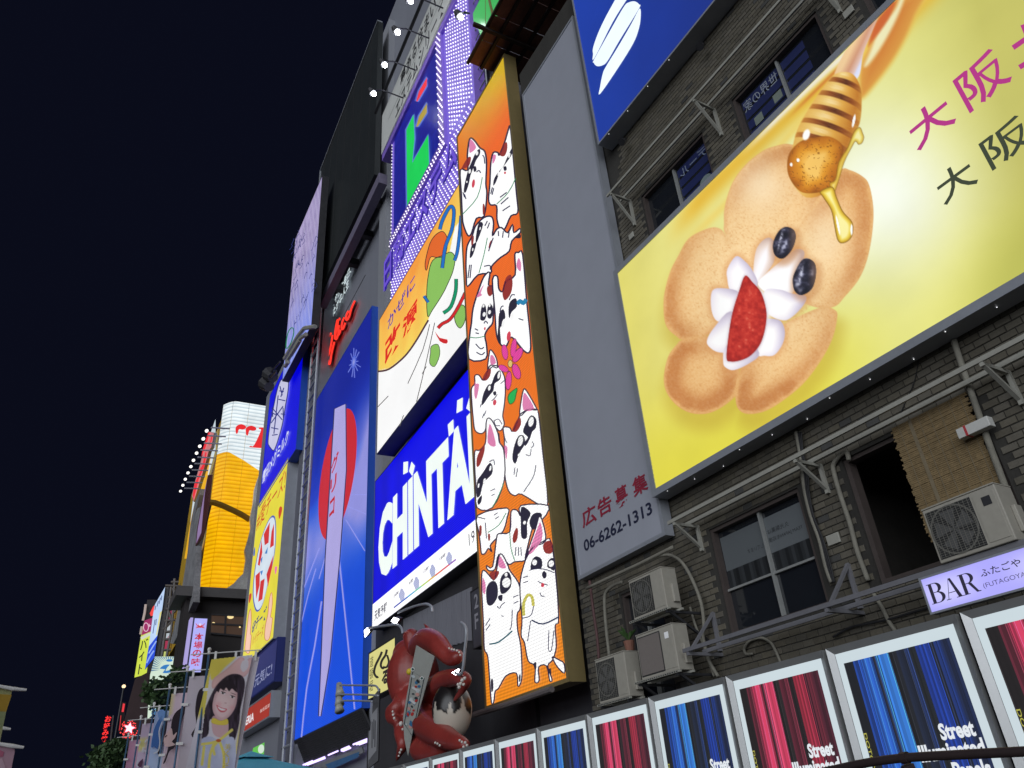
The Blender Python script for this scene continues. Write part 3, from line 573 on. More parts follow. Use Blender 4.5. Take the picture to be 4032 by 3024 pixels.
A.build('printed_ribbons', LED, ks)

# ------------------------------------------------------------------ blue lettering screen with forecast strip
uh0, zh0 = PCH.uv(1464.8, 2481.8); zh1 = PCH.uv(1479, 1893)[1]; uh1 = PCH.uv(1855, 1452)[0]+1.1; zs = PCH.uv(*q('c1', 222, 600))[1]
ch = signbox('forecast_screen', 'blue LED screen with big white capitals and a weather forecast strip', PCH, uh0, uh1, zh0, zh1, .55, .03, DARKM, None, LEDF, 30, 40, lambda a, b: mixc((2, 2, 205), (0, 0, 250), min(1, .4+a*2+.25*math.sin(a*40))) if (zh0+(zh1-zh0)*b) > zs else (0, 0, 240), 1.0, .01, 'screen')
A = Art(PCH, .002, .003)
A.rect(uh0+.03, uh1-.03, zh0+.03, zs, (255, 255, 255), 0, k=1.35)
A.build('forecast_strip', LEDF, ch)
A = Art(PCH, .006, .003)
A.tpx('CHINTAI', q('r5', 577, 340), q('c2', 1172, 1500), q('r5', 620, 128), q('r5', 602, 557), (246, 255, 250), 0, bold=.055, k=1.2)
for s in ('383,1437 433,1428 430,1545 380,1572', '443,1535 470,1430 507,1475 480,1590', '968,765 1028,733 1025,870 960,905', '1065,850 1105,715 1140,800 1118,895', '865,1028 925,970 931,1100 877,1158'): A.poly(Q('c2', s), (246, 255, 250), 0, 0, 1.2)
A.build('capitals', LED, ch)
A = Art(PCH, .008, .003)
A.tpx('天気予報', q('c1', 250, 760), q('c1', 412, 630), q('c1', 265, 672), q('c1', 258, 812), (40, 36, 70), 0, bold=.02)
for t, L_, R_, T_, B_ in (('24時', (498, 490), (568, 430), (512, 455), (505, 512)), ('6時', (702, 320), (757, 275), (712, 282), (706, 345)), ('12時', (882, 170), (962, 110), (895, 138), (888, 197)), ('18時', (1100, 10), (1180, -55), (1112, -30), (1106, 30))):
    A.build('forecast_lettering', LED, ch); A = Art(PCH, .008, .003); A.tpx(t, q('c1', *L_), q('c1', *R_), q('c1', *T_), q('c1', *B_), (60, 56, 96), 0, bold=.01)
A.build('forecast_lettering', LED, ch); A = Art(PCH, .008, .003); A.tpx('19', q('r5', 1102, 330), q('r5', 1136, 310), q('r5', 1110, 292), q('r5', 1105, 368), (50, 46, 70), 0)
A.build('forecast_lettering', LED, ch)
cl = [(30, 60, 190), (40, 110, 220), (60, 180, 230), (120, 220, 190), (190, 225, 90), (240, 190, 50), (240, 90, 50), (226, 40, 80), (140, 50, 190)]
A = Art(PCH, .008, .003); a_, b_ = q('c1', 500, 640), q('c1', 1312, 8)
for i, c in enumerate(cl): A.stroke([(a_[0]+(b_[0]-a_[0])*i/9, a_[1]+(b_[1]-a_[1])*i/9), (a_[0]+(b_[0]-a_[0])*(i+1)/9, a_[1]+(b_[1]-a_[1])*(i+1)/9)], 5, c, 0, 0)
A.build('temperature_line', LED, ch)
for x, y in ((603, 480), (795, 325), (1005, 165), (1222, 0)):
    A = Art(PCH, .008, .003)
    for dx, dy, r in ((0, -50, 16), (14, -20, 18), (-14, 0, 18), (14, 20, 16), (-6, 45, 12), (0, 10, 22)): A.ell(q('c1', x+dx, y+dy), r*.36*1.2, r*.5*1.6, (190, 196, 232), 0, 0, 12)
    A.build('cloud_icon', LED, ch)

# ------------------------------------------------------------------ purple bulb sign with the fascia board
PE = Plane(9.4, -.9)
PUR = paint('violet_enamel', (.30, .19, .72), .4, .1, .1, 1.0)
ue0, ze0 = PE.uv(1538.6, 1186.5); uef, zef1 = PE.uv(1517.6, 459); zef0 = PE.uv(1520, 603)[1]; ue1 = PE.uv(1872, 400)[0]
es = empty('bulb_sign', None, 'violet rooftop sign studded with white bulbs round a blue panel with a green emblem', 'sign')
m = MB(); m.box(PE.at(ue0, ze0, -.5), PE.u*(ue1-ue0), PE.v*(zef0-ze0), PE.n*.5); m.build('backing', litmat('violet_glow', 1.0, dirt=.15) if 0 else PUR, es)
A = Art(PE, .004, .003); A.rect(ue0+.01, ue1-.01, ze0+.01, zef0-.01, (124, 100, 222), 0, k=.8); A.build('lit_field', FACE, es)
ubl, zbl = PE.uv(*q('t7', 240, 790)); ubr = PE.uv(*q('t5', 690, 1330))[0]
m = MB(); m.box(PE.at(ubl-.25, zbl-.55, .012), PE.u*(ubr-ubl+.85), PE.v*.55, PE.n*.14); m.build('lower_rim', PUR, es)
m = MB(); m.box(PE.at(ubr, zbl+.003, .012), PE.u*.6, PE.v*(zef0-zbl-.01), PE.n*.14); m.build('side_rim', PUR, es)
A = Art(PE, .02, .01)
def navy(a, b): n = noise.noise(V((a*60, b*80, 3))); return mixc((8, 12, 132), (30, 44, 176), max(0, n))
A.rect(ubl, ubr-.004, zbl+.004, zef0-.01, None, 0, 40, 60, navy); A.build('blue_panel', FACE, es)
for nm, s, c in (('green_emblem', '830,848 876,748 882,905 868,1065 972,880 978,1085 835,1372', (14, 206, 84)), ('yellow_emblem', '893,830 912,760 965,672 964,735 905,825', (176, 152, 48)), ('red_emblem', '893,662 912,596 965,505 962,560 902,662', (246, 52, 58))):
    A = Art(PE, .06, .01); p = Q('r4', s); A.stroke(p, 12, (84, 110, 196), 0, 0, True)
    A.poly(p, c, 1)
    A.build(nm, LIT, es)
# bulbs
bm = MB()
def bulbs(u_a, u_b, z_a, z_b, du, dz, r, skip=None, stag=True, off=.02):
    j = 0; z = z_a
    while z < z_b:
        u = u_a + (du/2 if stag and j % 2 else 0)
        while u < u_b:
            if not (skip and skip(u, z)): bm.disc(PE.at(u, z, off), PE.n, r, 6, r*.55, .04, col=(1.5, 1.42, 1.55))
            u += du
        z += dz; j += 1
bulbs(ubr+.95, ue1-.1, zbl-.2, zef0-.2, .25, .25, .040, stag=False)
bulbs(ubr+.06, ubr+.58, zbl-.5, zef0-.2, .23, .23, .042, off=.16)
bulbs(ubl-.2, ubr+.6, zbl-.5, zbl-.08, .23, .23, .042, off=.16)
bulbs(ue0+.05, ubl-.3, zbl-1.6, zef0-.1, .18, .24, .036, stag=False)
bulbs(ue0+.1, ue1-.1, ze0+.1, zbl-.62, .25, .24, .036)
bo = bm.build('bulbs', litmat('bulb_white', 1.0, sample=False, dirt=.3), es); bo['kind'] = 'stuff'
A = Art(PE, .07, .02)
for L, c, bd in ((0, (34, 22, 128), .075), (3, (104, 78, 206), .022)):
    A.tpx('日商エステム', q('t7', 168, 1200), q('t5', 850, 1400), q('t7', 168, 1015), q('t7', 166, 1312), c, L, bold=bd, k=1.0)
A.build('violet_lettering', LIT, es)
fm = paint('cream_fascia', (.66, .67, .64), .5, 0, .1, .8, streak=True)
m = MB(); m.box(PE.at(uef, zef0, -.4), PE.u*(ue1-uef+.1), PE.v*(zef1-zef0), PE.n*.6); m.build('fascia', fm, es)
m = MB(); m.box(PE.at(uef+.02, zef0-.5, -.4), PE.u*(ue1-uef), PE.v*.496, PE.n*.56); m.build('fascia_lip', PUR, es)
PEF = Plane(p0=PE.p0+PE.n*.2, u=PE.u, v=PE.v); A = Art(PEF, .006, .004); hz = zef1-zef0
A.text('夢ある住まい', PEF.uv(*q('c8', 905, 960))[0], PEF.uv(*q('c8', 1295, 170))[0], zef0+hz*.54, zef0+hz*.93, (24, 26, 30), 0, bold=.02); A.build('upper_lettering', PRT, es); A = Art(PEF, .006, .004)
A.text('エステムシリーズ', PEF.uv(*q('c8', 850, 1290))[0], PEF.uv(*q('c8', 1385, 110))[0], zef0+hz*.08, zef0+hz*.46, (24, 26, 30), 0, bold=.02); A.build('lower_lettering', PRT, es); A = Art(PEF, .006, .004)
for y in (.03, .5): A.rect(uef+1.2, ue1-.5, zef0+hz*y-.03, zef0+hz*y, (24, 26, 30), 0)
A.build('underlines', PRT, es)
m = MB(); m.tube([PE.at(uef-.2, zef1+.25, .55), PE.at(ue1, zef1+.25, .55)], .09, 8); m.build('pipe_rail', DARKM, es)
for i, (x, y) in enumerate(((1472, 370), (1516, 257), (1567, 128), (1618, 5), (1815, 68))):
    off = 2.1 if i < 4 else .7
    pl = Plane(p0=PE.p0+PE.n*off, u=PE.u, v=PE.v); c = pl.hit(x, y)
    e = empty('spot_lamp', None, 'round white spot lamp on an arm above the cream fascia board' if i < 4 else 'bright white spot lamp lighting the violet bulbs', 'lamp', 'spot lamps over the fascia' if i < 4 else None)
    m = MB(); m.sphere(c, .11 if i < 4 else .1, 12, 8); m.build('bulb', glow('spot_white', (.92, .96, 1), 60), e, True)
    m = MB(); m.disc(c+V((0, 0, .04))-PE.n*-.05, (PE.n*.6+V((0, 0, .8))), .2, 12, .1, .3); m.build('hood', DARKM, e)
    m = MB(); b_ = c-PE.n*(off-.55); m.tube([c+V((0, 0, .3)), c+V((0, 0, .5))-PE.n*.4, V((b_.x, b_.y, c.z+.45))], .035, 6); m.build('arm', DARKM, e)

# ------------------------------------------------------------------ grey screen building behind the screens
PGW = Plane(10.95, -.4)
WG = paint('grey_cladding', (.24, .25, .29), .6, .1, .1, .5, streak=True)
sb = empty('screen_building', None, 'grey clad building carrying the track screen and the red script letters', 'building')
ua, ub_ = PGW.uv(1236, 1587)[0]-.7, -17.0
m = MB(); m.box(PGW.at(ua, -CZ, -14), PGW.u*(ub_-ua), PGW.v*(52), PGW.n*14); m.build('wall', WG, sb)
m = MB(); uc_ = PR.uv(1440, 2000)[0]+.05; m.box(PGW.at(uc_, -CZ, .0), PGW.u*1.25, PGW.v*50, PGW.n*.42); m.build('pier', paint('pale_pier', (.30, .31, .34), .6, .1, .1, .5, streak=True), sb)
for k in range(9): m = MB(); m.box(PGW.at(ua+.5, 3+k*3.4, .003), PGW.u*12, PGW.v*.03, PGW.n*.02); m.build('cladding_joint', DARKM, sb)
# script letters on the wall (raised)
gl = empty('script_letters', None, 'raised red glowing script letters on the grey wall above the track screen', 'sign')
A = Art(PGW, .30, .01)
G = ['352,545 330,548 304,640 284,760 278,835 296,850 328,760 350,650 362,560', '386,650 352,790 330,925 312,935 302,885', '392,618 398,520 418,400 432,362 428,420 404,540 400,612 420,600 445,520', '448,430 438,510 444,556 468,490', '516,330 490,390 480,470 500,478 528,400', '572,245 548,290 540,360 562,352 588,290 578,245', '588,290 612,205 655,112']
for s in G: A.stroke(Q('w8', s), 7.5, (248, 50, 34), 1, 5, k=1.1)
A.ell(q('w8', 455, 352), 4, 6, (248, 50, 34), 1); A.build('neon_strokes', litmat('red_neon', 1.15), gl)
A = Art(PGW, .12, .01)
for s in G: A.stroke(Q('w8', ' '.join(f'{float(p.split(",")[0])+10},{float(p.split(",")[1])+4}' for p in s.split())), 8.5, (90, 16, 20), 0, 5)
A.build('letter_returns', PRT, gl)
for s, L_, R_, T_, B_ in (('すこやかな毎日、', (632, 1300), (808, 990), (650, 1235), (632, 1340)), ('ゆたかな人生', (642, 1360), (790, 1100), (652, 1305), (640, 1396))):
    pass
wl = empty('slogan_letters', None, 'small white raised slogan letters above the red script letters', 'sign')
A = Art(PGW, .16, .01)
A.tpx('すこやかな毎日、', q('t3', 632, 1310), q('t3', 812, 985), q('t3', 640, 1258), q('t3', 632, 1338), (216, 232, 236), 0, bold=.02, k=1.0)
A.tpx('ゆたかな人生', q('t3', 640, 1370), q('t3', 792, 1095), q('t3', 648, 1312), q('t3', 640, 1396), (216, 232, 236), 0, bold=.02)
A.build('slogan_strokes', LIT, wl)

# ------------------------------------------------------------------ tall track screen (its runner figure is left out, a plain pennant stands in)
ur0, zr0 = PR.uv(1154, 2924.5); ur1, zr1 = PR.uv(1464.6, 1202.7); ur0 = (ur0+PR.uv(1236, 1587)[0])/2; zr0 = (zr0+PR.uv(1423.7, 2783.5)[1])/2
def trackbg(a, b):
    if b > .62: c = mixc((22, 60, 205), (0, 28, 158), min(1, (b-.62)/.25))
    else: c = mixc((0, 82, 238), (14, 74, 222), b/.62)
    g_ = math.exp(-((b-.48)/.11)**2)*(.42+1.2*max(0, abs(a-.5)*1.2)) + math.exp(-((b-.61)/.10)**2)*max(0, a-.58)*2.2
    n = noise.noise(V((a*4, b*9, 1)))*.25
    return mixc(c, (168, 164, 240), min(.92, max(0, g_+n*g_*2)))
rs = signbox('track_screen', 'tall blue LED screen with a red sun disc and white running track lines', PR, ur0, ur1, zr0, zr1, .5, .05, paint('blue_edge', (.02, .09, .5), .4, .1, .1, 1), None, LEDF, 24, 60, trackbg, 1.0, .01, 'screen')
A = Art(PR, .002, .003)
c0, c1 = PR.uv(*q('r2', 1085, 960)), PR.uv(*q('r2', 1335, 600)); rr = (c1[0]-c0[0])/2; zc_ = PR.uv(*q('r2', 1210, 760))[1]
polyuv(A, circ((c0[0]+c1[0])/2, zc_, rr, rr), (214, 36, 50), 0); A.build('sun_disc', LED, rs)
A = Art(PR, .006, .003)
for s in ('128,1480 158,1200 205,950 245,690', '437,1318 400,950 345,420', '497,398 385,215', '502,183 400,140', '125,830 165,660 212,500', '142,612 232,380', '505,70 420,70', '270,420 230,560'): A.stroke(Q('r5', s), 5.5 if s[:3] in ('128', '437') else 3.4, (160, 164, 250), 0, 2)
A.build('track_lines', LED, rs)
A = Art(PR, .01, .003)
for dx, dy in ((0, -190), (70, -140), (-40, -120), (90, 60), (10, 200), (-75, 130), (-60, 40), (50, 110), (-25, 190), (35, -170), (60, -20), (-40, -30)):
    A.stroke([q('w8', 640+dx*.12, 920+dy*.12), q('w8', 640+dx, 920+dy)], 3, (120, 136, 236), 0, 0)
A.ell(q('w8', 640, 915), 9, 26, (170, 176, 248), 1, 8, 16, col2=(70, 96, 220)); A.build('starburst', LED, rs)
A = Art(PR, .014, .004)
p = Q('r2', '1196,420 1246,400 1250,700') + Q('r5', '345,60 300,520 250,1330 232,1330 246,520 262,60') + Q('r2', '1178,700')
p = Q('o', '1316,1610 1362,1590 1364,1850 1338,2200 1300,2600 1264,2820 1254,2820 1264,2600 1280,2200 1302,1850'); A.poly(p, (186, 178, 240), 0); A.stroke(p, 4, (40, 40, 96), 1, 0, True)
A.build('pennant', LED, rs)
A = Art(PR, .024, .003)
A.tpx('グ', q('r2', 1170, 730), q('r2', 1218, 680), q('r2', 1190, 660), q('r2', 1178, 770), (206, 24, 44), 0, bold=.03); A.tpx('リ', q('r2', 1165, 850), q('r2', 1205, 810), q('r2', 1175, 805), q('r2', 1170, 905), (206, 24, 44), 0, bold=.03); A.tpx('コ', q('r2', 1160, 1010), q('r2', 1192, 975), q('r2', 1170, 945), q('r2', 1162, 1060), (206, 24, 44), 0, bold=.03)
A.build('red_lettering', LED, rs)
# sloping egg-crate soffit with violet tubes
so_ = empty('screen_soffit', None, 'sloping dark egg crate soffit with violet light tubes under the track screen', 'soffit')
a0, a1 = PR.at(ur0, zr0-.03, -.02), PR.at(ur1, zr0-.03, -.02); PL2 = Plane(10.9, 0)
b0, b1 = PL2.hit(*q('w7', 505, 1385)), PL2.hit(*q('w7', 1945, 880)); b1.z = b0.z = (b0.z+b1.z)/2; b1.x = a1.x+.2; b0.x = a0.x
m = MB(); bk = V((0, .05, .06)); m.add([a0+bk, a1+bk, b1+bk, b0+bk], [(0, 1, 2, 3)]); m.build('backing', BLACK, so_)
for i in range(13):
    t = i/12; m = MB(); m.bar(a0.lerp(b0, t), a1.lerp(b1, t), .05, .09); m.build('long_slat', DARKM, so_)
m = MB()
for i in range(61):
    t = i/60; m.bar(a0.lerp(a1, t), b0.lerp(b1, t), .05, .09, up=(0, 1, .5))
m.build('cross_slats', DARKM, so_)['kind'] = 'stuff'
for s in ('510,1450 720,1360', '560,1450 985,1275', '615,1448 995,1300', '1065,1235 1275,1145', '1350,1115 1515,1045', '1352,1140 1530,1062', '1385,1148 1550,1078', '1610,1003 1945,872', '1680,1003 1945,900', '1740,1003 1945,925'):
    a_, b_ = Q('w7', s); PT = Plane(10.84, 0); m = MB(); m.tube([PT.hit(*a_), PT.hit(*b_)], .035, 6); m.build('light_tube', glow('violet_tube', (.62, .5, 1), 2.0), so_)
m = MB(); PT = Plane(10.86, 0); c = [PT.hit(*p) for p in Q('w7', '700,1480 1800,1060 1830,1180 1000,1515')]; m.add(c+[p+V((0, .06, 0)) for p in c], [(0, 1, 2, 3), (7, 6, 5, 4), (0, 4, 5, 1), (3, 2, 6, 7)]); m.build('grey_beam', CONC, so_)
m = MB(); PT = Plane(10.85, 0); c = [PT.hit(*p) for p in Q('w7', '1000,1440 1740,1160 1720,1280 1100,1560')]; m.add(c, [(0, 1, 2, 3)]); m.build('blue_valance', paint('blue_canvas', (.05, .14, .30), .8, 0, .2, 3), so_)

# ------------------------------------------------------------------ dark idle screen with its beam, far patterned screen
PD = Plane(9.6, -.5); ud0, zd1 = PD.uv(1263, 672); ud1 = PD.uv(1481, 400)[0]; zd0 = PD.uv(1236, 1198)[1]
dk = empty('idle_screen', None, 'huge dark switched off screen on a steel beam above the red script letters', 'screen')
m = MB(); m.box(PD.at(ud0, zd0, -.35), PD.u*(ud1-ud0), PD.v*(zd1-zd0), PD.n*.34); m.build('cabinet', paint('screen_black', (.030, .034, .034), .32, 0, .25, .25, spec=.6), dk)
for a_, b_, c_, d_ in ((ud0-.12, ud0, zd0, zd1), (ud0-.12, ud1, zd1, zd1+.12)): m = MB(); m.box(PD.at(a_, c_, -.3), PD.u*(b_-a_), PD.v*(d_-c_), PD.n*.36); m.build('edge_trim', ALU, dk)
for k in range(7): m = MB(); u_ = ud0+(ud1-ud0)*(k+.6)/7.3; m.box(PD.at(u_, zd0+.05, .0), PD.u*.04, PD.v*(zd1-zd0-.1), PD.n*.012); m.build('panel_seam', DARKM, dk)
m = MB(); m.box(PD.at(ud0, zd0-1.15, -.6), PD.u*(ud1-ud0+.6), PD.v*.75, PD.n*.5); m.build('beam', paint('purple_lit_steel', (.20, .18, .26), .5, .2, .12, .6), dk)  # purple light falling on the steel beam is put into its base colour
for k in range(5): m = MB(); u_ = ud0+(ud1-ud0)*(k+.5)/5; m.box(PD.at(u_, zd0-1.1, -1.6), PD.u*.4, PD.v*.5, PD.n*1.1); m.build('bracket', DARKM, dk)
PF = Plane(9.6, .8); uf0 = PF.uv(*q('t3', 250, 1650))[0]; uf1, zf1 = PF.uv(*q('t3', 540, 230)); uf1b, zf0 = PF.uv(*q('t3', 478, 1290))
def pat(a, b):
    n = noise.noise(V((a*7+b*3, b*12, 2)))*.5+.5; s = (math.sin((a*60+b*46))*.5+.5)
    c = mixc((132, 150, 240), (186, 172, 216), min(1, b*1.5)); c = mixc(c, (84, 76, 120), n*.45*min(1, b*2)); return mixc(c, (216, 212, 236), max(0, s-.72)*2.2*n)
fs = signbox('patterned_screen', 'far lavender LED screen with a swarming pattern on the roof edge', PF, uf0, uf1b, zf0-1.2, zf1, .5, .06, DARKM, None, LEDF, 60, 90, pat, 1.15, .01, 'screen')
A = Art(PF, .004, .003)
for i in range(34):
    x, y = rnd.uniform(290, 500), rnd.uniform(700, 1330); A.stroke(Q('t3', f'{x},{y} {x+12},{y-rnd.uniform(10,50)} {x+24},{y-rnd.uniform(20,60)} {x+14},{y-rnd.uniform(40,90)}'), 1.6, (40, 50, 120), 0, 4)
A.build('printed_scribbles', LED, fs)['kind'] = 'stuff'; A = Art(PF, .004, .003); A.tpx('ドップ', q('t3', 330, 1380), q('t3', 440, 1230), q('t3', 350, 1330), q('t3', 340, 1430), (40, 50, 130), 1); A.stroke(Q('t3', '262,1600 275,1480 310,1430 325,1470 300,1560'), 4, (20, 130, 80), 1, 3, True)
A.build('printed_word', LED, fs)
# ------------------------------------------------------------------ brick building
def brickmat():
    m, n, b = newmat('glazed_brick'); L = n.links
    at = N(n, 'ShaderNodeAttribute', attribute_name='Col'); oi = N(n, 'ShaderNodeObjectInfo'); tc = N(n, 'ShaderNodeTexCoord'); ge = N(n, 'ShaderNodeNewGeometry')
    nz = N(n, 'ShaderNodeTexNoise', Scale=1.3, Detail=7.0, Roughness=.7); L.new(ge.outputs['Position'], nz.inputs['Vector'])
    n2 = N(n, 'ShaderNodeTexNoise', Scale=38.0, Detail=4.0); L.new(ge.outputs['Position'], n2.inputs['Vector'])
    mr = N(n, 'ShaderNodeMapRange'); mr.inputs['From Min'].default_value = .25; mr.inputs['From Max'].default_value = .75; mr.inputs['To Min'].default_value = .70; mr.inputs['To Max'].default_value = 1.15; L.new(nz.outputs[0], mr.inputs[0])
    m2 = N(n, 'ShaderNodeMapRange'); m2.inputs['To Min'].default_value = .75; m2.inputs['To Max'].default_value = 1.25; L.new(n2.outputs[0], m2.inputs[0])
    mu = N(n, 'ShaderNodeMath', operation='MULTIPLY'); L.new(mr.outputs[0], mu.inputs[0]); L.new(m2.outputs[0], mu.inputs[1])
    vm = N(n, 'ShaderNodeVectorMath', operation='SCALE'); L.new(at.outputs['Vector'], vm.inputs[0]); L.new(mu.outputs[0], vm.inputs['Scale'])
    L.new(vm.outputs[0], b.inputs['Base Color']); b.inputs['Roughness'].default_value = .55
    bp = N(n, 'ShaderNodeBump', Strength=.35, Distance=.004); L.new(n2.outputs[0], bp.inputs['Height']); L.new(bp.outputs[0], b.inputs['Normal'])
    return m
BRM = brickmat(); MORT = paint('dark_mortar', (.036, .034, .030), .9, 0, .35, 2.0, .3, streak=True)
bd = empty('brick_building', None, 'old grey brick building with windows behind the dessert billboard', 'building')
BU0, BU1, BZ0, BZ1 = -13.7, 2.5, -CZ, 21.0
OP = {'W1': (-9.58, -7.55, 2.37, 4.17), 'W2': (-6.67, -4.6, 2.42, 4.25), 'W3': (-3.4, -1.6, 2.42, 4.25), 'W0': (-12.3, -11.1, 1.6, 3.75), 'U1': (-9.52, -7.46, 9.9, 11.97), 'U2': (-6.6, -4.48, 9.9, 11.97), 'U3': (-3.73, -1.7, 9.9, 11.97), 'L1': (-9.5, -7.5, 5.6, 7.6), 'L2': (-6.6, -4.5, 5.6, 7.6)}
us = sorted({BU0, BU1} | {o[i] for o in OP.values() for i in (0, 1)}); zs_ = sorted({BZ0, BZ1} | {o[i] for o in OP.values() for i in (2, 3)})
m = MB()
for a, b in zip(us, us[1:]):
    for c, d in zip(zs_, zs_[1:]):
        if any(o[0] <= a and b <= o[1] and o[2] <= c and d <= o[3] for o in OP.values()): continue
        m.add([PW.at(a, c), PW.at(b, c), PW.at(b, d), PW.at(a, d)], [(0, 1, 2, 3)])
for (a, b, c, d) in OP.values():            # reveals
    for p, r in (((a, c), (b, c)), ((b, c), (b, d)), ((b, d), (a, d)), ((a, d), (a, c))): m.add([PW.at(*p), PW.at(*r), PW.at(*r, -.28), PW.at(*p, -.28)], [(0, 1, 2, 3)])
m.add([PW.at(BU0, BZ0), PW.at(BU0, BZ1), PW.at(BU0, BZ1, -12), PW.at(BU0, BZ0, -12)], [(0, 1, 2, 3)]); m.add([PW.at(BU0, BZ1), PW.at(BU1, BZ1), PW.at(BU1, BZ1, -12), PW.at(BU0, BZ1, -12)], [(0, 1, 2, 3)])
wall = m.build('wall', MORT, bd)
# bricks in running bond
PBW, PBH, JT = .208, .100, .011
def proj(p):
    d = p-CAM; z = d.dot(CF); return (2016+FPX*d.dot(CR)/z, 1512-FPX*d.dot(CU)/z, z) if z > .1 else (1e9, 1e9, 1)
def hid(x, y):
    if not (-90 < x < 4130 and -90 < y < 3110): return True
    if y > 2420+(4032-x)*.2691+150 : return True
    # well inside the dessert billboard, the blue billboard or the grey board
    if x > 2640 and y < 1930-(x-2578)*.586-110 and y > 1076-(x-2430)*.987+110: return True
    if x < 2440 and y < 2000: return True
    if y < 560-(x-2370)*1.233-120: return True
    return False
spots = []; row = 0; z = BZ0
while z < 15.5:
    u = BU0 + (PBW/2 if row % 2 else 0)
    while u < BU1:
        if not any(o[0]-.1 < u+PBW/2 < o[1]+.1 and o[2]-.03 < z+PBH/2 < o[3]+.03 for o in OP.values()):
            x, y, dd = proj(PW.at(u+PBW/2, z+PBH/2))
            if not hid(x, y): spots.append((dd, u, z))
        u += PBW
    z += PBH; row += 1
spots.sort()
def bcol():
    g_ = rnd.uniform(.088, .122); t = rnd.random(); return (g_*1.10, g_*(.98+.02*t), g_*(.72+.08*t)) if rnd.random() > .03 else (g_*.65, g_*.64, g_*.6)
def brickgeo(mb, u, z, dp):
    a, b, c, d = u+JT/2, u+PBW-JT/2, z+JT/2, z+PBH-JT/2; e_ = .004
    P_ = lambda x, y, o: PW.at(x, y, o)
    vs = [P_(a, c, 0), P_(b, c, 0), P_(b, d, 0), P_(a, d, 0), P_(a+e_, c+e_, dp), P_(b-e_, c+e_, dp), P_(b-e_, d-e_, dp), P_(a+e_, d-e_, dp)]
    mb.add(vs, [(4, 5, 6, 7), (0, 1, 5, 4), (1, 2, 6, 5), (2, 3, 7, 6), (3, 0, 4, 7)], bcol())
variants = []
for i in range(12):
    t = MB(); brickgeo(t, -PBW/2, -PBH/2, rnd.uniform(.011, .017)); o = t.build('brick', BRM); variants.append(o.data); bpy.data.objects.remove(o)
for i, (dd, u, z) in enumerate(spots[:300]):
    o = bpy.data.objects.new('brick', variants[rnd.randrange(12)]); COL.objects.link(o); o.parent = wall
    o.location = PW.u*(u+PBW/2) + PW.v*(z+PBH/2) + PW.n*rnd.uniform(-.002, .001); o.rotation_euler = (0, 0, 0)
m = MB()
for dd, u, z in spots[300:]: brickgeo(m, u, z, rnd.uniform(.009, .016))
m.build('bricks', BRM, wall)['kind'] = 'stuff'

# windows
FRM = paint('brown_window_frame', (.075, .06, .055), .5, .1, .2, 3); FRA = paint('pale_window_frame', (.33, .34, .33), .45, .3, .15, 3)
def window(k, mul=(), trans=(), poster=None, frame=FRM, sash=FRA, dark=False):
    a, b, c, d = OP[k]; w_ = MB(); t = .06
    for (p, r, s, e_) in ((a, b, d-t, d), (a, b, c, c+t), (a, a+t, c+t, d-t), (b-t, b, c+t, d-t)): w_.box(PW.at(p, s, -.16), PW.u*(r-p), PW.v*(e_-s), PW.n*.13)
    wo_ = w_.build('window', frame, bd)
    us_ = [a+t]+list(mul)+[b-t]; zz = [c+t]+list(trans)+[d-t]
    for x in mul: m = MB(); m.box(PW.at(x-.022, c+t, -.15), PW.u*.044, PW.v*(d-c-2*t), PW.n*.075); m.build('mullion', sash, wo_)
    for y in trans: m = MB(); m.box(PW.at(a+t, y-.018, -.145), PW.u*(b-a-2*t), PW.v*.036, PW.n*.06); m.build('transom', sash, wo_)
    for i, (x0, x1) in enumerate(zip(us_, us_[1:])):
        for y0, y1 in zip(zz, zz[1:]): m = MB(); m.add([PW.at(x0, y0, -.14), PW.at(x1, y0, -.14), PW.at(x1, y1, -.14), PW.at(x0, y1, -.14)], [(0, 1, 2, 3)]); m.build('pane', GLASS, wo_)
    return wo_
w1 = window('W1', (-8.5,), (3.1,))
A = Art(PW, -.136, .001)
def frost(a, b): return mixc((70, 74, 78), (110, 116, 120), b) if b > .0 else (60, 60, 60)
A.rect(-9.5, -8.53, 3.42, 4.0, (92, 97, 100), 0); A.rect(-8.47, -7.62, 3.42, 4.0, (98, 103, 106), 0)
A.build('frosted_film', PRT, w1)
A = Art(PW, -.136, .001)
for i in range(30):
    x = -9.48+i*.061; g_ = 34+18*math.sin(i*1.7)+rnd.uniform(-5, 5)
    if x < -8.6 or x > -8.45: A.rect(x, x+.061, 3.125, 3.42, (g_, g_+3, g_+6), 0)
A.build('curtain', PRT, w1)
A = Art(PW, -.133, .001)
A.text('久光製薬は', -8.45, -8.0, 3.72, 3.80, (52, 54, 58), 0, mirror=True); A.text('TEAM JAPANを応援', -8.46, -7.75, 3.58, 3.66, (52, 54, 58), 0, mirror=True); A.text('しています', -8.95, -8.6, 3.56, 3.63, (60, 62, 66), 0, mirror=True)
A.build('mirrored_lettering', PRT, w1)
window('W3', (-2.5,), (3.3,))
w0 = window('W0', (-11.7,), ())
u1w = window('U1', (-8.52,)); u2w = window('U2', (-5.53,)); window('U3', (-2.7,)); window('L1', (-8.5,)); window('L2', (-5.5,))
A = Art(PW, -.136, .001)
NB = (22, 34, 84)
for a, b in ((-8.47, -7.55),):
    for k in range(5): A.rect(a, b, 10.55+k*.27, 10.55+k*.27+.2, NB, 0)
A.build('blue_poster', PRT, u1w)
A = Art(PW, -.134, .001); A.text('デール', -8.40, -7.58, 11.55, 11.80, (128, 140, 160), 0, mirror=True)
A.build('poster_lettering', PRT, u1w)
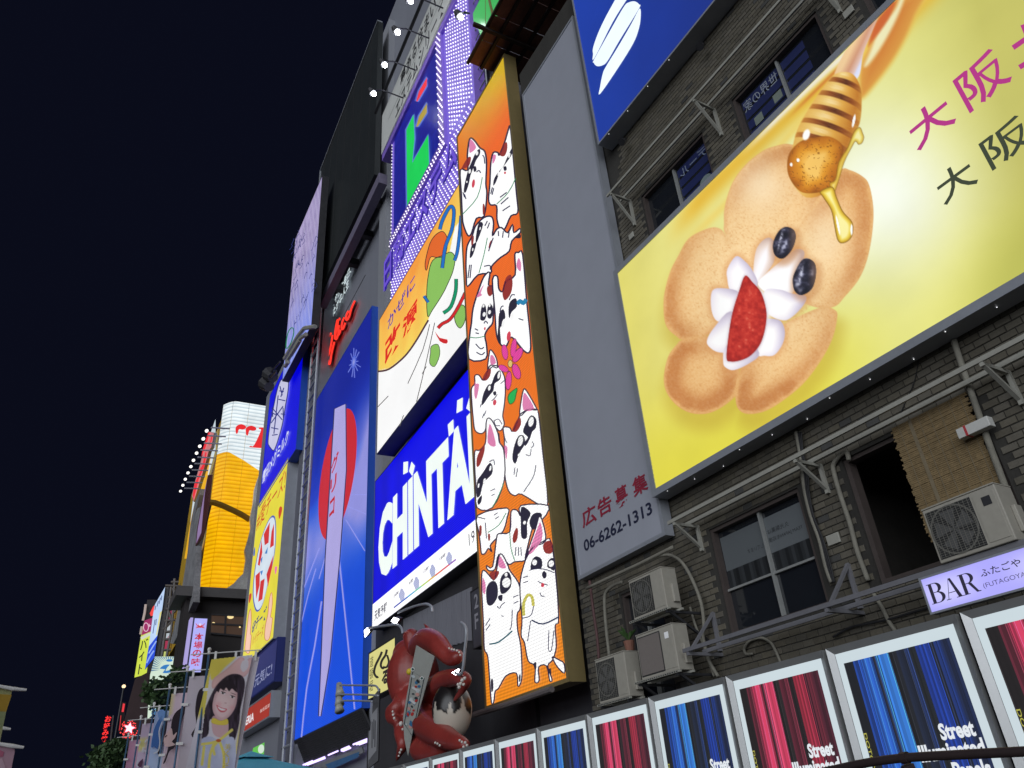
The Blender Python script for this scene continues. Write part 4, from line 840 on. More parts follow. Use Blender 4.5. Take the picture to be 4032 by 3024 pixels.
for x, y in ((-8.25, 10.72), (-7.8, 10.95)): A = Art(PW, -.134, .001); polyuv(A, circ(x, y, .17, .14, 24), (120, 134, 134)); A.build('poster_disc', PRT, u1w)
A = Art(PW, -.136, .001)
for a, b in ((-6.5, -5.57), (-5.49, -4.95)):
    for k in range(5): A.rect(a, b, 10.55+k*.27, 10.55+k*.27+.2, NB, 0)
A.build('blue_poster', PRT, u2w)
A = Art(PW, -.134, .001); A.text('世界の家', -6.48, -5.62, 11.52, 11.80, (150, 158, 170), 0, mirror=True)
A.build('poster_lettering', PRT, u2w)
for a, c in ((-6.35, 11.05), (-5.85, 11.12), (-6.1, 10.75), (-5.75, 10.7)): A = Art(PW, -.134, .001); A.rect(a, a+.2, c, c+.2, (120, 130, 122), 0); A.build('poster_square', PRT, u2w)
# open dark window with a reed blind
a, b, c, d = OP['W2']; m = MB()
for (p, r, s, e_) in ((a, b, d-.06, d), (a, b, c, c+.06), (a, a+.07, c+.06, d-.06), (b-.07, b, c+.06, d-.06)): m.box(PW.at(p, s, -.2), PW.u*(r-p), PW.v*(e_-s), PW.n*.16)
wo2 = m.build('window', FRM, bd)
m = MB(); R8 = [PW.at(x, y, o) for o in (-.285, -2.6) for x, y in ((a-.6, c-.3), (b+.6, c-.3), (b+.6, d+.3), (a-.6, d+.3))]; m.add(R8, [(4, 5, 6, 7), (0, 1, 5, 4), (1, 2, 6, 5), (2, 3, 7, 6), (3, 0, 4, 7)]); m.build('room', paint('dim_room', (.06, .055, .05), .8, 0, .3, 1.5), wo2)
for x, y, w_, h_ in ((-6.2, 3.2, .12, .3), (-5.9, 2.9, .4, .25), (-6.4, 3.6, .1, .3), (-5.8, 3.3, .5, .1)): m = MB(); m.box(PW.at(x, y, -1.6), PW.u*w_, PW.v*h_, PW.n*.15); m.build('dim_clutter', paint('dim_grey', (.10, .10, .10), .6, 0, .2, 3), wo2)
bl = empty('reed_blind', None, 'brown reed blind half covering the open dark window beside the air conditioner', 'blind')
REED = paint('dry_reed', (.22, .155, .075), .8, 0, .45, 14, .3)
bu0 = PW.uv(*q('s4', 1410, 830))[0]; bu1 = PW.uv(*q('s4', 1812, 630))[0]; bz1 = 4.32; bz0 = 2.7
for i in range(64):
    z = bz0+(bz1-bz0)*i/64; m = MB(); j = rnd.uniform(-.02, .02); m.box(PW.at(bu0+j, z, .05), PW.u*(bu1-bu0+j*.5), PW.v*.0215+PW.u*0, PW.n*.012*rnd.uniform(.6, 1.4)); m.build('reed', REED, bl)
for i in range(7): m = MB(); u_ = bu0+.12+i*(bu1-bu0-.2)/6; m.box(PW.at(u_, bz0, .064), PW.u*(.05 if i == 1 else .008), PW.v*(bz1-bz0), PW.n*.004); m.build('binding', paint('reed_binding', (.20, .16, .10), .8, 0, .3, 9), bl)

# ------------------------------------------------------------------ rails on brackets
def railset(name, label, z, offs, ua, ub, brs, tall=.5, mat=OFFW, up=-1):
    e = empty(name, None, label, 'rail')
    for o in offs: m = MB(); m.box(PW.at(ua, z-.03, o), PW.u*(ub-ua), PW.v*.06, PW.n*.035); m.build('bar', mat, e)
    for u_ in brs:
        m = MB(); m.box(PW.at(u_, z-.045 if up < 0 else z-.2, .0), PW.u*.06, PW.v*.05, PW.n*(max(offs)+.03)) if 0 else m.bar(PW.at(u_, z-.06, .0), PW.at(u_, z-.06, max(offs)+.03), .05, .05)
        m.bar(PW.at(u_, z-.06, max(offs)), PW.at(u_, z+up*tall, .03), .05, .04); m.bar(PW.at(u_, z+up*tall-.05*(up < 0), .03), PW.at(u_, z-.06+.06*(up > 0), .03), .08, .05); m.build('bracket', mat, e)
    return e
railset('sign_rail', 'pale steel rail pair on brackets over the lower windows', 4.36, (.55, .17), -9.95, 2, (-9.8, -7.02, -4.1, -1.2), .45, up=-1)
railset('sign_rail', 'pale steel rail pair on brackets over the upper windows', 12.18, (.55, .17), -10.0, 2, (-9.85, -7.01, -4.1, -1.2), .75)
railset('window_rail', 'grey steel rail pair on brackets carrying the air conditioner by the bar sign', 2.19, (.72, .30), -9.95, 2, (-9.85, -7.05, -4.1), .62, paint('grey_steel', (.22, .22, .24), .5, .3, .15, 3), up=1)

# ------------------------------------------------------------------ air conditioners
ACM = paint('aged_ivory', (.36, .34, .29), .55, 0, .16, 2.0, streak=True)
GRL = paint('grille_grey', (.17, .165, .145), .6, 0, .15, 4)
def aircon(label, u_, z_, off, w_=.92, h_=.68, d_=.32, mesh=False, badge=None):
    """off = distance of the front from the wall; fan grille on the left, service panel on the right"""
    e = empty('air_conditioner', None, label, 'air conditioner'); P_ = lambda a, b, o=0: PW.at(u_+a, z_+b, off+o)
    m = MB(); m.box(P_(0, 0, -d_), PW.u*w_, PW.v*h_, PW.n*d_); m.build('casing', ACM, e, bevel=.012)
    gw = w_*.66
    m = MB(); m.box(P_(.03, .04, .001), PW.u*(gw-.03), PW.v*(h_-.08), PW.n*.004); m.build('grille_recess', paint('fan_dark', (.035, .035, .036), .7, 0, .2, 4), e)
    if mesh:
        m = MB(); m.box(P_(.05, .06, .007), PW.u*(gw-.07), PW.v*(h_-.12), PW.n*.006); m.build('mesh_screen', paint('taupe_mesh', (.20, .175, .16), .8, 0, .1, 30), e)
    else:
        c = P_(gw/2+.01, h_/2, .006); m = MB()
        for i in range(5):
            a = i*1.2566; m.add([c, c+PW.u*math.cos(a)*.24+PW.v*math.sin(a)*.24, c+PW.u*math.cos(a+.8)*.24+PW.v*math.sin(a+.8)*.24+PW.n*.003], [(0, 1, 2)])
        m.build('fan_blades', paint('fan_grey', (.12, .12, .12), .5, 0, .1, 4), e)
        m = MB(); n_ = 40; vs = []
        for i in range(n_): t = 2*math.pi*i/n_; vs += [c+(PW.u*math.cos(t)+PW.v*math.sin(t))*.265+PW.n*.004, c+(PW.u*math.cos(t)+PW.v*math.sin(t))*.285+PW.n*.004]
        m.add(vs, [(2*i, 2*i+1, (2*i+3) % (2*n_), (2*i+2) % (2*n_)) for i in range(n_)]); m.build('fan_ring', GRL, e)
        for i in range(11): x = .05+i*(gw-.08)/10; m = MB(); m.box(P_(x, .045, .016), PW.u*.004, PW.v*(h_-.09), PW.n*.006); m.build('grille_wire', GRL, e)
        for i in range(22): y = .05+i*(h_-.1)/21; m = MB(); m.box(P_(.035, y, .010), PW.u*(gw-.04), PW.v*.004, PW.n*.005); m.build('grille_wire', GRL, e)
    m = MB(); m.box(P_(gw+.03, .05, .001), PW.u*(w_-gw-.06), PW.v*(h_-.1), PW.n*.006); m.build('service_panel', ACM, e, bevel=.004)
    m = MB(); m.box(P_(0, h_, -d_-.005), PW.u*w_, PW.v*.018, PW.n*(d_+.015)); m.build('lid', ACM, e, bevel=.005)
    m = MB(); m.box(P_(w_+.002, .1, -d_*.85), PW.u*.05, PW.v*.3, PW.n*d_*.4); m.build('valve_cover', ACM, e, bevel=.01)
    if badge: 
        m = MB(); m.box(P_(gw+.12, h_-.2, .008), PW.u*.1, PW.v*.1, PW.n*.004); m.build('badge', DARKM if badge == 1 else PRT, e)
    return e
def rack(label, u_, z_, off, w_):
    e = empty('condenser_rack', None, label, 'bracket'); 
    for o in (off-.04, off-.32):
        m = MB(); m.box(PW.at(u_, z_-.035, o), PW.u*w_, PW.v*.035, PW.n*.035); m.build('perforated_rail', OFFW, e)
    m = MB()
    for i in range(20): m.box(PW.at(u_+.03+i*(w_-.06)/20, z_-.026, off-.004), PW.u*.03, PW.v*.016, PW.n*.004)
    m.build('rail_slots', BLACK, e)['kind'] = 'stuff'
    for x in (.1, w_-.1):
        m = MB(); m.bar(PW.at(u_+x, z_-.055, off-.02), PW.at(u_+x, z_-.055, .0), .04); m.bar(PW.at(u_+x, z_-.06, off-.1), PW.at(u_+x, z_-.5, .02), .04); m.build('strut', DARKM, e)
aircon('ivory air conditioner with round fan guard standing on the rails over the bar sign', -5.30, 2.225, .80, .90, .64, .33, badge=1)
aircon('ivory air conditioner on the upper rack, under the grey vacant board', -11.02, 2.92, .78); rack('perforated steel rack under the air conditioner hung below the vacant board', -11.1, 2.91, .84, 1.1)
aircon('ivory air conditioner with taupe mesh front on the lower rack', -11.05, 1.93, .78, .98, .72, mesh=True, badge=2); rack('perforated steel rack under the mesh fronted air conditioner', -11.2, 1.92, .84, 1.2)
aircon('ivory air conditioner standing lowest, beside a potted plant', -12.32, 1.74, .80, .90, .74); rack('perforated steel rack under the lowest air conditioner', -12.35, 1.73, .85, 1.0)
# potted plant on the lowest unit
pp = empty('potted_plant', None, 'small green plant in a terracotta pot on the lowest air conditioner', 'plant'); c = PW.at(-11.55, 2.52, .55)
m = MB(); m.disc(c, (0, 0, 1), .075, 12, .10, .17); m.build('pot', paint('terracotta', (.22, .10, .07), .8, 0, .2, 6), pp)
m = MB()
for i in range(16):
    a = rnd.uniform(0, 6.28); l = rnd.uniform(.15, .32); t = c+V((math.cos(a)*l*.7, math.sin(a)*l*.7, .17+l)); b_ = c+V((0, 0, .17)); s_ = V((-math.sin(a), math.cos(a), 0))*.03; k = b_.lerp(t, .6)
    m.add([b_, k+s_, t-V((0, 0, .06)), k-s_], [(0, 1, 2, 3)])
m.build('leaves', paint('leaf_green', (.05, .11, .03), .6, 0, .3, 9), pp)

# ------------------------------------------------------------------ pipes, cables and boxes on the wall
def pipe(name, label, cat, reg, s, r, off, mat, sm=6):
    o = MB().tube([PW.hit(*p, off) for p in Q(reg, s)], r, 8, smooth=sm).build(name, mat, None, True); tag(o, label, cat); return o
LAG = paint('lagged_pipe', (.21, .20, .165), .8, 0, .25, 8, .4); CAB = paint('black_cable', (.02, .02, .022), .6, 0, .2, 5)
pipe('lagged_pipe', 'taped pale pipe bending down beside the open dark window', 'pipe', 's4', '1165,985 1150,940 1110,965 1080,1010 1085,1060 1120,1180 1170,1330 1210,1480 1270,1640', .035, .06, LAG)
pipe('lagged_pipe', 'thin taped pipe continuing under the window rails above the light panels', 'pipe', 'r8', '590,720 640,800 680,880 720,940', .028, .06, LAG)
pipe('drain_pipe', 'grey drain pipe with dark clamps running down past the reed blind', 'pipe', 's4', '1735,330 1790,500 1860,700 1930,900 1990,1060 2060,1250 2130,1430', .04, .09, LAG)
pipe('refrigerant_hose', 'pale hose looping from the upper rack down past the lower window', 'hose', 'r7', '540,525 600,525 660,565 715,660 760,780 775,900 770,960 800,1080 850,1170', .03, .16, LAG)
pipe('refrigerant_hose', 'pale hose running straight beside the stacked air conditioners', 'hose', 'r7', '700,800 730,900 760,970 790,1060 830,1170', .022, .12, LAG)
pipe('hooked_hose', 'short hooked pale hose on the brick under the grid window', 'hose', 'r7', '1035,1048 1000,1050 990,1020 1020,980 1080,965 1130,990 1160,1040 1185,1100', .022, .06, LAG)
pipe('horizontal_pipe', 'long grey pipe slung under the vacant board', 'pipe', 'r7', '150,700 300,630 420,575 520,525 610,480', .035, .45, LAG, 3)
pipe('riser_pipe', 'grey riser with a bend left of the stacked air conditioners', 'pipe', 'r7', '340,665 290,685 250,725 245,800 255,930 270,1060', .032, .3, LAG)
pipe('riser_pipe', 'thin dark red riser next to the cat screen', 'pipe', 'r7', '165,660 185,820 205,960 215,1080', .03, .25, paint('dull_red_pipe', (.10, .05, .05), .7, 0, .2, 4))
for i in range(5):
    x = i*9; pipe('black_cable', ['slack black cable at the grid window corner', 'thick black cable tied beside the grid window', 'thin black cable dropping from the sign rail', 'black cable looping past the grid window', 'frayed black cable under the sign rail bracket'][i], 'cable', 's4', f'{870+x},830 {895+x*.6},950 {905+x},1060 {920+x*.8},1160 {955+x*.5},1290 {1000+x*.7},1420 {1030+x},1560 {1065+x*.6},1650', .012 if i != 1 else .035, .05+.01*i, CAB if i != 1 else LAG)
pipe('sagging_cable', 'long black cable sagging along the brick above the light panels', 'cable', 'r8', '380,960 470,910 560,890 680,865 780,835 900,800', .016, .07, CAB)
pipe('wall_wire', 'thin wire crossing the brick above the reed blind', 'cable', 's4', '1545,440 1520,560 1480,650 1440,745', .006, .03, CAB)
def wbox(name, label, cat, reg, Lp, Rp, Tp, Bp, dep, mat, off=.02):
    a, b = PW.uv(*q(reg, *Lp))[0], PW.uv(*q(reg, *Rp))[0]; c, d = PW.uv(*q(reg, *Bp))[1], PW.uv(*q(reg, *Tp))[1]
    o = MB().box(PW.at(a, c, off), PW.u*(b-a), PW.v*(d-c), PW.n*dep).build(name, mat, None, False, .006); return tag(o, label, cat)
wbox('blank_plate', 'blank pale plate on the brick between the grid window and the open window', 'plate', 's4', (1055, 1420), (1122, 1400), (1090, 1385), (1065, 1455), .03, OFFW)
e = empty('junction_box', None, 'white box with a red stripe clipped to the drain pipe', 'box'); WB = paint('white_box', (.55, .55, .52), .5, 0, .12, 3)
j0, j1 = PW.uv(*q('s4', 1812, 850))[0], PW.uv(*q('s4', 2003, 820))[0]; jz = PW.uv(*q('s4', 1812, 870))[1]
m = MB(); m.box(PW.at(j0, jz-.05, .12), PW.u*(j1-j0), PW.v*.13, PW.n*.12); m.build('body', WB, e, bevel=.008)
m = MB(); m.box(PW.at(j0+.1, jz-.052, .121), PW.u*.03, PW.v*.134, PW.n*.122); m.build('red_stripe', paint('red_tape', (.45, .05, .06), .5, 0, .1, 4), e)
wbox('small_plate', 'small white plate by the upper window bracket', 'plate', 's2', (1540, 80), (1612, 60), (1590, 40), (1555, 125), .03, OFFW)
wbox('small_plate', 'small white plate low on the brick left of the upper windows', 'plate', 's2', (272, 1400), (302, 1395), (290, 1385), (280, 1430), .03, OFFW)
for i, (x, y, l) in enumerate(((700, 270, 'small dark floodlight under the blue billboard, over the right upper window'), (235, 835, 'small dark floodlight under the blue billboard corner'))):
    c = PW.hit(*q('s2', x, y), .22); e = empty('small_floodlight', None, l, 'lamp'); m = MB(); m.disc(c, (0, -.7, -.7), .06, 10, .09, .12); m.build('head', DARKM, e); m = MB(); m.tube([c+V((0, .03, .05)), PW.hit(*q('s2', x+14, y-18), .0)], .014, 6); m.build('arm', DARKM, e)

# ------------------------------------------------------------------ bar sign
PB = Plane(8.3, 1.4); xb0, zb1_ = PB.uv(3614.5, 2278); zb0_ = PB.uv(3664, 2421)[1]
bs = signbox('bar_sign', 'small backlit lilac sign with dark serif BAR lettering', PB, xb0, xb0+1.62, zb0_, zb1_, .12, .022, ALU, None, FACE, 24, 8, lambda a, b: mixc((172, 168, 250), (206, 204, 255), (math.sin(a*9.5)*.5+.5)*math.sin(b*3.14)), 1.0, .012, 'sign')
A = Art(PB, -.009, .001); SD = (34, 30, 52)
def U(x, y): return (BX+BWd*x, BZ+BH*y)
def serif_B():
    polyuv(A, [U(.1, 0), U(.3, 0), U(.3, 1), U(.1, 1)], SD); polyuv(A, [U(0, 0), U(.5, 0), U(.5, .035), U(0, .035)], SD, 1); polyuv(A, [U(0, .965), U(.5, .965), U(.5, 1), U(0, 1)], SD, 1); polyuv(A, [U(.28, .515), U(.5, .515), U(.5, .55), U(.28, .55)], SD, 1)
    for cy, ry, rx in ((.757, .243, .36), (.275, .275, .44)):
        o = [U(.48+rx*math.cos(t), cy+ry*math.sin(t)) for t in (math.pi*(i/14-.5) for i in range(15))]; i_ = [U(.46+(rx-.19)*math.cos(t), cy+(ry-.035)*math.sin(t)) for t in (math.pi*(i/14-.5) for i in range(15))]
        polyuv(A, o+i_[::-1], SD, 2)
def serif_A():
    polyuv(A, [U(.44, 1), U(.58, 1), U(.93, .03), U(.72, .03)], SD); polyuv(A, [U(.44, .98), U(.47, .98), U(.15, .03), U(.11, .03)], SD, 1); polyuv(A, [U(.24, .3), U(.66, .3), U(.66, .335), U(.24, .335)], SD, 1)
    polyuv(A, [U(0, 0), U(.28, 0), U(.28, .035), U(0, .035)], SD, 2); polyuv(A, [U(.6, 0), U(1.0, 0), U(1.0, .035), U(.6, .035)], SD, 2)
def serif_R():
    polyuv(A, [U(.1, 0), U(.3, 0), U(.3, 1), U(.1, 1)], SD); polyuv(A, [U(0, 0), U(.4, 0), U(.4, .035), U(0, .035)], SD, 1); polyuv(A, [U(0, .965), U(.5, .965), U(.5, 1), U(0, 1)], SD, 1)
    o = [U(.46+.38*math.cos(t), .745+.255*math.sin(t)) for t in (math.pi*(i/14-.5) for i in range(15))]; i_ = [U(.44+.2*math.cos(t), .745+.22*math.sin(t)) for t in (math.pi*(i/14-.5) for i in range(15))]
    polyuv(A, o+i_[::-1], SD, 2); polyuv(A, [U(.28, .49), U(.46, .49), U(.46, .525), U(.28, .525)], SD, 1); polyuv(A, [U(.45, .5), U(.64, .5), U(.9, .05), U(1.02, .035), U(1.02, 0), U(.78, 0)], SD, 3)
x0_ = PB.uv(*q('r8', 873, 686))[0]; x1_ = PB.uv(*q('r8', 1168, 710))[0]; BZ = PB.uv(*q('r8', 905, 788))[1]; BH = PB.uv(*q('r8', 877, 682))[1]-BZ; wd = (x1_-x0_)
for k, fn_ in enumerate((serif_B, serif_A, serif_R)): BX = x0_+wd*(0, .31, .655)[k]; BWd = wd*.345; fn_()
A.build('serif_lettering', LIT, bs)
A = Art(PB, -.009, .001); A.tpx('ふたごや', q('r8', 1163, 625), q('r8', 1378, 560), q('r8', 1175, 595), q('r8', 1170, 642), SD, 0, bold=.01); A.build('kana_lettering', LIT, bs)
A = Art(PB, -.009, .001); A.tpx('(FUTAGOYA)', q('r8', 1180, 690), q('r8', 1425, 640), q('r8', 1185, 672), q('r8', 1188, 706), (60, 54, 96), 0, bold=-.005); A.build('roman_lettering', LIT, bs)
# ------------------------------------------------------------------ street light panels along the walk
DP = 4.6; PP = Plane(DP, .1)
px0 = PP.uv(2561.5, 2744.8)[0]; pitch = (PP.uv(3790, 2413)[0]-px0)/3; pw = pitch-.034; ztop = (PP.uv(2561.5, 2744.8)[1]+PP.uv(3769.3, 2419.8)[1])/2; ph = pw*1.52
WHB = (206, 220, 226)
def stripes(kind):
    r2 = random.Random(3); out = []; x = 0.0
    base = [(24, 26, 34), (28, 66, 150), (44, 98, 196), (40, 92, 190), (30, 34, 52), (54, 122, 216), (58, 130, 224), (26, 28, 34), (28, 36, 58), (34, 52, 100), (30, 34, 40), (32, 66, 170), (36, 74, 186), (30, 38, 60), (32, 58, 130), (30, 44, 84)] if kind == 'b' else \
           [(30, 24, 26), (96, 34, 50), (206, 60, 96), (214, 64, 100), (50, 26, 34), (224, 72, 108), (212, 62, 98), (32, 28, 30), (88, 30, 46), (104, 38, 54), (34, 26, 30), (176, 48, 72), (190, 54, 82), (74, 28, 42), (112, 40, 58), (84, 32, 50)]
    ws = [1.3, 1.0, 1.0, .7, .35, .9, .9, 1.0, 1.1, .5, .8, 1.0, .7, .5, .8, 1.1]; t = sum(ws)
    for c, w_ in zip(base, ws):
        k = 4
        for i in range(k): f = r2.uniform(.72, 1.22); out.append((x, x+w_/t/k, tuple(min(255, v*f) for v in c))); x += w_/t/k
        if r2.random() > .4: l = r2.uniform(x-w_/t, x-.006); out.append((l, l+.004, tuple(min(255, v*1.6+20) for v in c)))
        if r2.random() > .5: l = r2.uniform(x-w_/t, x-.006); out.append((l, l+.005, tuple(v*.4 for v in c)))
    return out
PLF = litmat('panel_backlight', .95, dirt=.05); PLT = litmat('panel_print', .8, sample=False)
class LP:  # local plane with origin at a panel's foot
    def __init__(s): s.u = V((1, 0, 0)); s.v = V((0, 0, 1)); s.n = V((0, -1, 0)); s.p0 = V((0, 0, 0))
    def at(s, u, v, off=0.0): return s.u*u+s.v*v+s.n*off
SILV = paint('brushed_silver', (.42, .43, .43), .38, .55, .08, 2)
def panel(kind):
    e = empty('light_panel', None, 'x', 'light panel', 'light panels along the river walk'); L = LP(); fw = .045; fd = .028
    m = MB(); m.box((0.001, .012, .001), (pw-.002, 0, 0), (0, .1, 0), (0, 0, ph-.002)); m.build('housing', DARKM, e)
    # chamfered frame bars
    def cham(a0, a1, b0, b1): m = MB(); m.add([a0, a1, b1, b0], [(0, 1, 2, 3)]); return m
    for o0, o1, i0, i1 in (((0, ph), (pw, ph), (fw, ph-fw), (pw-fw, ph-fw)), ((0, 0), (pw, 0), (fw, fw), (pw-fw, fw)), ((0, 0), (0, ph), (fw, fw), (fw, ph-fw)), ((pw, 0), (pw, ph), (pw-fw, fw), (pw-fw, ph-fw))):
        m = MB(); m.add([(o0[0], -fd, o0[1]), (o1[0], -fd, o1[1]), (i1[0], -.004, i1[1]), (i0[0], -.004, i0[1])], [(0, 1, 2, 3)])
        m.add([(o0[0], -fd, o0[1]), (o1[0], -fd, o1[1]), (o1[0], .012, o1[1]), (o0[0], .012, o0[1])], [(0, 1, 2, 3)]); m.build('frame_bar', SILV, e)
    A = Art(L, 0, .002); A.rect(fw, pw-fw, fw, ph-fw, WHB, 0); A.build('backlit_border', PLF, e)
    bx, bz = .055, .07; a0, a1, b0, b1 = fw+bx, pw-fw-bx, fw+bz, ph-fw-bz
    A = Art(L, .003, .0015)
    A.rect(a0, a1, b0, b1, (26, 26, 32), 0)
    for x, y, c in stripes(kind):
        ln = (y-x) < .006
        if y <= 1.0005: A.rect(a0+(a1-a0)*x, a0+(a1-a0)*min(1, y), b0, b1, c, 2 if ln else 1)
    A.build('striped_print', PLT, e)
    A = Art(L, .0085, .001); W_ = (238, 244, 250); tw = a1-a0; s_ = .012
    def serifed(t, u0, u1, z0, h_):
        A.text(t, u0, u1, z0, z0+h_, W_, 0, bold=.045, k=1.1)
    T_ = lambda t, u0, u1, z0, z1: A.text(t, u0, u1, ph+z0, ph+z1, W_, 0, bold=.036, k=1.1)
    T_('Street', .646, .871, -.655, -.563); T_('Illuminated', .469, .894, -.758, -.664); T_('Panels', .655, .888, -.864, -.772)
    A.build('white_lettering', PLT, e)
    A = Art(L, .0085, .001); A.text('DOTONBORI', a0+.006, a0+.030, ph-.91, ph-.553, (200, 196, 84), 0, rot=-90, bold=.01); A.build('yellow_lettering', PLT, e)
    e['placed'] = 1
    return e
pb, pr = panel('b'), panel('r')
ni = 0
SPC = {3: 'right of the lilac bar sign', 2: 'directly under the lilac bar sign', 1: 'under the grid window corner', 0: 'under the hooked hose', -1: 'under the mesh fronted air conditioner', -2: 'under the lowest air conditioner', -3: 'under the corner of the cat screen', -4: 'under the middle of the cat screen'}
for i in range(-11, 4):
    x = px0+i*pitch; k = 'b' if i % 2 == 0 else 'r'
    src = pb if k == 'b' else pr
    if i == 0 or i == 1: o = src
    else: o = copytree(src)
    o.location = PP.at(x, ztop-ph); o.rotation_euler = (0, 0, math.radians(.1)); o['placed'] = 1
    o['label'] = 'silver framed light panel with blue stripe print along the walk' if k == 'b' else 'silver framed light panel with crimson stripe print along the walk'
    if i in SPC: o['label'] = ('blue' if k == 'b' else 'crimson')+' striped light panel with silver frame '+SPC[i]
    o['group'] = 'blue striped light panels along the walk' if k == 'b' else 'crimson striped light panels along the walk'
# low wall the panels stand on
m = MB(); m.box(PP.at(px0-12*pitch, -CZ, -.1), PP.u*17*pitch, PP.v*(ztop-ph+CZ-.005), PP.n*.12); tag(m.build('panel_plinth', CONC), 'low concrete plinth under the striped light panels', 'wall')
# near handrail
hr = empty('handrail', None, 'dark brown tubular handrail with a clamp, in front of the light panels', 'handrail'); PHR = Plane(2.3, 0)
pts = [PHR.hit(*p) for p in Q('c7', '-900,1620 -300,1370 0,1290 400,1210 800,1160 1400,1125 2212,1085 3200,1040')]
RAIL = paint('brown_rail', (.035, .024, .024), .5, .1, .25, 6); m = MB(); m.tube(pts, .0135, 12, smooth=6); m.build('rail', RAIL, hr, True)
c = PHR.hit(*q('c7', 795, 1160)); m = MB(); m.tube([c-V((.012, 0, 0)), c+V((.012, 0, 0))], .017, 12); m.build('clamp', RAIL, hr)
m = MB(); m.tube([c-V((0, 0, .02)), c-V((0, -.01, .06))], .02, 8); m.tube([c-V((0, 0, .05)), V((c.x, c.y, 0))], .017, 8); m.build('post', RAIL, hr)
c = PHR.hit(*q('c7', 3000, 1048)); m = MB(); m.tube([c-V((0, 0, .02)), V((c.x, c.y, 0))], .017, 8); m.build('post', RAIL, hr)

# ------------------------------------------------------------------ rusty canopy with the green screen above the cat screen
PCN = Plane(p0=hitz(*q('d4', 700, 1080), PC.at(0, zc1).z+.25), u=(1, 0, 0), v=(0, 1, 0))
cn = empty('rusty_canopy', None, 'rust stained steel canopy of dark beams jutting above the cat screen', 'canopy')
RUST = paint('rusted_sheet', (.19, .085, .06), .8, .1, .5, 1.2, .4); RUB = paint('rust_dark_beam', (.035, .025, .022), .75, .2, .3, 3)
zc = CZ+23.5; x0, x1, y0, y1 = -15.7, -6.5, 8.3, 10.45
nx = 9
for i in range(nx):
    for j in range(4):
        a, b = x0+(x1-x0)*i/nx, x0+(x1-x0)*(i+1)/nx; c, d = y0+(y1-y0)*j/4, y0+(y1-y0)*(j+1)/4
        m = MB(); m.box((a+.01, c+.01, zc+rnd.uniform(.10, .13)), (b-a-.02, 0, 0), (0, d-c-.02, 0), (0, 0, .01)); m.build('sheet', RUST, cn)
for j in range(5): y = y0+(y1-y0)*j/4; m = MB(); m.bar((x0, y, zc+.05), (x1, y, zc+.05), .10, .1); m.build('long_beam', RUB, cn)
for x in (-14.15, -11.2, -8.2): m = MB(); m.bar((x, y0-.5, zc-.06), (x, y1, zc-.06), .12, .12); m.build('cross_beam', RUB, cn)
PGN = Plane(9.55, 0); g0 = PGN.uv(*q('d4', 235, 400))[0]; gz0 = PGN.uv(*q('d4', 360, 590))[1]
gs = empty('green_board', None, 'glowing green board standing above the rusty canopy', 'board'); A = Art(PGN, 0, .004)
A.poly(Q('d4', '228,200 240,330 310,430 360,592 470,420 545,300 720,-20 860,-400 300,-400 330,-10'), (60, 176, 88), 0); A.build('face', FACE, gs)
m = MB(); c = [PGN.hit(*p, -.02) for p in Q('d4', '228,200 240,330 310,430 360,592 470,420 545,300 720,-20 860,-400 300,-400 330,-10')]; n_ = len(c); m.add(c+[p+V((0, .15, 0)) for p in c], [tuple(range(n_)), tuple(range(n_, 2*n_))]+[(i, (i+1) % n_, n_+(i+1) % n_, n_+i) for i in range(n_)]); m.build('back', DARKM, gs)
for s in ('465,0 500,140 530,300', '410,0 412,360'): m = MB(); m.tube([PGN.hit(*p, .3) for p in Q('d4', s)], .05 if s[0:3] == '465' else .012, 8); m.build('stay', OCH, gs)
# steel ladder right of the bulb sign
PLD = Plane(9.9, 0); ld = empty('ladder', None, 'dark steel ladder between the violet bulb sign and the cat screen', 'ladder')
a0, a1 = PLD.uv(*q('d4', 205, 0))[0], PLD.uv(*q('d4', 305, 430))[0]; zt, zb_ = PLD.uv(*q('d4', 205, -200))[1], PLD.uv(*q('d4', 310, 1400))[1]-8
ul = PLD.uv(*q('d4', 280, 1000))[0]
for dx in (0, .75): m = MB(); m.tube([PLD.at(ul+dx, zb_), PLD.at(ul+dx, zt)], .035, 6); m.build('stile', ALU, ld)
z = zb_+.2
while z < zt: m = MB(); m.tube([PLD.at(ul, z), PLD.at(ul+.75, z)], .028, 6); m.build('rung', ALU, ld); z += .62
# slim dark tower behind the cat screen and board
tw = empty('dark_tower', None, 'slim dark grey building behind the cat screen', 'building'); m = MB(); m.box((-18.4, 10.6, 0), (4.7, 0, 0), (0, 8, 0), (0, 0, 40)); m.build('wall', paint('soot_grey', (.10, .10, .115), .7, .1, .2, .6, streak=True), tw)
def facing(px, dist):
    """upright plane square to the horizontal sight line, dist metres out"""
    d = ray(*px); h = V((d.x, d.y, 0)); k = dist/h.length; p = CAM+d*k; h.normalize(); return Plane(p0=(p.x, p.y, CZ), u=(h.y, -h.x, 0), v=(0, 0, 1))
def slab(name, pl, pts, th, mat, parent, off=0.0, sm=0):
    """traced outline with real thickness behind it"""
    if sm: pts = smooth2(pts, sm)
    f = [pl.hit(*p, off) for p in pts]; b = [p-pl.n*th for p in f]; n_ = len(f); t = tessellate_polygon([[V((p[0], p[1], 0)) for p in pts]])
    m = MB(); m.add(f+b, [tuple(x) for x in t]+[tuple(i+n_ for i in x) for x in t]+[(i, (i+1) % n_, n_+(i+1) % n_, n_+i) for i in range(n_)]); return m.build(name, mat, parent)

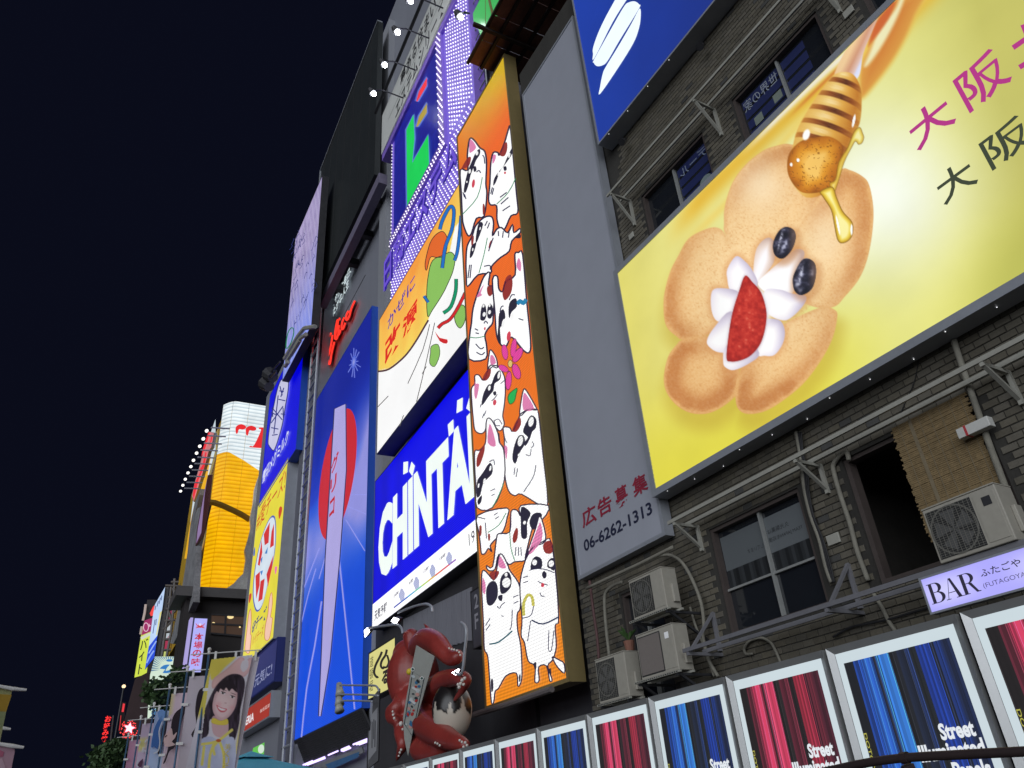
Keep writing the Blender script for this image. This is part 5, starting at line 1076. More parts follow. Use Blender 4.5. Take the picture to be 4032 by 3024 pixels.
# ------------------------------------------------------------------ red octopus sculpture of the dumpling shop
oc = empty('octopus_sculpture', None, 'giant red octopus sculpture with white suckers above the light panels', 'sculpture')
POC = Plane(8.3, 0); sc_ = .43636
def o3(x, y, off=0.0): return POC.hit(*q('t1', x, y), off)
def rm(r): return r*sc_*21.3/FPX
m = MB()
def limb(pts, r0, r1, n_=10):
    P3 = catmull3([o3(*p) for p in pts], 6); k = len(P3); r0 *= 1.14; r1 *= 1.1; m.tube(P3, [rm(r0+(r1-r0)*(i/(k-1))**1.1) for i in range(k)], n_)
    m.sphere(P3[0], rm(r0)*.98, 12, 8); m.sphere(P3[-1], rm(r1)*.98, 10, 6)
c = o3(520, 830, -.3); m.sphere(c, 1, 20, 14, sc=(rm(250), rm(250), rm(330))); m.sphere(o3(470, 640, -.2), rm(150), 16, 10); m.sphere(o3(560, 1080, -.2), rm(180), 16, 10)
limb([(540, 560, .1), (500, 500, .2), (475, 470, .25)], 80, 52); m.sphere(o3(505, 470, .2), rm(72), 12, 8)
limb([(580, 560, .3), (640, 500, .5), (730, 530, .6), (800, 610, .6), (860, 665, .55), (920, 660, .5), (925, 625, .45)], 95, 34)
limb([(690, 470, .2), (655, 405, .2), (612, 352, .25)], 34, 7)
limb([(690, 1060, .2), (700, 960, .45), (760, 890, .6), (860, 850, .7), (950, 845, .75), (1000, 865, .7), (960, 960, .7), (892, 1050, .7)], 92, 14)
limb([(600, 1150, .2), (640, 1260, .6), (760, 1350, .8), (880, 1415, .85), (985, 1452, .85)], 125, 40)
limb([(600, 1250, .1), (575, 1390, .5), (590, 1500, .7), (690, 1530, .75), (810, 1490, .7)], 105, 44)
limb([(430, 1020, .1), (380, 1110, .4), (325, 1150, .5), (320, 1210, .5), (370, 1235, .55)], 70, 34)
limb([(440, 1200, .1), (420, 1340, .4), (430, 1440, .5), (400, 1520, .5), (370, 1590, .5)], 80, 12)
tmp = m.build('tmp', DARKM); md = tmp.modifiers.new('r', 'REMESH'); md.mode = 'VOXEL'; md.voxel_size = .045; s2 = tmp.modifiers.new('s', 'SMOOTH'); s2.factor = .6; s2.iterations = 6
bpy.context.view_layer.update(); me = bpy.data.meshes.new_from_object(tmp.evaluated_get(bpy.context.evaluated_depsgraph_get())); bpy.data.objects.remove(tmp)
me.materials.clear(); me.materials.append(paint('lacquer_red', (.25, .032, .026), .38, 0, .3, 1.6, .1, .5)); me.polygons.foreach_set('use_smooth', [True]*len(me.polygons)); me.name = 'body'
body = bpy.data.objects.new('body', me); COL.objects.link(body); body.parent = oc
SUC = paint('sucker_white', (.62, .58, .54), .5, 0, .1, 5)
for x, y, r, off in ((935, 615, 9, .75), (915, 600, 9, .75), (890, 592, 9, .75), (868, 588, 8, .75), (845, 580, 8, .72), (945, 640, 8, .72), (935, 930, 13, .95), (948, 898, 13, .98), (962, 868, 13, 1.0), (985, 850, 12, 1.0), (925, 905, 11, .95), (975, 905, 11, .95), (340, 1180, 12, .75), (350, 1210, 12, .75), (335, 1150, 10, .7), (410, 1260, 20, .8), (425, 1310, 10, .75), (400, 1520, 11, .7), (390, 1550, 9, .65), (412, 1495, 11, .7), (990, 1430, 10, 1.1), (1005, 1455, 10, 1.1), (960, 1425, 9, 1.1), (940, 1410, 9, 1.1), (975, 1470, 10, 1.1), (740, 1440, 9, 1.1), (760, 1455, 9, 1.1), (720, 1432, 9, 1.1), (510, 520, 11, .55)):
    mm = MB(); mm.sphere(o3(x, y, off), rm(r), 8, 6); mm.build('sucker', SUC, oc, True)
mm = MB(); mm.sphere(o3(487, 790, .62), rm(28), 12, 8); mm.build('eye', paint('yellow_eye', (.6, .45, .03), .4, 0, .1, 4), oc, True)
# dumpling with dark sauce
dm = empty('dumpling_ball', None, 'cream coloured dumpling ball with dripping black sauce held by the octopus', 'sculpture'); c = o3(872, 1140, .55)
m = MB(); nu, nv = 90, 60; R_ = (rm(148), rm(148), rm(205)); vs = []; fs_ = []; cs2 = []
for j in range(nv+1):
    for i in range(nu):
        ph_ = math.pi*j/nv; th = 2*math.pi*i/nu; d = V((math.sin(ph_)*math.cos(th), math.sin(ph_)*math.sin(th), math.cos(ph_)))
        lim = -.12+.42*max(0, math.sin(th*8+.6*math.sin(th*3)))**2+.10*math.sin(th*5+1); sauce = d.z > lim
        vs.append(c+V((d.x*R_[0], d.y*R_[1], d.z*R_[2]))*(1.02 if sauce else 1)); cs2.append((.012, .010, .010) if sauce else (.50, .45, .38))
for j in range(nv):
    for i in range(nu): i2 = (i+1) % nu; fs_.append((j*nu+i, (j+1)*nu+i, (j+1)*nu+i2, j*nu+i2))
m.add(vs, fs_, cs2); m.build('ball', printmat('glazed_ball', .3), dm, True)
mm = MB(); mm.tube([o3(925, 1330, .5), o3(930, 1420, .5), V((o3(930, 1420, .5).x, o3(930, 1420, .5).y, 2.0))], .05, 8); mm.build('support', ALU, dm)
# banner strip tied to the octopus
bn = empty('cloth_sash', None, 'long grey cloth sash with colourful lettering tied to the octopus', 'banner'); PBN = Plane(7.35, 0)
slab('cloth', PBN, Q('t1', '548,552 712,652 640,900 560,1180 505,1380 472,1548 440,1400 428,1200 470,960 505,760'), .012, paint('grey_cloth', (.34, .34, .31), .85, 0, .12, 4), bn)
A = Art(PBN, .006, .003)
p = Q('t1', '515,790 618,850 510,1370 440,1260'); A.stroke(p, 3, (46, 56, 62), 0, 0, True)
for i in range(26):
    t = i/25; a_, b_ = q('t1', 512-66*t, 810+440*t), q('t1', 610-100*t, 860+470*t); w_ = rnd.uniform(.1, .8); x, y = a_[0]+(b_[0]-a_[0])*w_, a_[1]+(b_[1]-a_[1])*w_
    A.ell((x, y), rnd.uniform(4, 9), rnd.uniform(3, 8), rnd.choice([(190, 50, 46), (56, 110, 150), (190, 196, 196), (40, 50, 56), (200, 150, 140)]), 1+i % 3, rnd.uniform(0, 90), 8)
A.stroke(Q('t1', '510,930 560,960'), 9, (206, 206, 206), 3, 0); A.stroke(Q('t1', '490,1040 540,1080'), 9, (206, 206, 206), 3, 0)
for x, y in ((597, 850), (516, 768)): A.ell(q('t1', x, y), 8, 8, (226, 226, 222), 2); A.ell(q('t1', x, y), 5, 5, (60, 90, 84), 3)
A.build('printed_lettering', PRT, bn)
# lamps over the octopus
FLW = glow('flood_white', (.93, .96, 1), 14)
for lab, head, pts, off in (('white floodlight on a bent pipe over the octopus head', '320,335 345,300 392,315 365,360', '690,250 685,205 640,180 560,192 470,222 385,258', .9), ('white floodlight at the end of a long pipe in front of the track screen edge', '78,420 110,390 128,430 85,480', '425,445 412,395 370,366 280,374 200,384 118,400', 1.0), ('white floodlight below a gooseneck pipe beside the octopus arm', '868,800 925,765 942,770 905,822', '900,800 960,800 985,600 1000,440 985,375 950,348', 1.2)):
    e = empty('floodlight', None, lab, 'lamp'); pl = Plane(8.3-off+.3, 0); hp = [pl.hit(*p) for p in Q('t1', head)]
    m = MB(); m.add(hp, [(0, 1, 2, 3)]); m.build('lamp_face', FLW, e)
    m = MB(); bk = V((0, .12, .05)); m.add([p+V((0, .01, .004)) for p in hp]+[p+bk for p in hp], [(4, 5, 6, 7), (0, 1, 5, 4), (1, 2, 6, 5), (2, 3, 7, 6), (3, 0, 4, 7)]); m.build('lamp_housing', DARKM, e)
    m = MB(); m.tube([pl.hit(*p) for p in Q('t1', pts)], .035, 8, smooth=5); m.build('arm', ALU, e, True)
# yellow brush lettering sign and 2F sign
PKS = Plane(9.3, 0); a0, z1_ = PKS.uv(*q('t1', 116, 622)); a1 = PKS.uv(*q('t1', 358, 462))[0]; z0_ = PKS.uv(*q('t1', 108, 1055))[1]
kk = signbox('brush_sign', 'backlit pale yellow sign with black brush lettering behind the octopus', PKS, a0, a1, z0_, z1_, .35, .05, DARKM, (212, 206, 130), FACE, cat='sign')
A = Art(PKS, -.012, .003)
for s, w_ in (('238,610 222,650 180,735 168,800 190,838 206,835', 9), ('282,590 270,640 238,690 228,735 246,760 262,742', 9), ('285,640 300,700 284,745 262,752', 8)): A.stroke(Q('t1', s), w_, (34, 32, 26), 0, 4)
A.tpx('る', q('t1', 232, 850), q('t1', 300, 820), q('t1', 262, 775), q('t1', 255, 905), (34, 32, 26), 0, bold=.05); A.build('brush_lettering', LIT, kk); A = Art(PKS, -.012, .003)
A.vtext('道頓堀', PKS.uv(*q('t1', 126, 700))[0], PKS.uv(*q('t1', 158, 690))[0], PKS.uv(*q('t1', 128, 980))[1], PKS.uv(*q('t1', 135, 650))[1], (44, 42, 34), 0); A.build('place_lettering', LIT, kk)
P2 = Plane(9.3, 0); a0, a1 = P2.uv(*q('t1', 1048, 400))[0], P2.uv(*q('t1', 1140, 300))[0]; zt_ = P2.uv(*q('t1', 1045, 60))[1]; zb_ = P2.uv(*q('t1', 1060, 590))[1]
fl = signbox('floor_sign', 'dark vertical board marked 2F beside the cat screen', P2, a0, a1, zb_, zt_, .4, .03, DARKM, (40, 40, 48), paint('slate_board', (.07, .07, .085), .5, 0, .15, 2), cat='sign')
A = Art(P2, -.012, .003); A.tpx('2', q('t1', 1066, 160), q('t1', 1102, 150), q('t1', 1085, 85), q('t1', 1078, 222), (150, 150, 158), 0, bold=.02); A.tpx('F', q('t1', 1072, 340), q('t1', 1104, 330), q('t1', 1088, 262), q('t1', 1080, 408), (150, 150, 158), 0, bold=.02); A.build('light_lettering', PRT, fl)
sf = empty('shop_front', None, 'dark shop front with pale metal siding behind the octopus', 'building'); PSF = Plane(10.25, -.9)
m = MB(); ux0 = PSF.uv(*q('t1', 112, 500))[0]+.2; m.box(PSF.at(ux0, -CZ, -.3), PSF.u*(-18.5-ux0), PSF.v*(zh0+CZ+.4), PSF.n*.3); m.build('dark_wall', paint('dark_shop', (.045, .043, .048), .7, 0, .25, 1.0, streak=True), sf)
SDG = paint('pale_siding', (.30, .30, .34), .5, .3, .15, 3.0, streak=True)
for k in range(14):
    a_, b_ = 430+k*44, 430+(k+1)*44-3; ya = 300-(a_-430)*.48; yb2 = 300-(b_-430)*.48
    slab('siding_sheet', PSF, Q('t1', f'{a_},{ya+20} {b_},{yb2+20} {b_},{540+k*2-max(0,k-9)*14} {a_},{540+k*2-max(0,k-9)*14}'), .04, SDG, sf, .05)
# side poster board with three arm lamps
pbx = empty('side_board', None, 'tall grey framed side board with a faded poster left of the octopus', 'board'); PSB = Plane(p0=(POC.hit(*q('t1', 160, 1300)).x, 8.0, CZ), u=(.55, .85, 0), v=(0, 0, 1))
slab('board', PSB, Q('t1', '160,1012 216,940 205,1592 112,1665'), .12, DARKM, pbx); A = Art(PSB, .006, .003); A.poly(Q('t1', '142,1180 200,1110 188,1500 118,1590'), (118, 118, 122), 0)
for s in ('150,1240 148,1480', '165,1220 163,1400', '178,1230 174,1470'): A.stroke(Q('t1', s), 4, (40, 40, 46), 1, 0)
A.build('faded_poster', PRT, pbx)
for i, (s, lab) in enumerate((('1805,730 1900,733 2120,735 2170,745 2195,790', 'grey arm lamp on the uppermost of the pipes in front of the track screen'), ('1800,820 1900,822 2100,826 2190,835', 'grey arm lamp on the middle pipe in front of the track screen'), ('1800,885 1900,882 2080,886 2130,890', 'grey arm lamp on the lowest pipe in front of the track screen'))):
    e = empty('arm_lamp', None, lab, 'lamp'); pl = Plane(8.0, 0); pts = [pl.hit(*p) for p in Q('t2', s)]; m = MB(); m.tube(pts, .03, 8, smooth=4); m.build('arm', ALU, e, True)
    m = MB(); m.tube([pts[0]+V((0, 0, .05)), pts[0]+V((.12, 0, -.22)), pts[0]+V((.2, 0, -.36))], [.09, .13, .17], 12); m.build('hood', OFFW, e, True)
tag(MB().tube([Plane(8.9, 0).hit(*p) for p in Q('c4', '60,925 500,790 1130,570')], .07, 8).build('support_pipe', paint('dull_pipe', (.16, .14, .14), .7, .2, .2, 3)), 'long dull pipe slung under the cat screen', 'pipe')
for i, (u_, lab) in enumerate(((-17.3, 'grey louvred cabinet below the cat screen, next to the octopus'), (-15.6, 'grey louvred cabinet below the cat screen, next to the brick building'))):
    e = empty('louvred_cabinet', None, lab, 'cabinet'); m = MB(); m.box((u_, 8.9, 1.7), (1.1, 0, 0), (0, .5, 0), (0, 0, 1.0 if i == 0 else 1.2)); m.build('casing', CONC, e, bevel=.01); m = MB()
    for k in range(5): m = MB(); m.box((u_+.1, 8.885, 2.05+k*.13), (.9, 0, 0), (0, .012, 0), (0, 0, .05)); m.build('louvre', DARKM, e)
# ------------------------------------------------------------------ signs on the corner building beyond the track screen
PS = Plane(10.2, .6); cb = empty('corner_building', None, 'grey panelled corner building carrying the cheese sign and the dairy screen', 'building')
PSW = Plane(10.9, .6); us0 = PSW.uv(*q('r2', 620, 1650))[0]-1; us1 = PSW.uv(1215, 2200)[0]; m = MB(); m.box(PSW.at(us0, -CZ, -10), PSW.u*(us1-us0), PSW.v*36, PSW.n*10); m.build('wall', WG, cb)
m = MB(); u_ = PSW.uv(*q('r2', 960, 1000))[0]; m.box(PSW.at(u_, -CZ, .0), PSW.u*(us1-u_-.4), PSW.v*34, PSW.n*.25); m.build('panelled_pier', paint('bluish_pier', (.16, .165, .20), .6, .1, .12, .5), cb)
for k in range(46): m = MB(); m.box(PSW.at(u_+1.0, 1.5+k*.7, .252), PSW.u*(us1-u_-1.9), PSW.v*.05, PSW.n*.02); m.build('pier_joint', DARKM, cb)
def quad(pl, TL, TR, BR, BL): a = [pl.uv(*p) for p in (TL, TR, BR, BL)]; return (a[0][0]+a[3][0])/2, (a[1][0]+a[2][0])/2, (a[2][1]+a[3][1])/2, (a[0][1]+a[1][1])/2
a0, a1, z0_, z1_ = quad(PS, (1011, 1987), (1133, 1816), (1076, 2522), (955, 2620))
cz = signbox('cheese_sign', 'tall yellow backlit sign with a round box of cheese wedges', PS, a0, a1, z0_, z1_, .7, .08, ALU, (226, 214, 62), FACE, cat='sign')
A = Art(PS, -.012, .01)
cc = [(x, y) for x, y in Q('t8', '175,1000 185,850 210,700 250,550 300,440 335,430 345,520 340,650 320,780 290,900 250,1060 215,1120 190,1100')]
p = smooth2(cc, 4); A.poly(p, (70, 90, 176), 0); mx, my = sum(x for x, y in p)/len(p), sum(y for x, y in p)/len(p)
A.poly([(mx+(x-mx)*.93, my+(y-my)*.96) for x, y in p], (210, 224, 236), 1)
for s in ('255,560 300,470 290,620 262,640', '312,540 330,480 328,640 300,660', '275,850 325,710 315,800 285,940', '212,780 240,600 245,690 225,790', '195,860 228,830 225,930 200,1030', '215,1050 232,900 262,880 245,1030'): A.poly(Q('t8', s), (206, 44, 50), 2)
for s in ('262,700 285,650 280,700', '232,740 248,720 240,770', '228,830 250,820 240,860'): A.poly(Q('t8', s), (60, 130, 200), 2)
A.build('round_box', LIT, cz)
A = Art(PS, -.012, .01)
A.tpx('#愛チーズ!', q('t8', 200, 520), q('t8', 412, 150), q('t8', 205, 405), q('t8', 205, 530), (196, 60, 40), 0, bold=.005); A.build('lettering', LIT, cz); A = Art(PS, -.012, .01); A.tpx('6Pチーズ', q('t8', 168, 1265), q('t8', 272, 1140), q('t8', 172, 1190), q('t8', 170, 1280), (40, 60, 120), 0, bold=.02); A.build('lettering', LIT, cz); A = Art(PS, -.012, .01); A.tpx('ハイ!チーズ', q('t8', 168, 1360), q('t8', 252, 1255), q('t8', 170, 1300), q('t8', 168, 1370), (190, 70, 40), 0)
A.build('lettering', LIT, cz)
for s in ('262,1310 268,1220 285,1140 295,1040 312,980 318,1060 305,1160 318,1170 300,1300 280,1330', '120,1400 125,1330 135,1240 145,1150 160,1100 165,1180 158,1280 165,1300 150,1420'):
    A = Art(PS, -.012, .01); p = Q('t8', s); A.poly(p, (240, 196, 170), 0, 3); A.stroke(p, 2, (190, 90, 70), 1, 3, True); A.build('printed_hand', LIT, cz)
for s, cc_ in (('372,360 388,365 385,400 368,450 362,400', (206, 70, 40)), ('150,1000 166,990 162,1030 148,1060', (206, 60, 40)), ('335,800 352,795 348,830 338,850', (230, 120, 170)), ('182,680 192,650 190,710 180,715', (50, 90, 180))):
    A = Art(PS, -.012, .01); A.poly(Q('t8', s), cc_, 0, 3); A.build('printed_heart', LIT, cz)
a0, a1, z0_, z1_ = quad(PS, (1066, 1527), (1199, 1316), (1163.6, 1801), (1022, 1968))
sn = signbox('dairy_screen', 'deep blue LED screen with a white snow crystal plate', PS, a0, a1, z0_, z1_, .6, .05, paint('blue_edge', (.02, .09, .5), .4, .1, .1, 1), (0, 0, 232), LEDF, cat='screen')
A = Art(PS, .05, .03); p = smooth2(Q('r3', '170,1000 185,985 205,995 225,985 222,1060 205,1160 185,1280 160,1370 140,1430 125,1450 100,1420 92,1390 105,1280 125,1180 150,1060'), 3); A.poly(p, (206, 206, 236), 0, k=.9); A.stroke(p, 3.5, (30, 36, 110), 1, 0, True)
for s in ('158,1090 130,1340', '118,1170 185,1250', '190,1160 112,1270', '165,1060 195,1065', '160,1115 205,1125', '122,1170 122,1230', '112,1200 140,1215', '190,1170 192,1235', '175,1210 205,1215', '112,1300 160,1310', '118,1350 155,1345', '170,1030 185,1090', '195,1040 175,1100'): A.stroke(Q('r3', s), 4, (34, 40, 120), 2, 0)
A.build('snow_plate', LIT, sn)
A = Art(PS, .05, .03); A.tpx('雪印メグミルク', q('r2', 722, 820), q('r2', 890, 560), q('r2', 724, 765), q('r2', 722, 842), (220, 226, 246), 0, bold=.02); A.build('white_lettering', LIT, sn)
e = empty('gantry_rail', None, 'white tubular gantry with two dark floodlights above the dairy screen', 'gantry'); pl = Plane(9.2, .6)
for s in ('200,850 290,700 330,650 400,640', '215,870 300,720 340,690', '240,830 300,730', '205,900 225,870'): m = MB(); m.tube([pl.hit(*p) for p in Q('r3', s)], .14, 6); m.build('tube', OFFW, e)
for x, y in ((100, 950), (75, 1010)): c = pl.hit(*q('r3', x, y)); m = MB(); m.disc(c, (.6, .2, -.6), .6, 10, .4, .9); m.build('floodlight_head', DARKM, e); m = MB(); m.tube([c, pl.hit(*q('r3', x+70, y-80))], .08, 6); m.build('floodlight_arm', DARKM, e)
e = empty('wall_ladder', None, 'thin steel ladder up the pier beside the dairy screen', 'ladder'); pl = Plane(10.3, .6); ul = pl.uv(*q('r3', 345, 1300))[0]
for dx in (0, 1.6): m = MB(); m.tube([pl.at(ul+dx, 2), pl.at(ul+dx, 31)], .09, 6); m.build('stile', ALU, e)
for k in range(34): m = MB(); m.tube([pl.at(ul, 2.5+k*.85), pl.at(ul+1.6, 2.5+k*.85)], .07, 6); m.build('rung', ALU, e)
a0, a1, z0_, z1_ = quad(PS, (935, 2640), (1090, 2526), (1082, 2685), (935, 2790))
db = signbox('navy_sign', 'navy sign with white brush lettering below the cheese sign', PS, a0, a1, z0_, z1_, .9, .1, paint('navy_enamel', (.02, .03, .16), .4, .1, .1, 1), (34, 42, 96), FACE, cat='sign')
A = Art(PS, -.01, .01); A.tpx('明日も元気に!', q('t2', 850, 850), q('t2', 1155, 560), q('t2', 900, 720), q('t2', 895, 830), (150, 156, 190), 0); A.build('white_lettering', LIT, db)
a0, a1, z0_, z1_ = quad(PS, (930, 2800), (1067, 2740), (1060, 2830), (930, 2900))
lo_ = signbox('burger_sign', 'red burger shop sign with white capitals under the navy sign', PS, a0, a1, z0_, z1_, .9, .1, ALU, (176, 54, 40), FACE, cat='sign', gain=.8)
A = Art(PS, -.01, .01); A.tpx('LOTTERIA', q('t2', 815, 1150), q('t2', 978, 1050), q('t2', 830, 1095), q('t2', 825, 1172), (232, 232, 236), 0, bold=.02); A.build('white_lettering', LIT, lo_); A = Art(PS, -.01, .01); A.tpx('06:45-02:30', q('t2', 1040, 995), q('t2', 1130, 945), q('t2', 1042, 968), q('t2', 1042, 1000), (220, 200, 196), 0); A.build('white_lettering', LIT, lo_)
# ------------------------------------------------------------------ beer building: neon ribbed flank in yellow and white
XB = -72.0; PX = Plane(p0=(XB, 0, CZ), u=(0, 1, 0), v=(0, 0, 1))
yb = empty('beer_building', None, 'building wrapped in yellow and white ribbed neon like a glass of beer', 'building')
ycol = lambda x, y: PX.uv(*q('t6', x, y))[0]
Yc = ycol(500, 500)+.3; seams = [Yc, ycol(640, 400), ycol(815, 420), ycol(990, 500), ycol(990, 500)+2.2, ycol(990, 500)+4.4]
bnd = [PX.uv(*q('t6', *p)) for p in ((455, 745), (600, 772), (770, 868), (945, 985), (1100, 1080))]
def zb(y):
    for (a, za), (b, zc2) in zip(bnd, bnd[1:]):
        if y <= b: return za+(zc2-za)*max(0, (y-a)/(b-a))
    return bnd[-1][1]
zT = PX.uv(*q('t6', 700, 232))[1]; zB = PX.uv(*q('r2', 330, 1600))[1]; PER = .40
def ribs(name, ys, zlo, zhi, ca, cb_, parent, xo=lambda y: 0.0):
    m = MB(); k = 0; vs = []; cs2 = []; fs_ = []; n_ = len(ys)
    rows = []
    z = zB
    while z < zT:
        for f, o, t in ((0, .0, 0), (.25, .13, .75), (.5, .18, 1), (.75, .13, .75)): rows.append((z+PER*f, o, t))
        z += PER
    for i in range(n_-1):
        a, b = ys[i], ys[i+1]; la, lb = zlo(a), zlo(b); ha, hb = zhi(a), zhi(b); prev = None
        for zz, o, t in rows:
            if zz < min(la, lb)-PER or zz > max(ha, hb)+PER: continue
            za, zc2 = min(max(zz, la), ha), min(max(zz, lb), hb); c_ = mixc(lin(cb_), lin(ca), t)  # rib shading put into the vertex colour: bright crests, darker valleys
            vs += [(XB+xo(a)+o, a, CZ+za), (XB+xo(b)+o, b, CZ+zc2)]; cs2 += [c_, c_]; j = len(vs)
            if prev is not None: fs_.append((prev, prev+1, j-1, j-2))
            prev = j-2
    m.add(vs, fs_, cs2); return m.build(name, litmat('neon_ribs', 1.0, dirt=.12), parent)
corner = lambda y: -1.2*max(0, 1-(y-Yc)/1.2)**2
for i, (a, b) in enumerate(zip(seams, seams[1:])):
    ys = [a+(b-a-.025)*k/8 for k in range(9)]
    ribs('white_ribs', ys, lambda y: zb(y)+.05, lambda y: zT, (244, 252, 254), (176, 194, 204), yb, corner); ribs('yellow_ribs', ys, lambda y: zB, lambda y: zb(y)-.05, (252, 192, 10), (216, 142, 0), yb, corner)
m = MB(); m.box((XB-26, Yc+.3, CZ+zB+.1), (24.3, 0, 0), (0, 14, 0), (0, 0, zT-zB-.2)); m.build('core', paint('amber_core', (.5, .30, .02), .6, 0, .2, 1), yb)
m = MB(); m.tube([PX.hit(*p, .25) for p in Q('t6', '385,1318 450,1325 520,1348 620,1392 740,1450 840,1510')], .3, 6); m.build('dark_band', paint('amber_dark', (.18, .10, .01), .6, 0, .2, 1), yb)
A = Art(PX, .3, .05)
for s in ('690,572 684,512 708,482 750,470 795,490 796,515 762,530 722,527 708,566', '800,582 795,522 818,497 860,487 905,507 906,532 872,543 836,538 818,592', '945,505 1056,512 1090,520 1060,735 1035,735 845,722 850,706 885,700 960,540 942,524'): A.poly(Q('t6', s), (232, 34, 40), 0, 3)
A.build('red_lettering', LIT, yb)
PF2 = Plane(Yc+.1, 0)      # river front, seen at a sharp angle
A = Art(PF2, .0, .05); A.poly(Q('d5', '690,0 640,140 600,300 540,560 480,760 420,980 385,1270 330,1659 470,1659 540,1400 600,700 690,360'), (200, 214, 222), 0); A.poly(Q('d5', '640,420 600,640 520,1500 440,1659 320,1659 380,1280 440,1000'), (226, 168, 20), 1); A.build('river_front', FACE, yb)
rb = empty('red_letter_board', None, 'red and white letter board on the river front of the beer building', 'sign'); pf = Plane(Yc-.6, 0)
slab('board', pf, Q('d5', '612,150 672,162 640,335 610,380 560,560 500,760 430,985 408,918 440,760 500,560 560,320'), .3, ALU, rb); A = Art(pf, .02, .05); A.poly(Q('d5', '612,152 670,164 640,333 608,380 560,556 500,755 432,978 411,918 442,762 502,562 562,322'), (196, 120, 122), 0); A.build('pale_face', FACE, rb); A = Art(pf, .08, .05)
for s in ('605,160 625,158 575,330 520,450 540,350', '640,200 655,205 635,300 615,320', '570,390 585,400 560,560 490,720 430,960 420,900 440,770 520,600', '500,600 540,540 520,640'): A.poly(Q('d5', s), (238, 44, 56), 0)
A.build('red_strokes', LIT, rb)
bp_ = empty('grey_poster_board', None, 'long grey picture board on the river front below the red letters', 'board'); pf = Plane(Yc-.9, 0); slab('board', pf, Q('d5', '512,828 500,900 440,1160 400,1659 350,1659 390,1260 440,1000'), .4, paint('mottled_grey', (.22, .22, .23), .7, 0, .7, .6), bp_)
mb_ = empty('maroon_board', None, 'maroon edged board with lilac writing at the corner of the beer building', 'board'); pf = Plane(Yc-1.2, 0); slab('board', pf, Q('d5', '600,665 636,660 600,1000 530,1400 450,1510 470,1300 530,980'), .15, paint('maroon', (.10, .03, .03), .5, 0, .2, 1), mb_); A = Art(pf, .02, .03); A.poly(Q('d5', '592,690 560,900 520,1350 460,1480 480,1300 540,960'), (140, 116, 160), 0); A.build('lilac_face', LIT, mb_)
for i, (x, y) in enumerate(((585, 140), (545, 235), (503, 323), (465, 405), (428, 490), (397, 565), (363, 640), (331, 715), (302, 787), (275, 857))):
    pl = Plane(Yc-3.2, 0); c = pl.hit(*q('d5', x, y)); e = empty('outrigger_lamp', None, 'white outrigger lamp in the row in front of the red letter board', 'lamp', 'outrigger lamps on the beer building')
    m = MB(); m.sphere(c, .15, 10, 6, sc=(1.6, .8, .5)); m.build('lamp_head', glow('outrigger_white', (1, .97, .92), 1.6), e, True); m = MB(); m.tube([c+V((0, .25, .3)), c+V((0, 1.5, .42))], .06, 6); m.build('arm', ALU, e)
# pale torn paper panel along the foam edge
tr = empty('torn_panel', None, 'pale grey torn edged panel between the yellow ribs and the cheese sign', 'panel'); pl = Plane(p0=(XB+1.6, 0, CZ), u=(0, 1, 0), v=(0, 0, 1))
slab('panel', pl, Q('r2', '712,745 690,800 668,870 660,960 640,1060 645,1120 628,1190 604,1270 612,1330 598,1420 560,1455 530,1490 470,1530 370,1588 660,1600 900,1300 900,720 770,705'), .5, paint('torn_grey', (.56, .56, .54), .8, 0, .45, .9, .4), tr)
# crab restaurant block underneath with its lightbox
rs_ = empty('restaurant_block', None, 'dark restaurant block with a lit dining window under the beer building', 'building'); PRB = Plane(p0=(-69, 0, CZ), u=(0, 1, 0), v=(0, 0, 1)); zt_ = PRB.uv(*q('r1', 1400, 590))[1]; ys0 = PRB.uv(*q('r1', 1140, 900))[0]
m = MB(); m.box((-72, ys0, 0), (3, 0, 0), (0, 16, 0), (0, 0, CZ+zt_)); m.build('wall', paint('dark_brick', (.03, .026, .026), .7, 0, .2, 1), rs_)
m = MB(); m.box((-73, ys0-.9, CZ+zt_), (5, 0, 0), (0, 18, 0), (0, 0, .8)); m.build('eave', paint('eave_grey', (.09, .085, .085), .6, .1, .2, 1), rs_)
A = Art(PRB, .05, .02); A.poly(Q('r1', '1350,680 1590,690 1560,820 1345,800'), (62, 44, 32), 0); A.build('dining_window', FACE, rs_)
for s in ('1350,680 1590,690', '1345,800 1560,820', '1440,682 1435,812', '1352,740 1575,752'): m = MB(); m.tube([PRB.hit(*p, .1) for p in Q('r1', s)], .10, 4); m.build('window_bar', DARKM, rs_)
for x, y, w_ in ((1470, 695, 22), (1362, 735, 10), (1530, 760, 6)): A = Art(PRB, .12, .02); A.ell(q('r1', x, y), w_*.6, w_*.3+1.5, (255, 226, 160), 0, 0, 10); A.build('ceiling_lamp', LIT, rs_)
PLB = Plane(p0=(-66, 0, CZ), u=(0, 1, 0), v=(0, 0, 1)); a0, a1, z0_, z1_ = quad(PLB, q('r1', 1235, 700), q('r1', 1328, 700), q('r1', 1285, 1060), q('r1', 1195, 1045)); 
lb = signbox('lilac_lightbox', 'tall lilac lightbox with a red crab emblem and red brush kanji', PLB, a0, a1, z0_, z1_, 1.2, .06, DARKM, (176, 176, 250), FACE, cat='sign')
A = Art(PLB, .0, .02); A.vtext('本場の味', a0+(a1-a0)*.22, a0+(a1-a0)*.82, PLB.uv(*q('r1', 1250, 1010))[1], PLB.uv(*q('r1', 1270, 795))[1], (196, 40, 60), 0, bold=.02); A.build('red_kanji', LIT, lb)
A = Art(PLB, .0, .02); c = q('r1', 1277, 752)
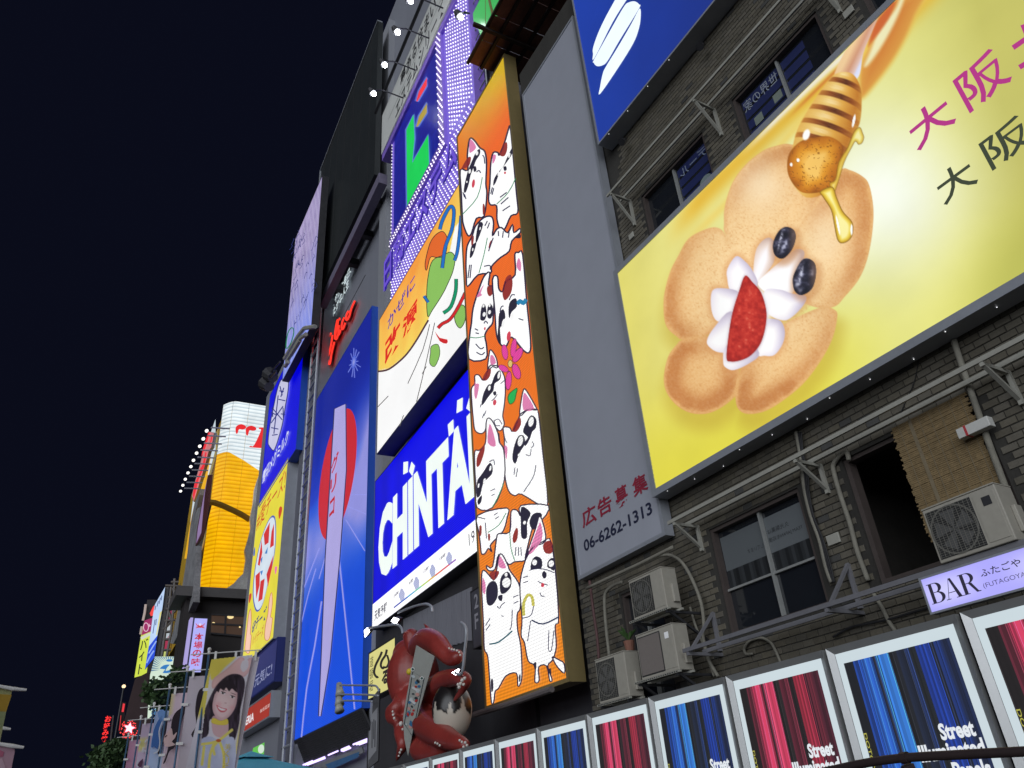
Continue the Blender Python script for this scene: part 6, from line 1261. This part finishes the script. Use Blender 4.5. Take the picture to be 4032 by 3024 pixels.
for k in range(7):
    a = math.pi*(.05+.9*k/6)
    for s_ in (-1, 1): A.stroke([(c[0]+s_*4, c[1]+6), (c[0]+s_*(12+abs(math.cos(a))*6), c[1]-10+k*3.2)], 1.6, (206, 60, 70), 0, 0)
A.ell(c, 9, 8, (206, 60, 70), 1); A.ell((c[0], c[1]-5), 6, 5, (216, 210, 250), 2); A.build('crab_emblem', LIT, lb)
m = MB(); m.box((-67.1, a0-.25, CZ+z0_), (1.0, 0, 0), (0, .2, 0), (0, 0, z1_-z0_)); m.build('side_glow', glow('lilac_side', (.42, .36, .75), .9), lb)
gf = empty('stone_fascia', None, 'long grey relief fascia running along the restaurant eave', 'fascia'); pf = Plane(Yc-1.0, 0); slab('slab', pf, Q('r1', '1222,95 1262,0 1312,-20 1250,240 1232,600 1150,780 1105,868 1085,862 1120,720 1160,520 1200,260'), .5, paint('mottled_grey', (.22, .22, .23), .7, 0, .7, .6), gf)
# ------------------------------------------------------------------ farther signs up the river
def fsign(name, label, px, dist, outline, col, th=.5, gain=1.0):
    e = empty(name, None, label, 'sign'); pl = facing(px, dist); slab('cabinet', pl, outline, th, DARKM, e, -.04); A = Art(pl, .0, .03, gain); A.poly(outline, col, 0); A.build('face', FACE, e); return e, pl
e, pl = fsign('job_sign', 'tall lime yellow sign with black katakana and a magenta top', q('d3', 400, 1200), 118, Q('d3', '440,712 555,672 470,1490 292,1540 388,930'), (206, 222, 70)); A = Art(pl, .05, .04)
A.poly(Q('d3', '440,712 555,672 530,872 392,930'), (156, 34, 96), 0); A.stroke(Q('d3', '388,975 520,905'), 12, (206, 214, 190), 0, 0); p = smooth2([q('d3', 460+36*math.cos(t*.785), 808+62*math.sin(t*.785)) for t in range(8)], 3); A.stroke(p, 3, (230, 190, 210), 1, 0, True); A.stroke(Q('d3', '505,760 510,800 525,780'), 3, (230, 190, 210), 1, 2); A.build('magenta_top', LIT, e)
A = Art(pl, .12, .04)
for s in ('412,1010 400,1080 380,1140', '435,1005 455,1050 460,1110', '465,985 470,1005', '480,975 488,995', '432,1165 400,1215 360,1250', '405,1205 395,1300', '372,1345 348,1495', '362,1390 400,1415'): A.stroke(Q('d3', s), 4, (30, 34, 24), 0, 2)
A.build('katakana', LIT, e)
e, pl = fsign('blue_white_sign', 'slanting white and blue sign with a yellow edge beside a grey mast', q('d3', 600, 800), 104, Q('d3', '738,225 590,480 560,640 500,1090 445,1420 580,1250 625,930 700,520'), (188, 212, 246)); A = Art(pl, .05, .04)
A.poly(Q('d3', '500,1090 625,930 580,1250 445,1420 480,1200'), (24, 72, 214), 0); A.poly(Q('d3', '660,600 690,570 620,920 605,930'), (222, 214, 130), 0); A.stroke(Q('d3', '500,1190 560,1090 610,1010'), 5, (150, 180, 246), 1, 2); A.stroke(Q('d3', '470,1330 520,1230 575,1150'), 6, (140, 170, 240), 1, 2)
for s in ('640,430 620,510', '670,380 650,470', '690,350 680,420', '600,500 590,560', '590,700 560,900', '610,690 600,780'): A.stroke(Q('d3', s), 3, (60, 80, 130), 1, 0)
A.build('printed_bands', LIT, e); slab('mast', pl, Q('d3', '740,205 795,210 760,560 700,900 640,1240 585,1240 630,930 705,520'), .8, paint('mast_grey', (.12, .115, .12), .6, .1, .15, 1), e, -.3)
e, pl = fsign('red_lantern_sign', 'small glowing red triangular sign above the job sign', q('d3', 555, 570), 120, Q('d3', '585,490 560,515 515,610 530,650 565,640'), (246, 66, 62))
e = empty('far_office', None, 'dark far office block behind the job sign', 'building'); pl = facing(q('d3', 520, 900), 128); slab('wall', pl, Q('d3', '480,410 600,410 700,480 720,1660 300,1660 330,1500 420,700'), 8, paint('far_dark', (.05, .045, .05), .8, 0, .2, .3), e, 0)
for s in ('455,480 440,600 415,710', '398,800 380,910'): m = MB(); m.tube([pl.hit(*p, .4) for p in Q('d3', s)], .18, 5); m.build('edge_light', glow('edge_pink', (.7, .55, .5), .5), e)
e, pl = fsign('sunburst_sign', 'pale sign with a blue sunburst and a blue brush character behind the tree', q('d3', 690, 1450), 84, Q('d3', '590,1235 880,1235 850,1400 800,1659 760,1900 480,2150 500,1800 520,1500'), (206, 226, 206)); A = Art(pl, .05, .03)
c = q('d3', 790, 1420)
for k in range(15):
    a = math.pi*(.98+.60*k/14); r0, r1 = 34, 74
    a1_, a2_ = a-.045, a+.045
    pts = [(c[0]+r0*math.cos(a), c[1]+r0*math.sin(a)), (c[0]+r1*math.cos(a1_), max(q('d3', 0, 1238)[1], c[1]+r1*math.sin(a1_))), (c[0]+r1*math.cos(a2_), max(q('d3', 0, 1238)[1], c[1]+r1*math.sin(a2_)))]
    pts = [(max(p[0], q('d3', 520+max(0, (1500-(p[1]-2250)/.27132)*.26), 0)[0]), p[1]) for p in pts]; A.poly(pts, (96, 130, 160), 0)
A.ell(q('d3', 800, 1292), 13, 5, (40, 120, 190), 1); A.poly(Q('d3', '660,1412 720,1360 805,1352 775,1385 745,1445 850,1420 830,1465 700,1475 740,1420'), (40, 120, 190), 1, 2); A.poly(Q('d3', '800,1490 850,1530 860,1590 790,1600 820,1560'), (50, 130, 196), 1, 2)
for i in range(14): x, y = rnd.uniform(500, 640), rnd.uniform(1760, 2120); A.stroke(Q('d3', f'{x},{y} {x+70},{y-40}'), 4, (60, 124, 180), 1, 0)
A.build('printed_sunburst', LIT, e)['kind'] = 'stuff'
for s, lab, c_ in (('790,575 860,560 830,700 765,705', 'small crimson sign on the far lattice mast', (150, 40, 84)), ('755,770 828,765 800,960 740,1015 720,1020', 'pale lit panel on the far lattice mast', (196, 206, 214)), ('705,1050 800,920 790,1110 700,1170', 'crimson and white panel low on the far lattice mast', (176, 40, 80)), ('700,1180 770,1130 750,1240 695,1240', 'lime panel at the foot of the far lattice mast', (206, 216, 120))):
    fsign('mast_sign', lab, q('d3', 770, 900), 98, Q('d3', s), c_, .3, .8)
e = empty('lattice_mast', None, 'thin steel lattice mast left of the beer building', 'mast'); pl = facing(q('d3', 830, 700), 95)
for s in ('875,105 860,520 820,900 760,1230', '825,225 800,480 745,820 690,1230', '740,205 960,215', '820,155 935,155', '780,375 850,385', '850,240 925,420', '770,470 950,485', '745,545 830,555', '730,720 880,700', '715,880 830,870', '700,985 810,985', '710,850 860,700', '690,1140 850,1140', '910,540 860,600', '790,590 830,690'): m = MB(); m.tube([pl.hit(*p) for p in Q('d3', s)], .16, 5); m.build('lattice_bar', paint('mast_grey', (.12, .115, .12), .6, .1, .15, 1), e)
ok = empty('neon_kana_sign', None, 'vertical red neon kana sign hanging over the dark river end', 'sign'); pl = facing(q('d1', 1540, 1000), 88); A = Art(pl, 0, .03)
for ch_, x, y, w_ in (('お', 1570, 850, 46), ('好', 1548, 950, 46), ('み', 1532, 1048, 46), ('焼', 1515, 1142, 46)): A.tpx(ch_, q('d1', x-w_, y), q('d1', x+w_, y), q('d1', x, y-44), q('d1', x, y+44), (255, 42, 40), 0, bold=.03, k=1.2)
A.build('neon_kana', LIT, ok); m = MB(); m.tube([pl.hit(*q('d1', 1650, 800), -.5), pl.hit(*q('d1', 1600, 1250), -.5)], .12, 5); m.build('bracket', DARKM, ok)
nb = empty('neon_bar', None, 'narrow red neon bar on the dark far block', 'sign'); pl = facing(q('d1', 1780, 750), 92); A = Art(pl, 0, .03)
A.poly(Q('d1', '1785,625 1815,632 1795,750 1765,748'), (230, 50, 60), 0); A.stroke(Q('d1', '1755,800 1745,920 1730,1020'), 3, (200, 40, 48), 0, 2); A.build('red_tube', LIT, nb); slab('backing', pl, Q('d1', '1760,600 1830,610 1800,900 1760,1060 1720,1060 1745,760'), .3, BLACK, nb, -.1)
st = empty('neon_star', None, 'blazing red and white neon star by the far banners', 'sign'); pl = facing(q('d1', 1875, 985), 60); A = Art(pl, 0, .03)
def star(x, y, r, r2_, col, L, k): A.poly([q('d1', x+(r if i % 2 == 0 else r2_)*math.sin(i*math.pi/5+.2), y-(r if i % 2 == 0 else r2_)*math.cos(i*math.pi/5+.2)) for i in range(10)], col, L, 0, k)
star(1878, 985, 108, 52, (255, 40, 60), 0, 1.0); star(1878, 985, 86, 40, (255, 200, 220), 1, 1.6)
for i in range(46): a = rnd.uniform(0, 6.28); r = rnd.uniform(70, 130); A.ell(q('d1', 1878+r*math.cos(a), 995+r*math.sin(a)), 2.4, 2.4, (255, 60, 60), 2, 0, 6, 1.2)
A.build('star_tubes', FACE, st)
A = Art(pl, 0, .03)
for x, y in ((1750, 1050), (1790, 1075), (1810, 1115), (1830, 1120), (1785, 1115), (1752, 1140), (1748, 1215), (1745, 1240), (1795, 1250), (1812, 1280), (1830, 1300), (1840, 1330), (1800, 1335), (1762, 1305), (1765, 1400), (1762, 1432), (1920, 1110), (1940, 1080)): A.ell(q('d1', x, y), 3.4, 3.4, (255, 70, 70), 0, 0, 7, 1.2)
A.build('bulb_string', LIT, st)['kind'] = 'stuff'
m = MB(); c = facing(q('d1', 1797, 378), 110).hit(*q('d1', 1797, 378)); e = empty('far_lamp', None, 'single warm lamp glowing high over the far street end', 'lamp'); m.sphere(c, .22, 8, 6); m.build('globe', glow('warm_lamp', (1, .72, .42), 1.6), e, True); m = MB(); m.tube([c, c-V((0, 0, 11))], .1, 5); m.build('pole', DARKM, e)
fe = empty('far_block', None, 'dark far block with a reddish wall behind the neon star', 'building'); pl = facing(q('d1', 1950, 700), 105); slab('wall', pl, Q('d1', '1960,270 2130,180 2200,200 2200,1300 1760,1300 1800,900 1880,560'), 6, paint('far_reddish', (.05, .03, .032), .8, 0, .25, .3), fe)
# ------------------------------------------------------------------ banner flags along the walk
POLE = paint('blue_pole', (.05, .11, .20), .45, .2, .15, 4); WPL = paint('white_plastic', (.62, .62, .62), .5, 0, .1, 5)
def clothmat(name):
    if name in MATS: return MATS[name]
    m, n, b = newmat(name); at = N(n, 'ShaderNodeAttribute', attribute_name='Col'); n.links.new(at.outputs['Color'], b.inputs['Base Color']); b.inputs['Roughness'].default_value = .85
    tr = N(n, 'ShaderNodeBsdfTranslucent'); n.links.new(at.outputs['Color'], tr.inputs[0]); mx = N(n, 'ShaderNodeMixShader'); mx.inputs[0].default_value = .35
    n.links.new(b.outputs[0], mx.inputs[1]); n.links.new(tr.outputs[0], mx.inputs[2]); n.links.new(mx.outputs[0], n.nodes['Material Output'].inputs[0]); MATS[name] = m; return m
CLO = clothmat('banner_cloth')
ZT = 2.25+CZ
def flag(label, px, wd, ht, bg, draw=None, lean=.0, side=1):
    e = empty('banner_flag', None, label, 'banner', 'banner flags along the walk'); t = hitz(*px, ZT); pl = Plane(p0=(t.x, t.y, CZ), u=(-V((t.x, t.y, 0)).normalized().y*-1, V((t.x, t.y, 0)).normalized().x*-1, 0), v=(0, 0, 1))
    h = V((t.x, t.y, 0)).normalized(); pl = Plane(p0=(t.x, t.y, CZ), u=(h.y, -h.x, 0), v=(0, 0, 1))
    m = MB(); m.tube([(t.x, t.y, 0), t], .014, 8); m.build('pole', POLE, e, True); m = MB(); m.sphere(t+V((0, 0, .02)), .026, 10, 8); m.tube([t-V((0, 0, .05)), t+V((0, 0, .01))], .018, 8); m.build('finial', WPL, e, True)
    vt = t.z-CZ; m = MB(); m.tube([pl.at(-.22, vt-.05, .02), pl.at(wd+.06, vt+.01, .02)], .008, 6); m.build('crossbar', WPL, e)
    A = Art(pl, .0, .003); nu, nv = 8, 24; vs = []; cs2 = []; fs_ = []
    for j in range(nv+1):
        for i in range(nu+1):
            a, b = i/nu, j/nv; wv = .035*math.sin(a*5+b*7+t.x)+.02*math.sin(b*11+a*3); vs.append(pl.at(.04+wd*a-lean*(1-b), vt-.11-ht*(1-b)+.03*a, wv*(1-b*.6))); c = bg(a, b) if callable(bg) else bg; cs2.append(lin(c))
    for j in range(nv):
        for i in range(nu): k = j*(nu+1)+i; fs_.append((k, k+1, k+nu+2, k+nu+1))
    m = MB(); m.add(vs, fs_, cs2); m.build('cloth', CLO, e, True)
    for k in range(3): m = MB(); m.box(pl.at(.04+wd*(.05+.42*k), vt-.13, .03), pl.u*.03, pl.v*.12, pl.n*.006); m.build('loop', WPL, e)
    for k in range(3): m = MB(); m.box(pl.at(-.02, vt-.5-.5*k, .015), pl.u*.09, pl.v*.035, pl.n*.006); m.build('loop', WPL, e)
    if draw: draw(pl, e)
    return e
SK = (222, 192, 192); HR = (44, 34, 44)
def woman(pl, e):
    """printed portrait, painted over a fine grid"""
    st_ = 2.0; gx_, gy_ = np.arange(748, 1004, st_), np.arange(2572, 3060, st_); X, Y = np.meshgrid(gx_, gy_); C = np.zeros(X.shape+(3,)); C[:] = (216, 212, 222)
    def lay(c, m):
        nonlocal C; m = np.clip(m, 0, 1)[..., None]; C = C*(1-m)+np.array(c, float)*m
    def P_(s, sm=4): return sdist(X, Y, smooth2(Q('t2', s), sm))
    f = lambda sd, a=1.6: ss(a, -a, sd)
    lay((226, 212, 96), f(P_('560,470 830,430 700,560 590,680 560,640', 2), 5)); lay((228, 214, 110), f(P_('975,560 900,900 830,1200 800,1400 840,1400 990,600', 2), 6)*.8)
    arm = P_('575,720 600,660 700,590 800,500 850,460 885,470 900,495 950,465 985,480 960,560 890,650 800,640 700,690 620,745 585,765'); lay((226, 188, 190), f(arm)); lay((204, 160, 164), f(arm)*ss(-9, -1, arm)*.5)
    lay((220, 214, 222), f(P_('868,505 890,490 925,490 925,560 880,605 852,560'))); 
    hair = P_('700,660 780,625 860,640 893,700 885,800 850,960 838,1100 800,1250 765,1285 700,1100 560,1060 540,1200 470,1262 395,1235 480,1120 500,1000 560,850 620,740'); n_ = vnoise(X*1.0, Y*.25, 7, 31)
    for k in range(3): C[..., k] = np.where(hair < 0, C[..., k]*0+np.interp(n_, [0, 1], [(34, 26, 34)[k], (78, 64, 82)[k]]), C[..., k])
    lay((60, 48, 60), ss(3, 0, np.abs(hair))*.6)
    neck = P_('590,1030 720,1050 735,1180 690,1240 600,1215 575,1120'); lay((212, 176, 180), f(neck)); lay((180, 140, 148), f(neck)*ss(1110, 1040, (Y-2400)/.40687)*.5)
    face = P_('612,800 660,735 740,715 812,765 820,860 795,960 735,1042 665,1068 604,1022 582,930'); fx, fy = q('t2', 700, 890)
    lay((232, 202, 204), f(face)); lay((206, 164, 170), f(face)*ss(-16, -2, face)*.7); lay((244, 222, 220), np.exp(-(((X-fx)/30)**2+((Y-fy)/36)**2))*f(face)*.6)
    for a, b in ((640, 915), (775, 950)): mx, my = q('t2', a, b); lay((230, 168, 174), np.exp(-(((X-mx)/13)**2+((Y-my)/10)**2))*f(face)*.55)
    fr = P_('606,815 640,720 700,685 780,705 822,795 800,790 770,765 742,790 715,755 690,785 660,765 640,800 625,790'); lay((44, 34, 44), f(fr, 2))
    for a, b in ((683, 808), (775, 846)):
        mx, my = q('t2', a, b); dx, dy = (X-mx)*.94+(Y-my)*.34, -(X-mx)*.34+(Y-my)*.94; lay((240, 232, 234), ss(1.2, .8, np.hypot(dx/10, dy/4.2))); lay((46, 34, 38), ss(1.2, .7, np.hypot(dx/4.6, dy/4.6))); lay((60, 42, 48), ss(1.3, .6, np.hypot(dx/11, (dy+4)/1.8))*.9); lay((120, 92, 96), ss(1.3, .6, np.hypot(dx/12, (dy+13)/1.9))*.7); lay((255, 255, 255), ss(1.3, .5, np.hypot((dx-1.5)/1.4, (dy+1.5)/1.4)))
    mx, my = q('t2', 708, 905); lay((200, 152, 156), ss(1.4, .3, np.hypot((X-mx)/6, (Y-my)/2.6))*.7)
    lip = P_('618,922 650,940 690,955 722,962 708,986 672,996 640,975'); lay((210, 104, 116), f(lip, 1.2)); lay((248, 240, 242), f(P_('632,938 660,952 708,968 694,978 664,976 642,958'), 1.0))
    cho = P_('575,1062 600,1050 660,1076 724,1058 728,1110 650,1118 574,1096'); lay((230, 208, 84), f(cho)); lay((190, 166, 60), f(cho)*ss(-3, 0, cho)*.5)
    bl_ = P_('440,1300 560,1228 640,1272 720,1236 800,1275 770,1640 400,1640'); lay((200, 206, 230), f(bl_)); lay((172, 178, 208), f(bl_)*vnoise(X, Y*.4, 16, 33)*.6)
    for s in ('470,1305 560,1292 640,1272', '640,1272 740,1190 770,1165', '600,1290 560,1400 545,1540', '655,1290 690,1400 690,1540', '500,1330 480,1500', '640,1272 590,1330 600,1400'):
        p = smooth2(Q('t2', s), 4, False); d = np.full(X.shape, 1e9)
        for (x0, y0), (x1, y1) in zip(p, p[1:]): ex, ey = x1-x0, y1-y0; L = ex*ex+ey*ey or 1; t = np.clip(((X-x0)*ex+(Y-y0)*ey)/L, 0, 1); d = np.minimum(d, np.hypot(X-x0-t*ex, Y-y0-t*ey))
        lay((228, 216, 112), ss(6.5, 4, d)); 
    mx, my = q('t2', 640, 1268); lay((196, 96, 44), ss(1.2, .8, np.hypot((X-mx)/10, (Y-my)/6)))
    Cl = srgb_lin(C*1.03); idx = {}; vs = []; cs_2 = []; quadp = Q('t2', '572,478 978,432 905,760 800,1534 780,1640 400,1640 440,1534 500,1000')
    ins = sdist(X, Y, quadp) < -1
    for j in range(len(gy_)):
        for i in range(len(gx_)):
            if ins[j, i]:
                idx[(j, i)] = len(vs); u_, v_ = pl.uv(gx_[i], gy_[j]); a_ = u_/.6; b_ = 1-(2.25-v_)/1.8; vs.append(tuple(pl.hit(gx_[i], gy_[j], .055+.018*math.sin(a_*5+b_*9)))); cs_2.append(tuple(Cl[j, i]))
    fs_ = [(idx[(j, i)], idx[(j, i+1)], idx[(j+1, i+1)], idx[(j+1, i)]) for (j, i) in idx if (j, i+1) in idx and (j+1, i+1) in idx and (j+1, i) in idx]
    m = MB(); m.add(vs, fs_, cs_2); m.build('printed_portrait', CLO, e, True)
    A = Art(pl, .085, .003); A.vtext('美KUE', pl.uv(*q('t2', 690, 1400))[0], pl.uv(*q('t2', 745, 1390))[0], pl.uv(*q('t2', 700, 1580))[1], pl.uv(*q('t2', 730, 1300))[1], (216, 198, 96), 0); A.build('gold_lettering', CLO, e)
def b1(a, b): return mixc((216, 212, 220), (226, 212, 96), 1) if (b > .82 and a < .55-(.0)) or (b > .6 and a < .16) else (216, 212, 222)
flag('front banner with a smiling long haired woman making a hand heart', q('d2', 1025, 200), .60, 1.75, b1, woman, .2)
def dhair(reg, hair, face, extra=()):
    def f(pl, e):
        A = Art(pl, .07, .003); A.poly(Q(reg, hair), HR, 0, 3); A.build('printed_hair', CLO, e); A = Art(pl, .072, .003); A.poly(Q(reg, face), SK, 1, 3)
        for s, c, w_ in extra: A.stroke(Q(reg, s), w_, c, 2, 3)
        A.build('printed_face', CLO, e)
    return f
flag('grey banner with the side of a dark haired head, next to the front banner', q('d2', 755, 420), .60, 1.75, (206, 198, 208), dhair('d2', '900,690 960,650 1000,655 990,900 930,1100 920,1320 850,1300 800,1240 860,1130 850,950 865,800', '915,900 960,760 990,780 985,960 940,1060 915,1000'))
flag('pink banner with dark hair and a raised hand', q('d2', 535, 640), .60, 1.75, lambda a, b: mixc((222, 200, 212), (226, 216, 150), 1 if b > .8 and a < .12 else 0), dhair('d2', '560,1060 620,950 740,880 750,900 700,1030 660,1180 600,1390 530,1450 480,1580 450,1600 500,1460 540,1250', '530,1180 560,1170 575,1250 620,1210 600,1280 560,1330 600,1370 480,1390 460,1280', [('500,1250 470,1275', (90, 60, 66), 4)]))
def bl(pl, e):
    A = Art(pl, .07, .003); A.poly(Q('d2', '300,1400 330,1200 380,1080 430,1010 440,1060 400,1180 410,1300 380,1420 340,1390'), (66, 110, 176), 0, 2); A.poly(Q('d2', '380,960 450,930 500,1000 420,1080'), (120, 160, 214), 0, 2); A.build('printed_shards', CLO, e)
    A = Art(pl, .072, .003); A.poly(Q('d2', '470,1080 515,1050 500,1200 440,1400 420,1500 380,1470 420,1300 430,1180'), HR, 1, 3); A.stroke(Q('d2', '440,1080 400,1200 410,1330 390,1440 330,1480'), 5, (206, 210, 220), 2, 3); A.build('printed_hair', CLO, e)
flag('pale blue banner with blue shard print', q('d2', 340, 870), .60, 1.75, lambda a, b: mixc((176, 198, 232), (208, 214, 232), a), bl)
def mv(pl, e):
    A = Art(pl, .07, .003)
    for s, w_ in (('150,1350 170,1320 155,1360', 4), ('210,1400 190,1460 230,1440 240,1480', 6), ('140,1560 120,1620 160,1640', 7), ('250,1300 220,1340', 5)): A.stroke(Q('d2', s), w_, (206, 206, 216), 0, 3)
    A.poly(Q('d2', '130,1620 200,1540 180,1650'), (96, 60, 84), 1, 2); A.build('printed_swirls', CLO, e)
flag('mauve banner with pale swirls', q('d2', 175, 1030), .60, 1.75, lambda a, b: mixc((206, 186, 208), (222, 212, 140), 1 if .72 < b < .86 and a < .2 else 0), mv)
flag('rose pink banner, farthest along the walk, before the neon star', q('d2', 20, 1245), .60, 1.6, lambda a, b: mixc((196, 140, 168), (214, 190, 200), a), None)
# three banners hung out at the opposite edge of the walk
def sidebanner(label, bar, cloth, cols, dist):
    e = empty('hanging_banner', None, label, 'banner'); pl = facing(q('d1', 100, 900), dist); p = Q('d1', bar); m = MB(); m.tube([pl.hit(*x) for x in p], [.006, .013, .008], 8); m.build('bar_arm', WPL, e); A = Art(pl, -.02, .003)
    c = Q('d1', cloth); A.poly(c, cols[0], 0)
    for s, cc_ in cols[1:]: A.poly(Q('d1', s), cc_, 1)
    A.build('cloth', CLO, e); m = MB(); m.tube([pl.hit(*q('d1', -420, 100)), V((pl.hit(*q('d1', -420, 100)).x, pl.hit(*q('d1', -420, 100)).y, 0))], .03, 8); m.build('pole', WPL, e)
sidebanner('yellow banner hung from a white arm at the open side of the walk', '-420,300 200,415 385,430', '-420,330 180,420 160,500 168,520 90,740 40,980 0,1180 -420,1180', [(170, 172, 120), ('-420,470 168,500 90,745 -420,720', (190, 154, 58)), ('-420,740 90,745 40,980 -420,970', (160, 168, 124))], 6.2)
sidebanner('pink banner hung from a white arm below the yellow banner', '-420,1150 180,1245 345,1265', '-420,1180 210,1270 213,1335 160,1600 60,2000 -420,2000', [(186, 150, 166), ('0,1300 60,1330 40,1400 -100,1400', (190, 110, 136)), ('-100,1480 30,1420 80,1560 -60,1660', (206, 176, 190))], 6.0)
sidebanner('small grey banner arm between the yellow and pink banners', '-420,900 40,985 155,1000', '-420,940 40,1010 20,1080 0,1200 -420,1200', [(150, 152, 130)], 7.0)
# ------------------------------------------------------------------ teal tent
tn = empty('teal_tent', None, 'teal pop up tent roof with a vent cap behind the banners', 'tent'); ap = hitz(988, 2957, CZ+2.0); TEAL = paint('teal_canvas', (.09, .42, .55), .7, 0, .18, 2.0, .1)
def pyr(c, r, dz, name, sag): 
    m = MB(); n_ = 10; cor = [(-1, -1), (1, -1), (1, 1), (-1, 1)]; a = math.radians(20)
    cor = [(x*math.cos(a)-y*math.sin(a), x*math.sin(a)+y*math.cos(a)) for x, y in cor]
    for k in range(4):
        p0, p1 = cor[k], cor[(k+1) % 4]; vs = []; fs_ = []
        for j in range(n_+1):
            t = j/n_; z = c.z-dz*t+sag*math.sin(t*3.14)*-1
            for i in range(5): s = i/4; vs.append((c.x+r*t*(p0[0]+(p1[0]-p0[0])*s), c.y+r*t*(p0[1]+(p1[1]-p0[1])*s), z))
        for j in range(n_):
            for i in range(4): b = j*5+i; fs_.append((b, b+1, b+6, b+5))
        m.add(vs, fs_)
    return m.build(name, TEAL, tn, True)
pyr(ap-V((0, 0, .07)), 2.4, .80, 'canopy', .05); pyr(ap, .42, .17, 'vent_cap', .01)
for sx, sy in ((-1, -1), (1, -1), (1, 1), (-1, 1)):
    a = math.radians(20); x, y = ap.x+2.2*(sx*math.cos(a)-sy*math.sin(a)), ap.y+2.2*(sx*math.sin(a)+sy*math.cos(a)); m = MB(); m.tube([(x, y, 0), (x, y, ap.z-.86)], .03, 6); m.build('leg', ALU, tn)
e, pl = fsign('green_sign', 'lime green corner sign with a white dot above the teal tent', q('t2', 1030, 1330), 40, Q('t2', '975,1340 1085,1285 1080,1400 960,1420'), (90, 186, 66)); A = Art(pl, .05, .03); A.ell(q('t2', 1052, 1350), 12, 18, (206, 226, 206), 0, 10); A.build('white_dot', LIT, e)
# ------------------------------------------------------------------ street trees
LEAF = paint('night_foliage', (.045, .085, .030), .6, 0, .5, 2.0); BARK = paint('bark', (.06, .045, .03), .9, 0, .3, 6, .3)
def tree(label, px, dist, rad_px, n_leaf, leaf, flat=1.0, seed=1):
    e = empty('street_tree', None, label, 'tree', None); r2 = random.Random(seed); pl = facing(px, dist); c = pl.hit(*px); R_ = rad_px*dist/FPX*1.05
    m = MB(); b = V((c.x, c.y, 0)); m.tube([b, b.lerp(c, .5)+V((.1, 0, 0)), c+V((0, 0, R_*.5))], [.14, .10, .03], 8)
    cl_ = []
    for i in range(22):
        d = V((r2.gauss(0, 1), r2.gauss(0, 1), r2.gauss(0, .9)*flat)).normalized()*R_*r2.uniform(.35, .95); t = c+d; cl_.append(t); m.tube([c-V((0, 0, R_*.4)), c+d*.45, t], [.05, .03, .008], 5)
    m.build('trunk', BARK, e, True)
    m = MB()
    for i in range(n_leaf):
        t = cl_[r2.randrange(len(cl_))]; p = t+V((r2.gauss(0, .28), r2.gauss(0, .28), r2.gauss(0, .22)))*R_; a = V((r2.gauss(0, 1), r2.gauss(0, 1), r2.gauss(0, .6))).normalized(); s = a.orthogonal().normalized()*leaf*.42; l = leaf*r2.uniform(.7, 1.4)
        m.add([p, p+a*l*.5+s, p+a*l, p+a*l*.5-s], [(0, 1, 2, 3)])
    m.build('crown', LEAF, e)
tree('dark leafy tree rising at the lower left by the red neon kana', q('d1', 1580, 1480), 34, 50, 3000, .17, 1.3, 3)
tree('slender tree top beside the dark leafy tree', q('d1', 1650, 1290), 36, 22, 700, .16, 1.4, 9)
tree('leafy tree standing in front of the sunburst sign', q('d2', 400, 760), 40, 44, 800, .24, 1.2, 5)
tree('leafy tree between the sunburst sign and the lilac lightbox', q('d2', 645, 530), 42, 28, 900, .22, 1.2, 6)
# ------------------------------------------------------------------ seat every Empty at its thing's base
bpy.data.objects.remove(_to); bpy.data.curves.remove(_tc)
bpy.context.view_layer.update()
for o in list(COL.objects):
    if o.type == 'EMPTY' and o.parent is None and not o.get('placed'):
        lo = V((1e9,)*3); hi = V((-1e9,)*3)
        def ext(x):
            global lo, hi
            if x.type == 'MESH':
                for c in x.bound_box:
                    p = x.matrix_world @ V(c)
                    lo = V(map(min, lo, p)); hi = V(map(max, hi, p))
            for k in x.children: ext(k)
        ext(o)
        if hi.x < lo.x: continue
        b = V(((lo.x+hi.x)/2, (lo.y+hi.y)/2, lo.z)); o.location = b
        for k in o.children: k.location = k.location-b
    if o.get('placed'): del o['placed']
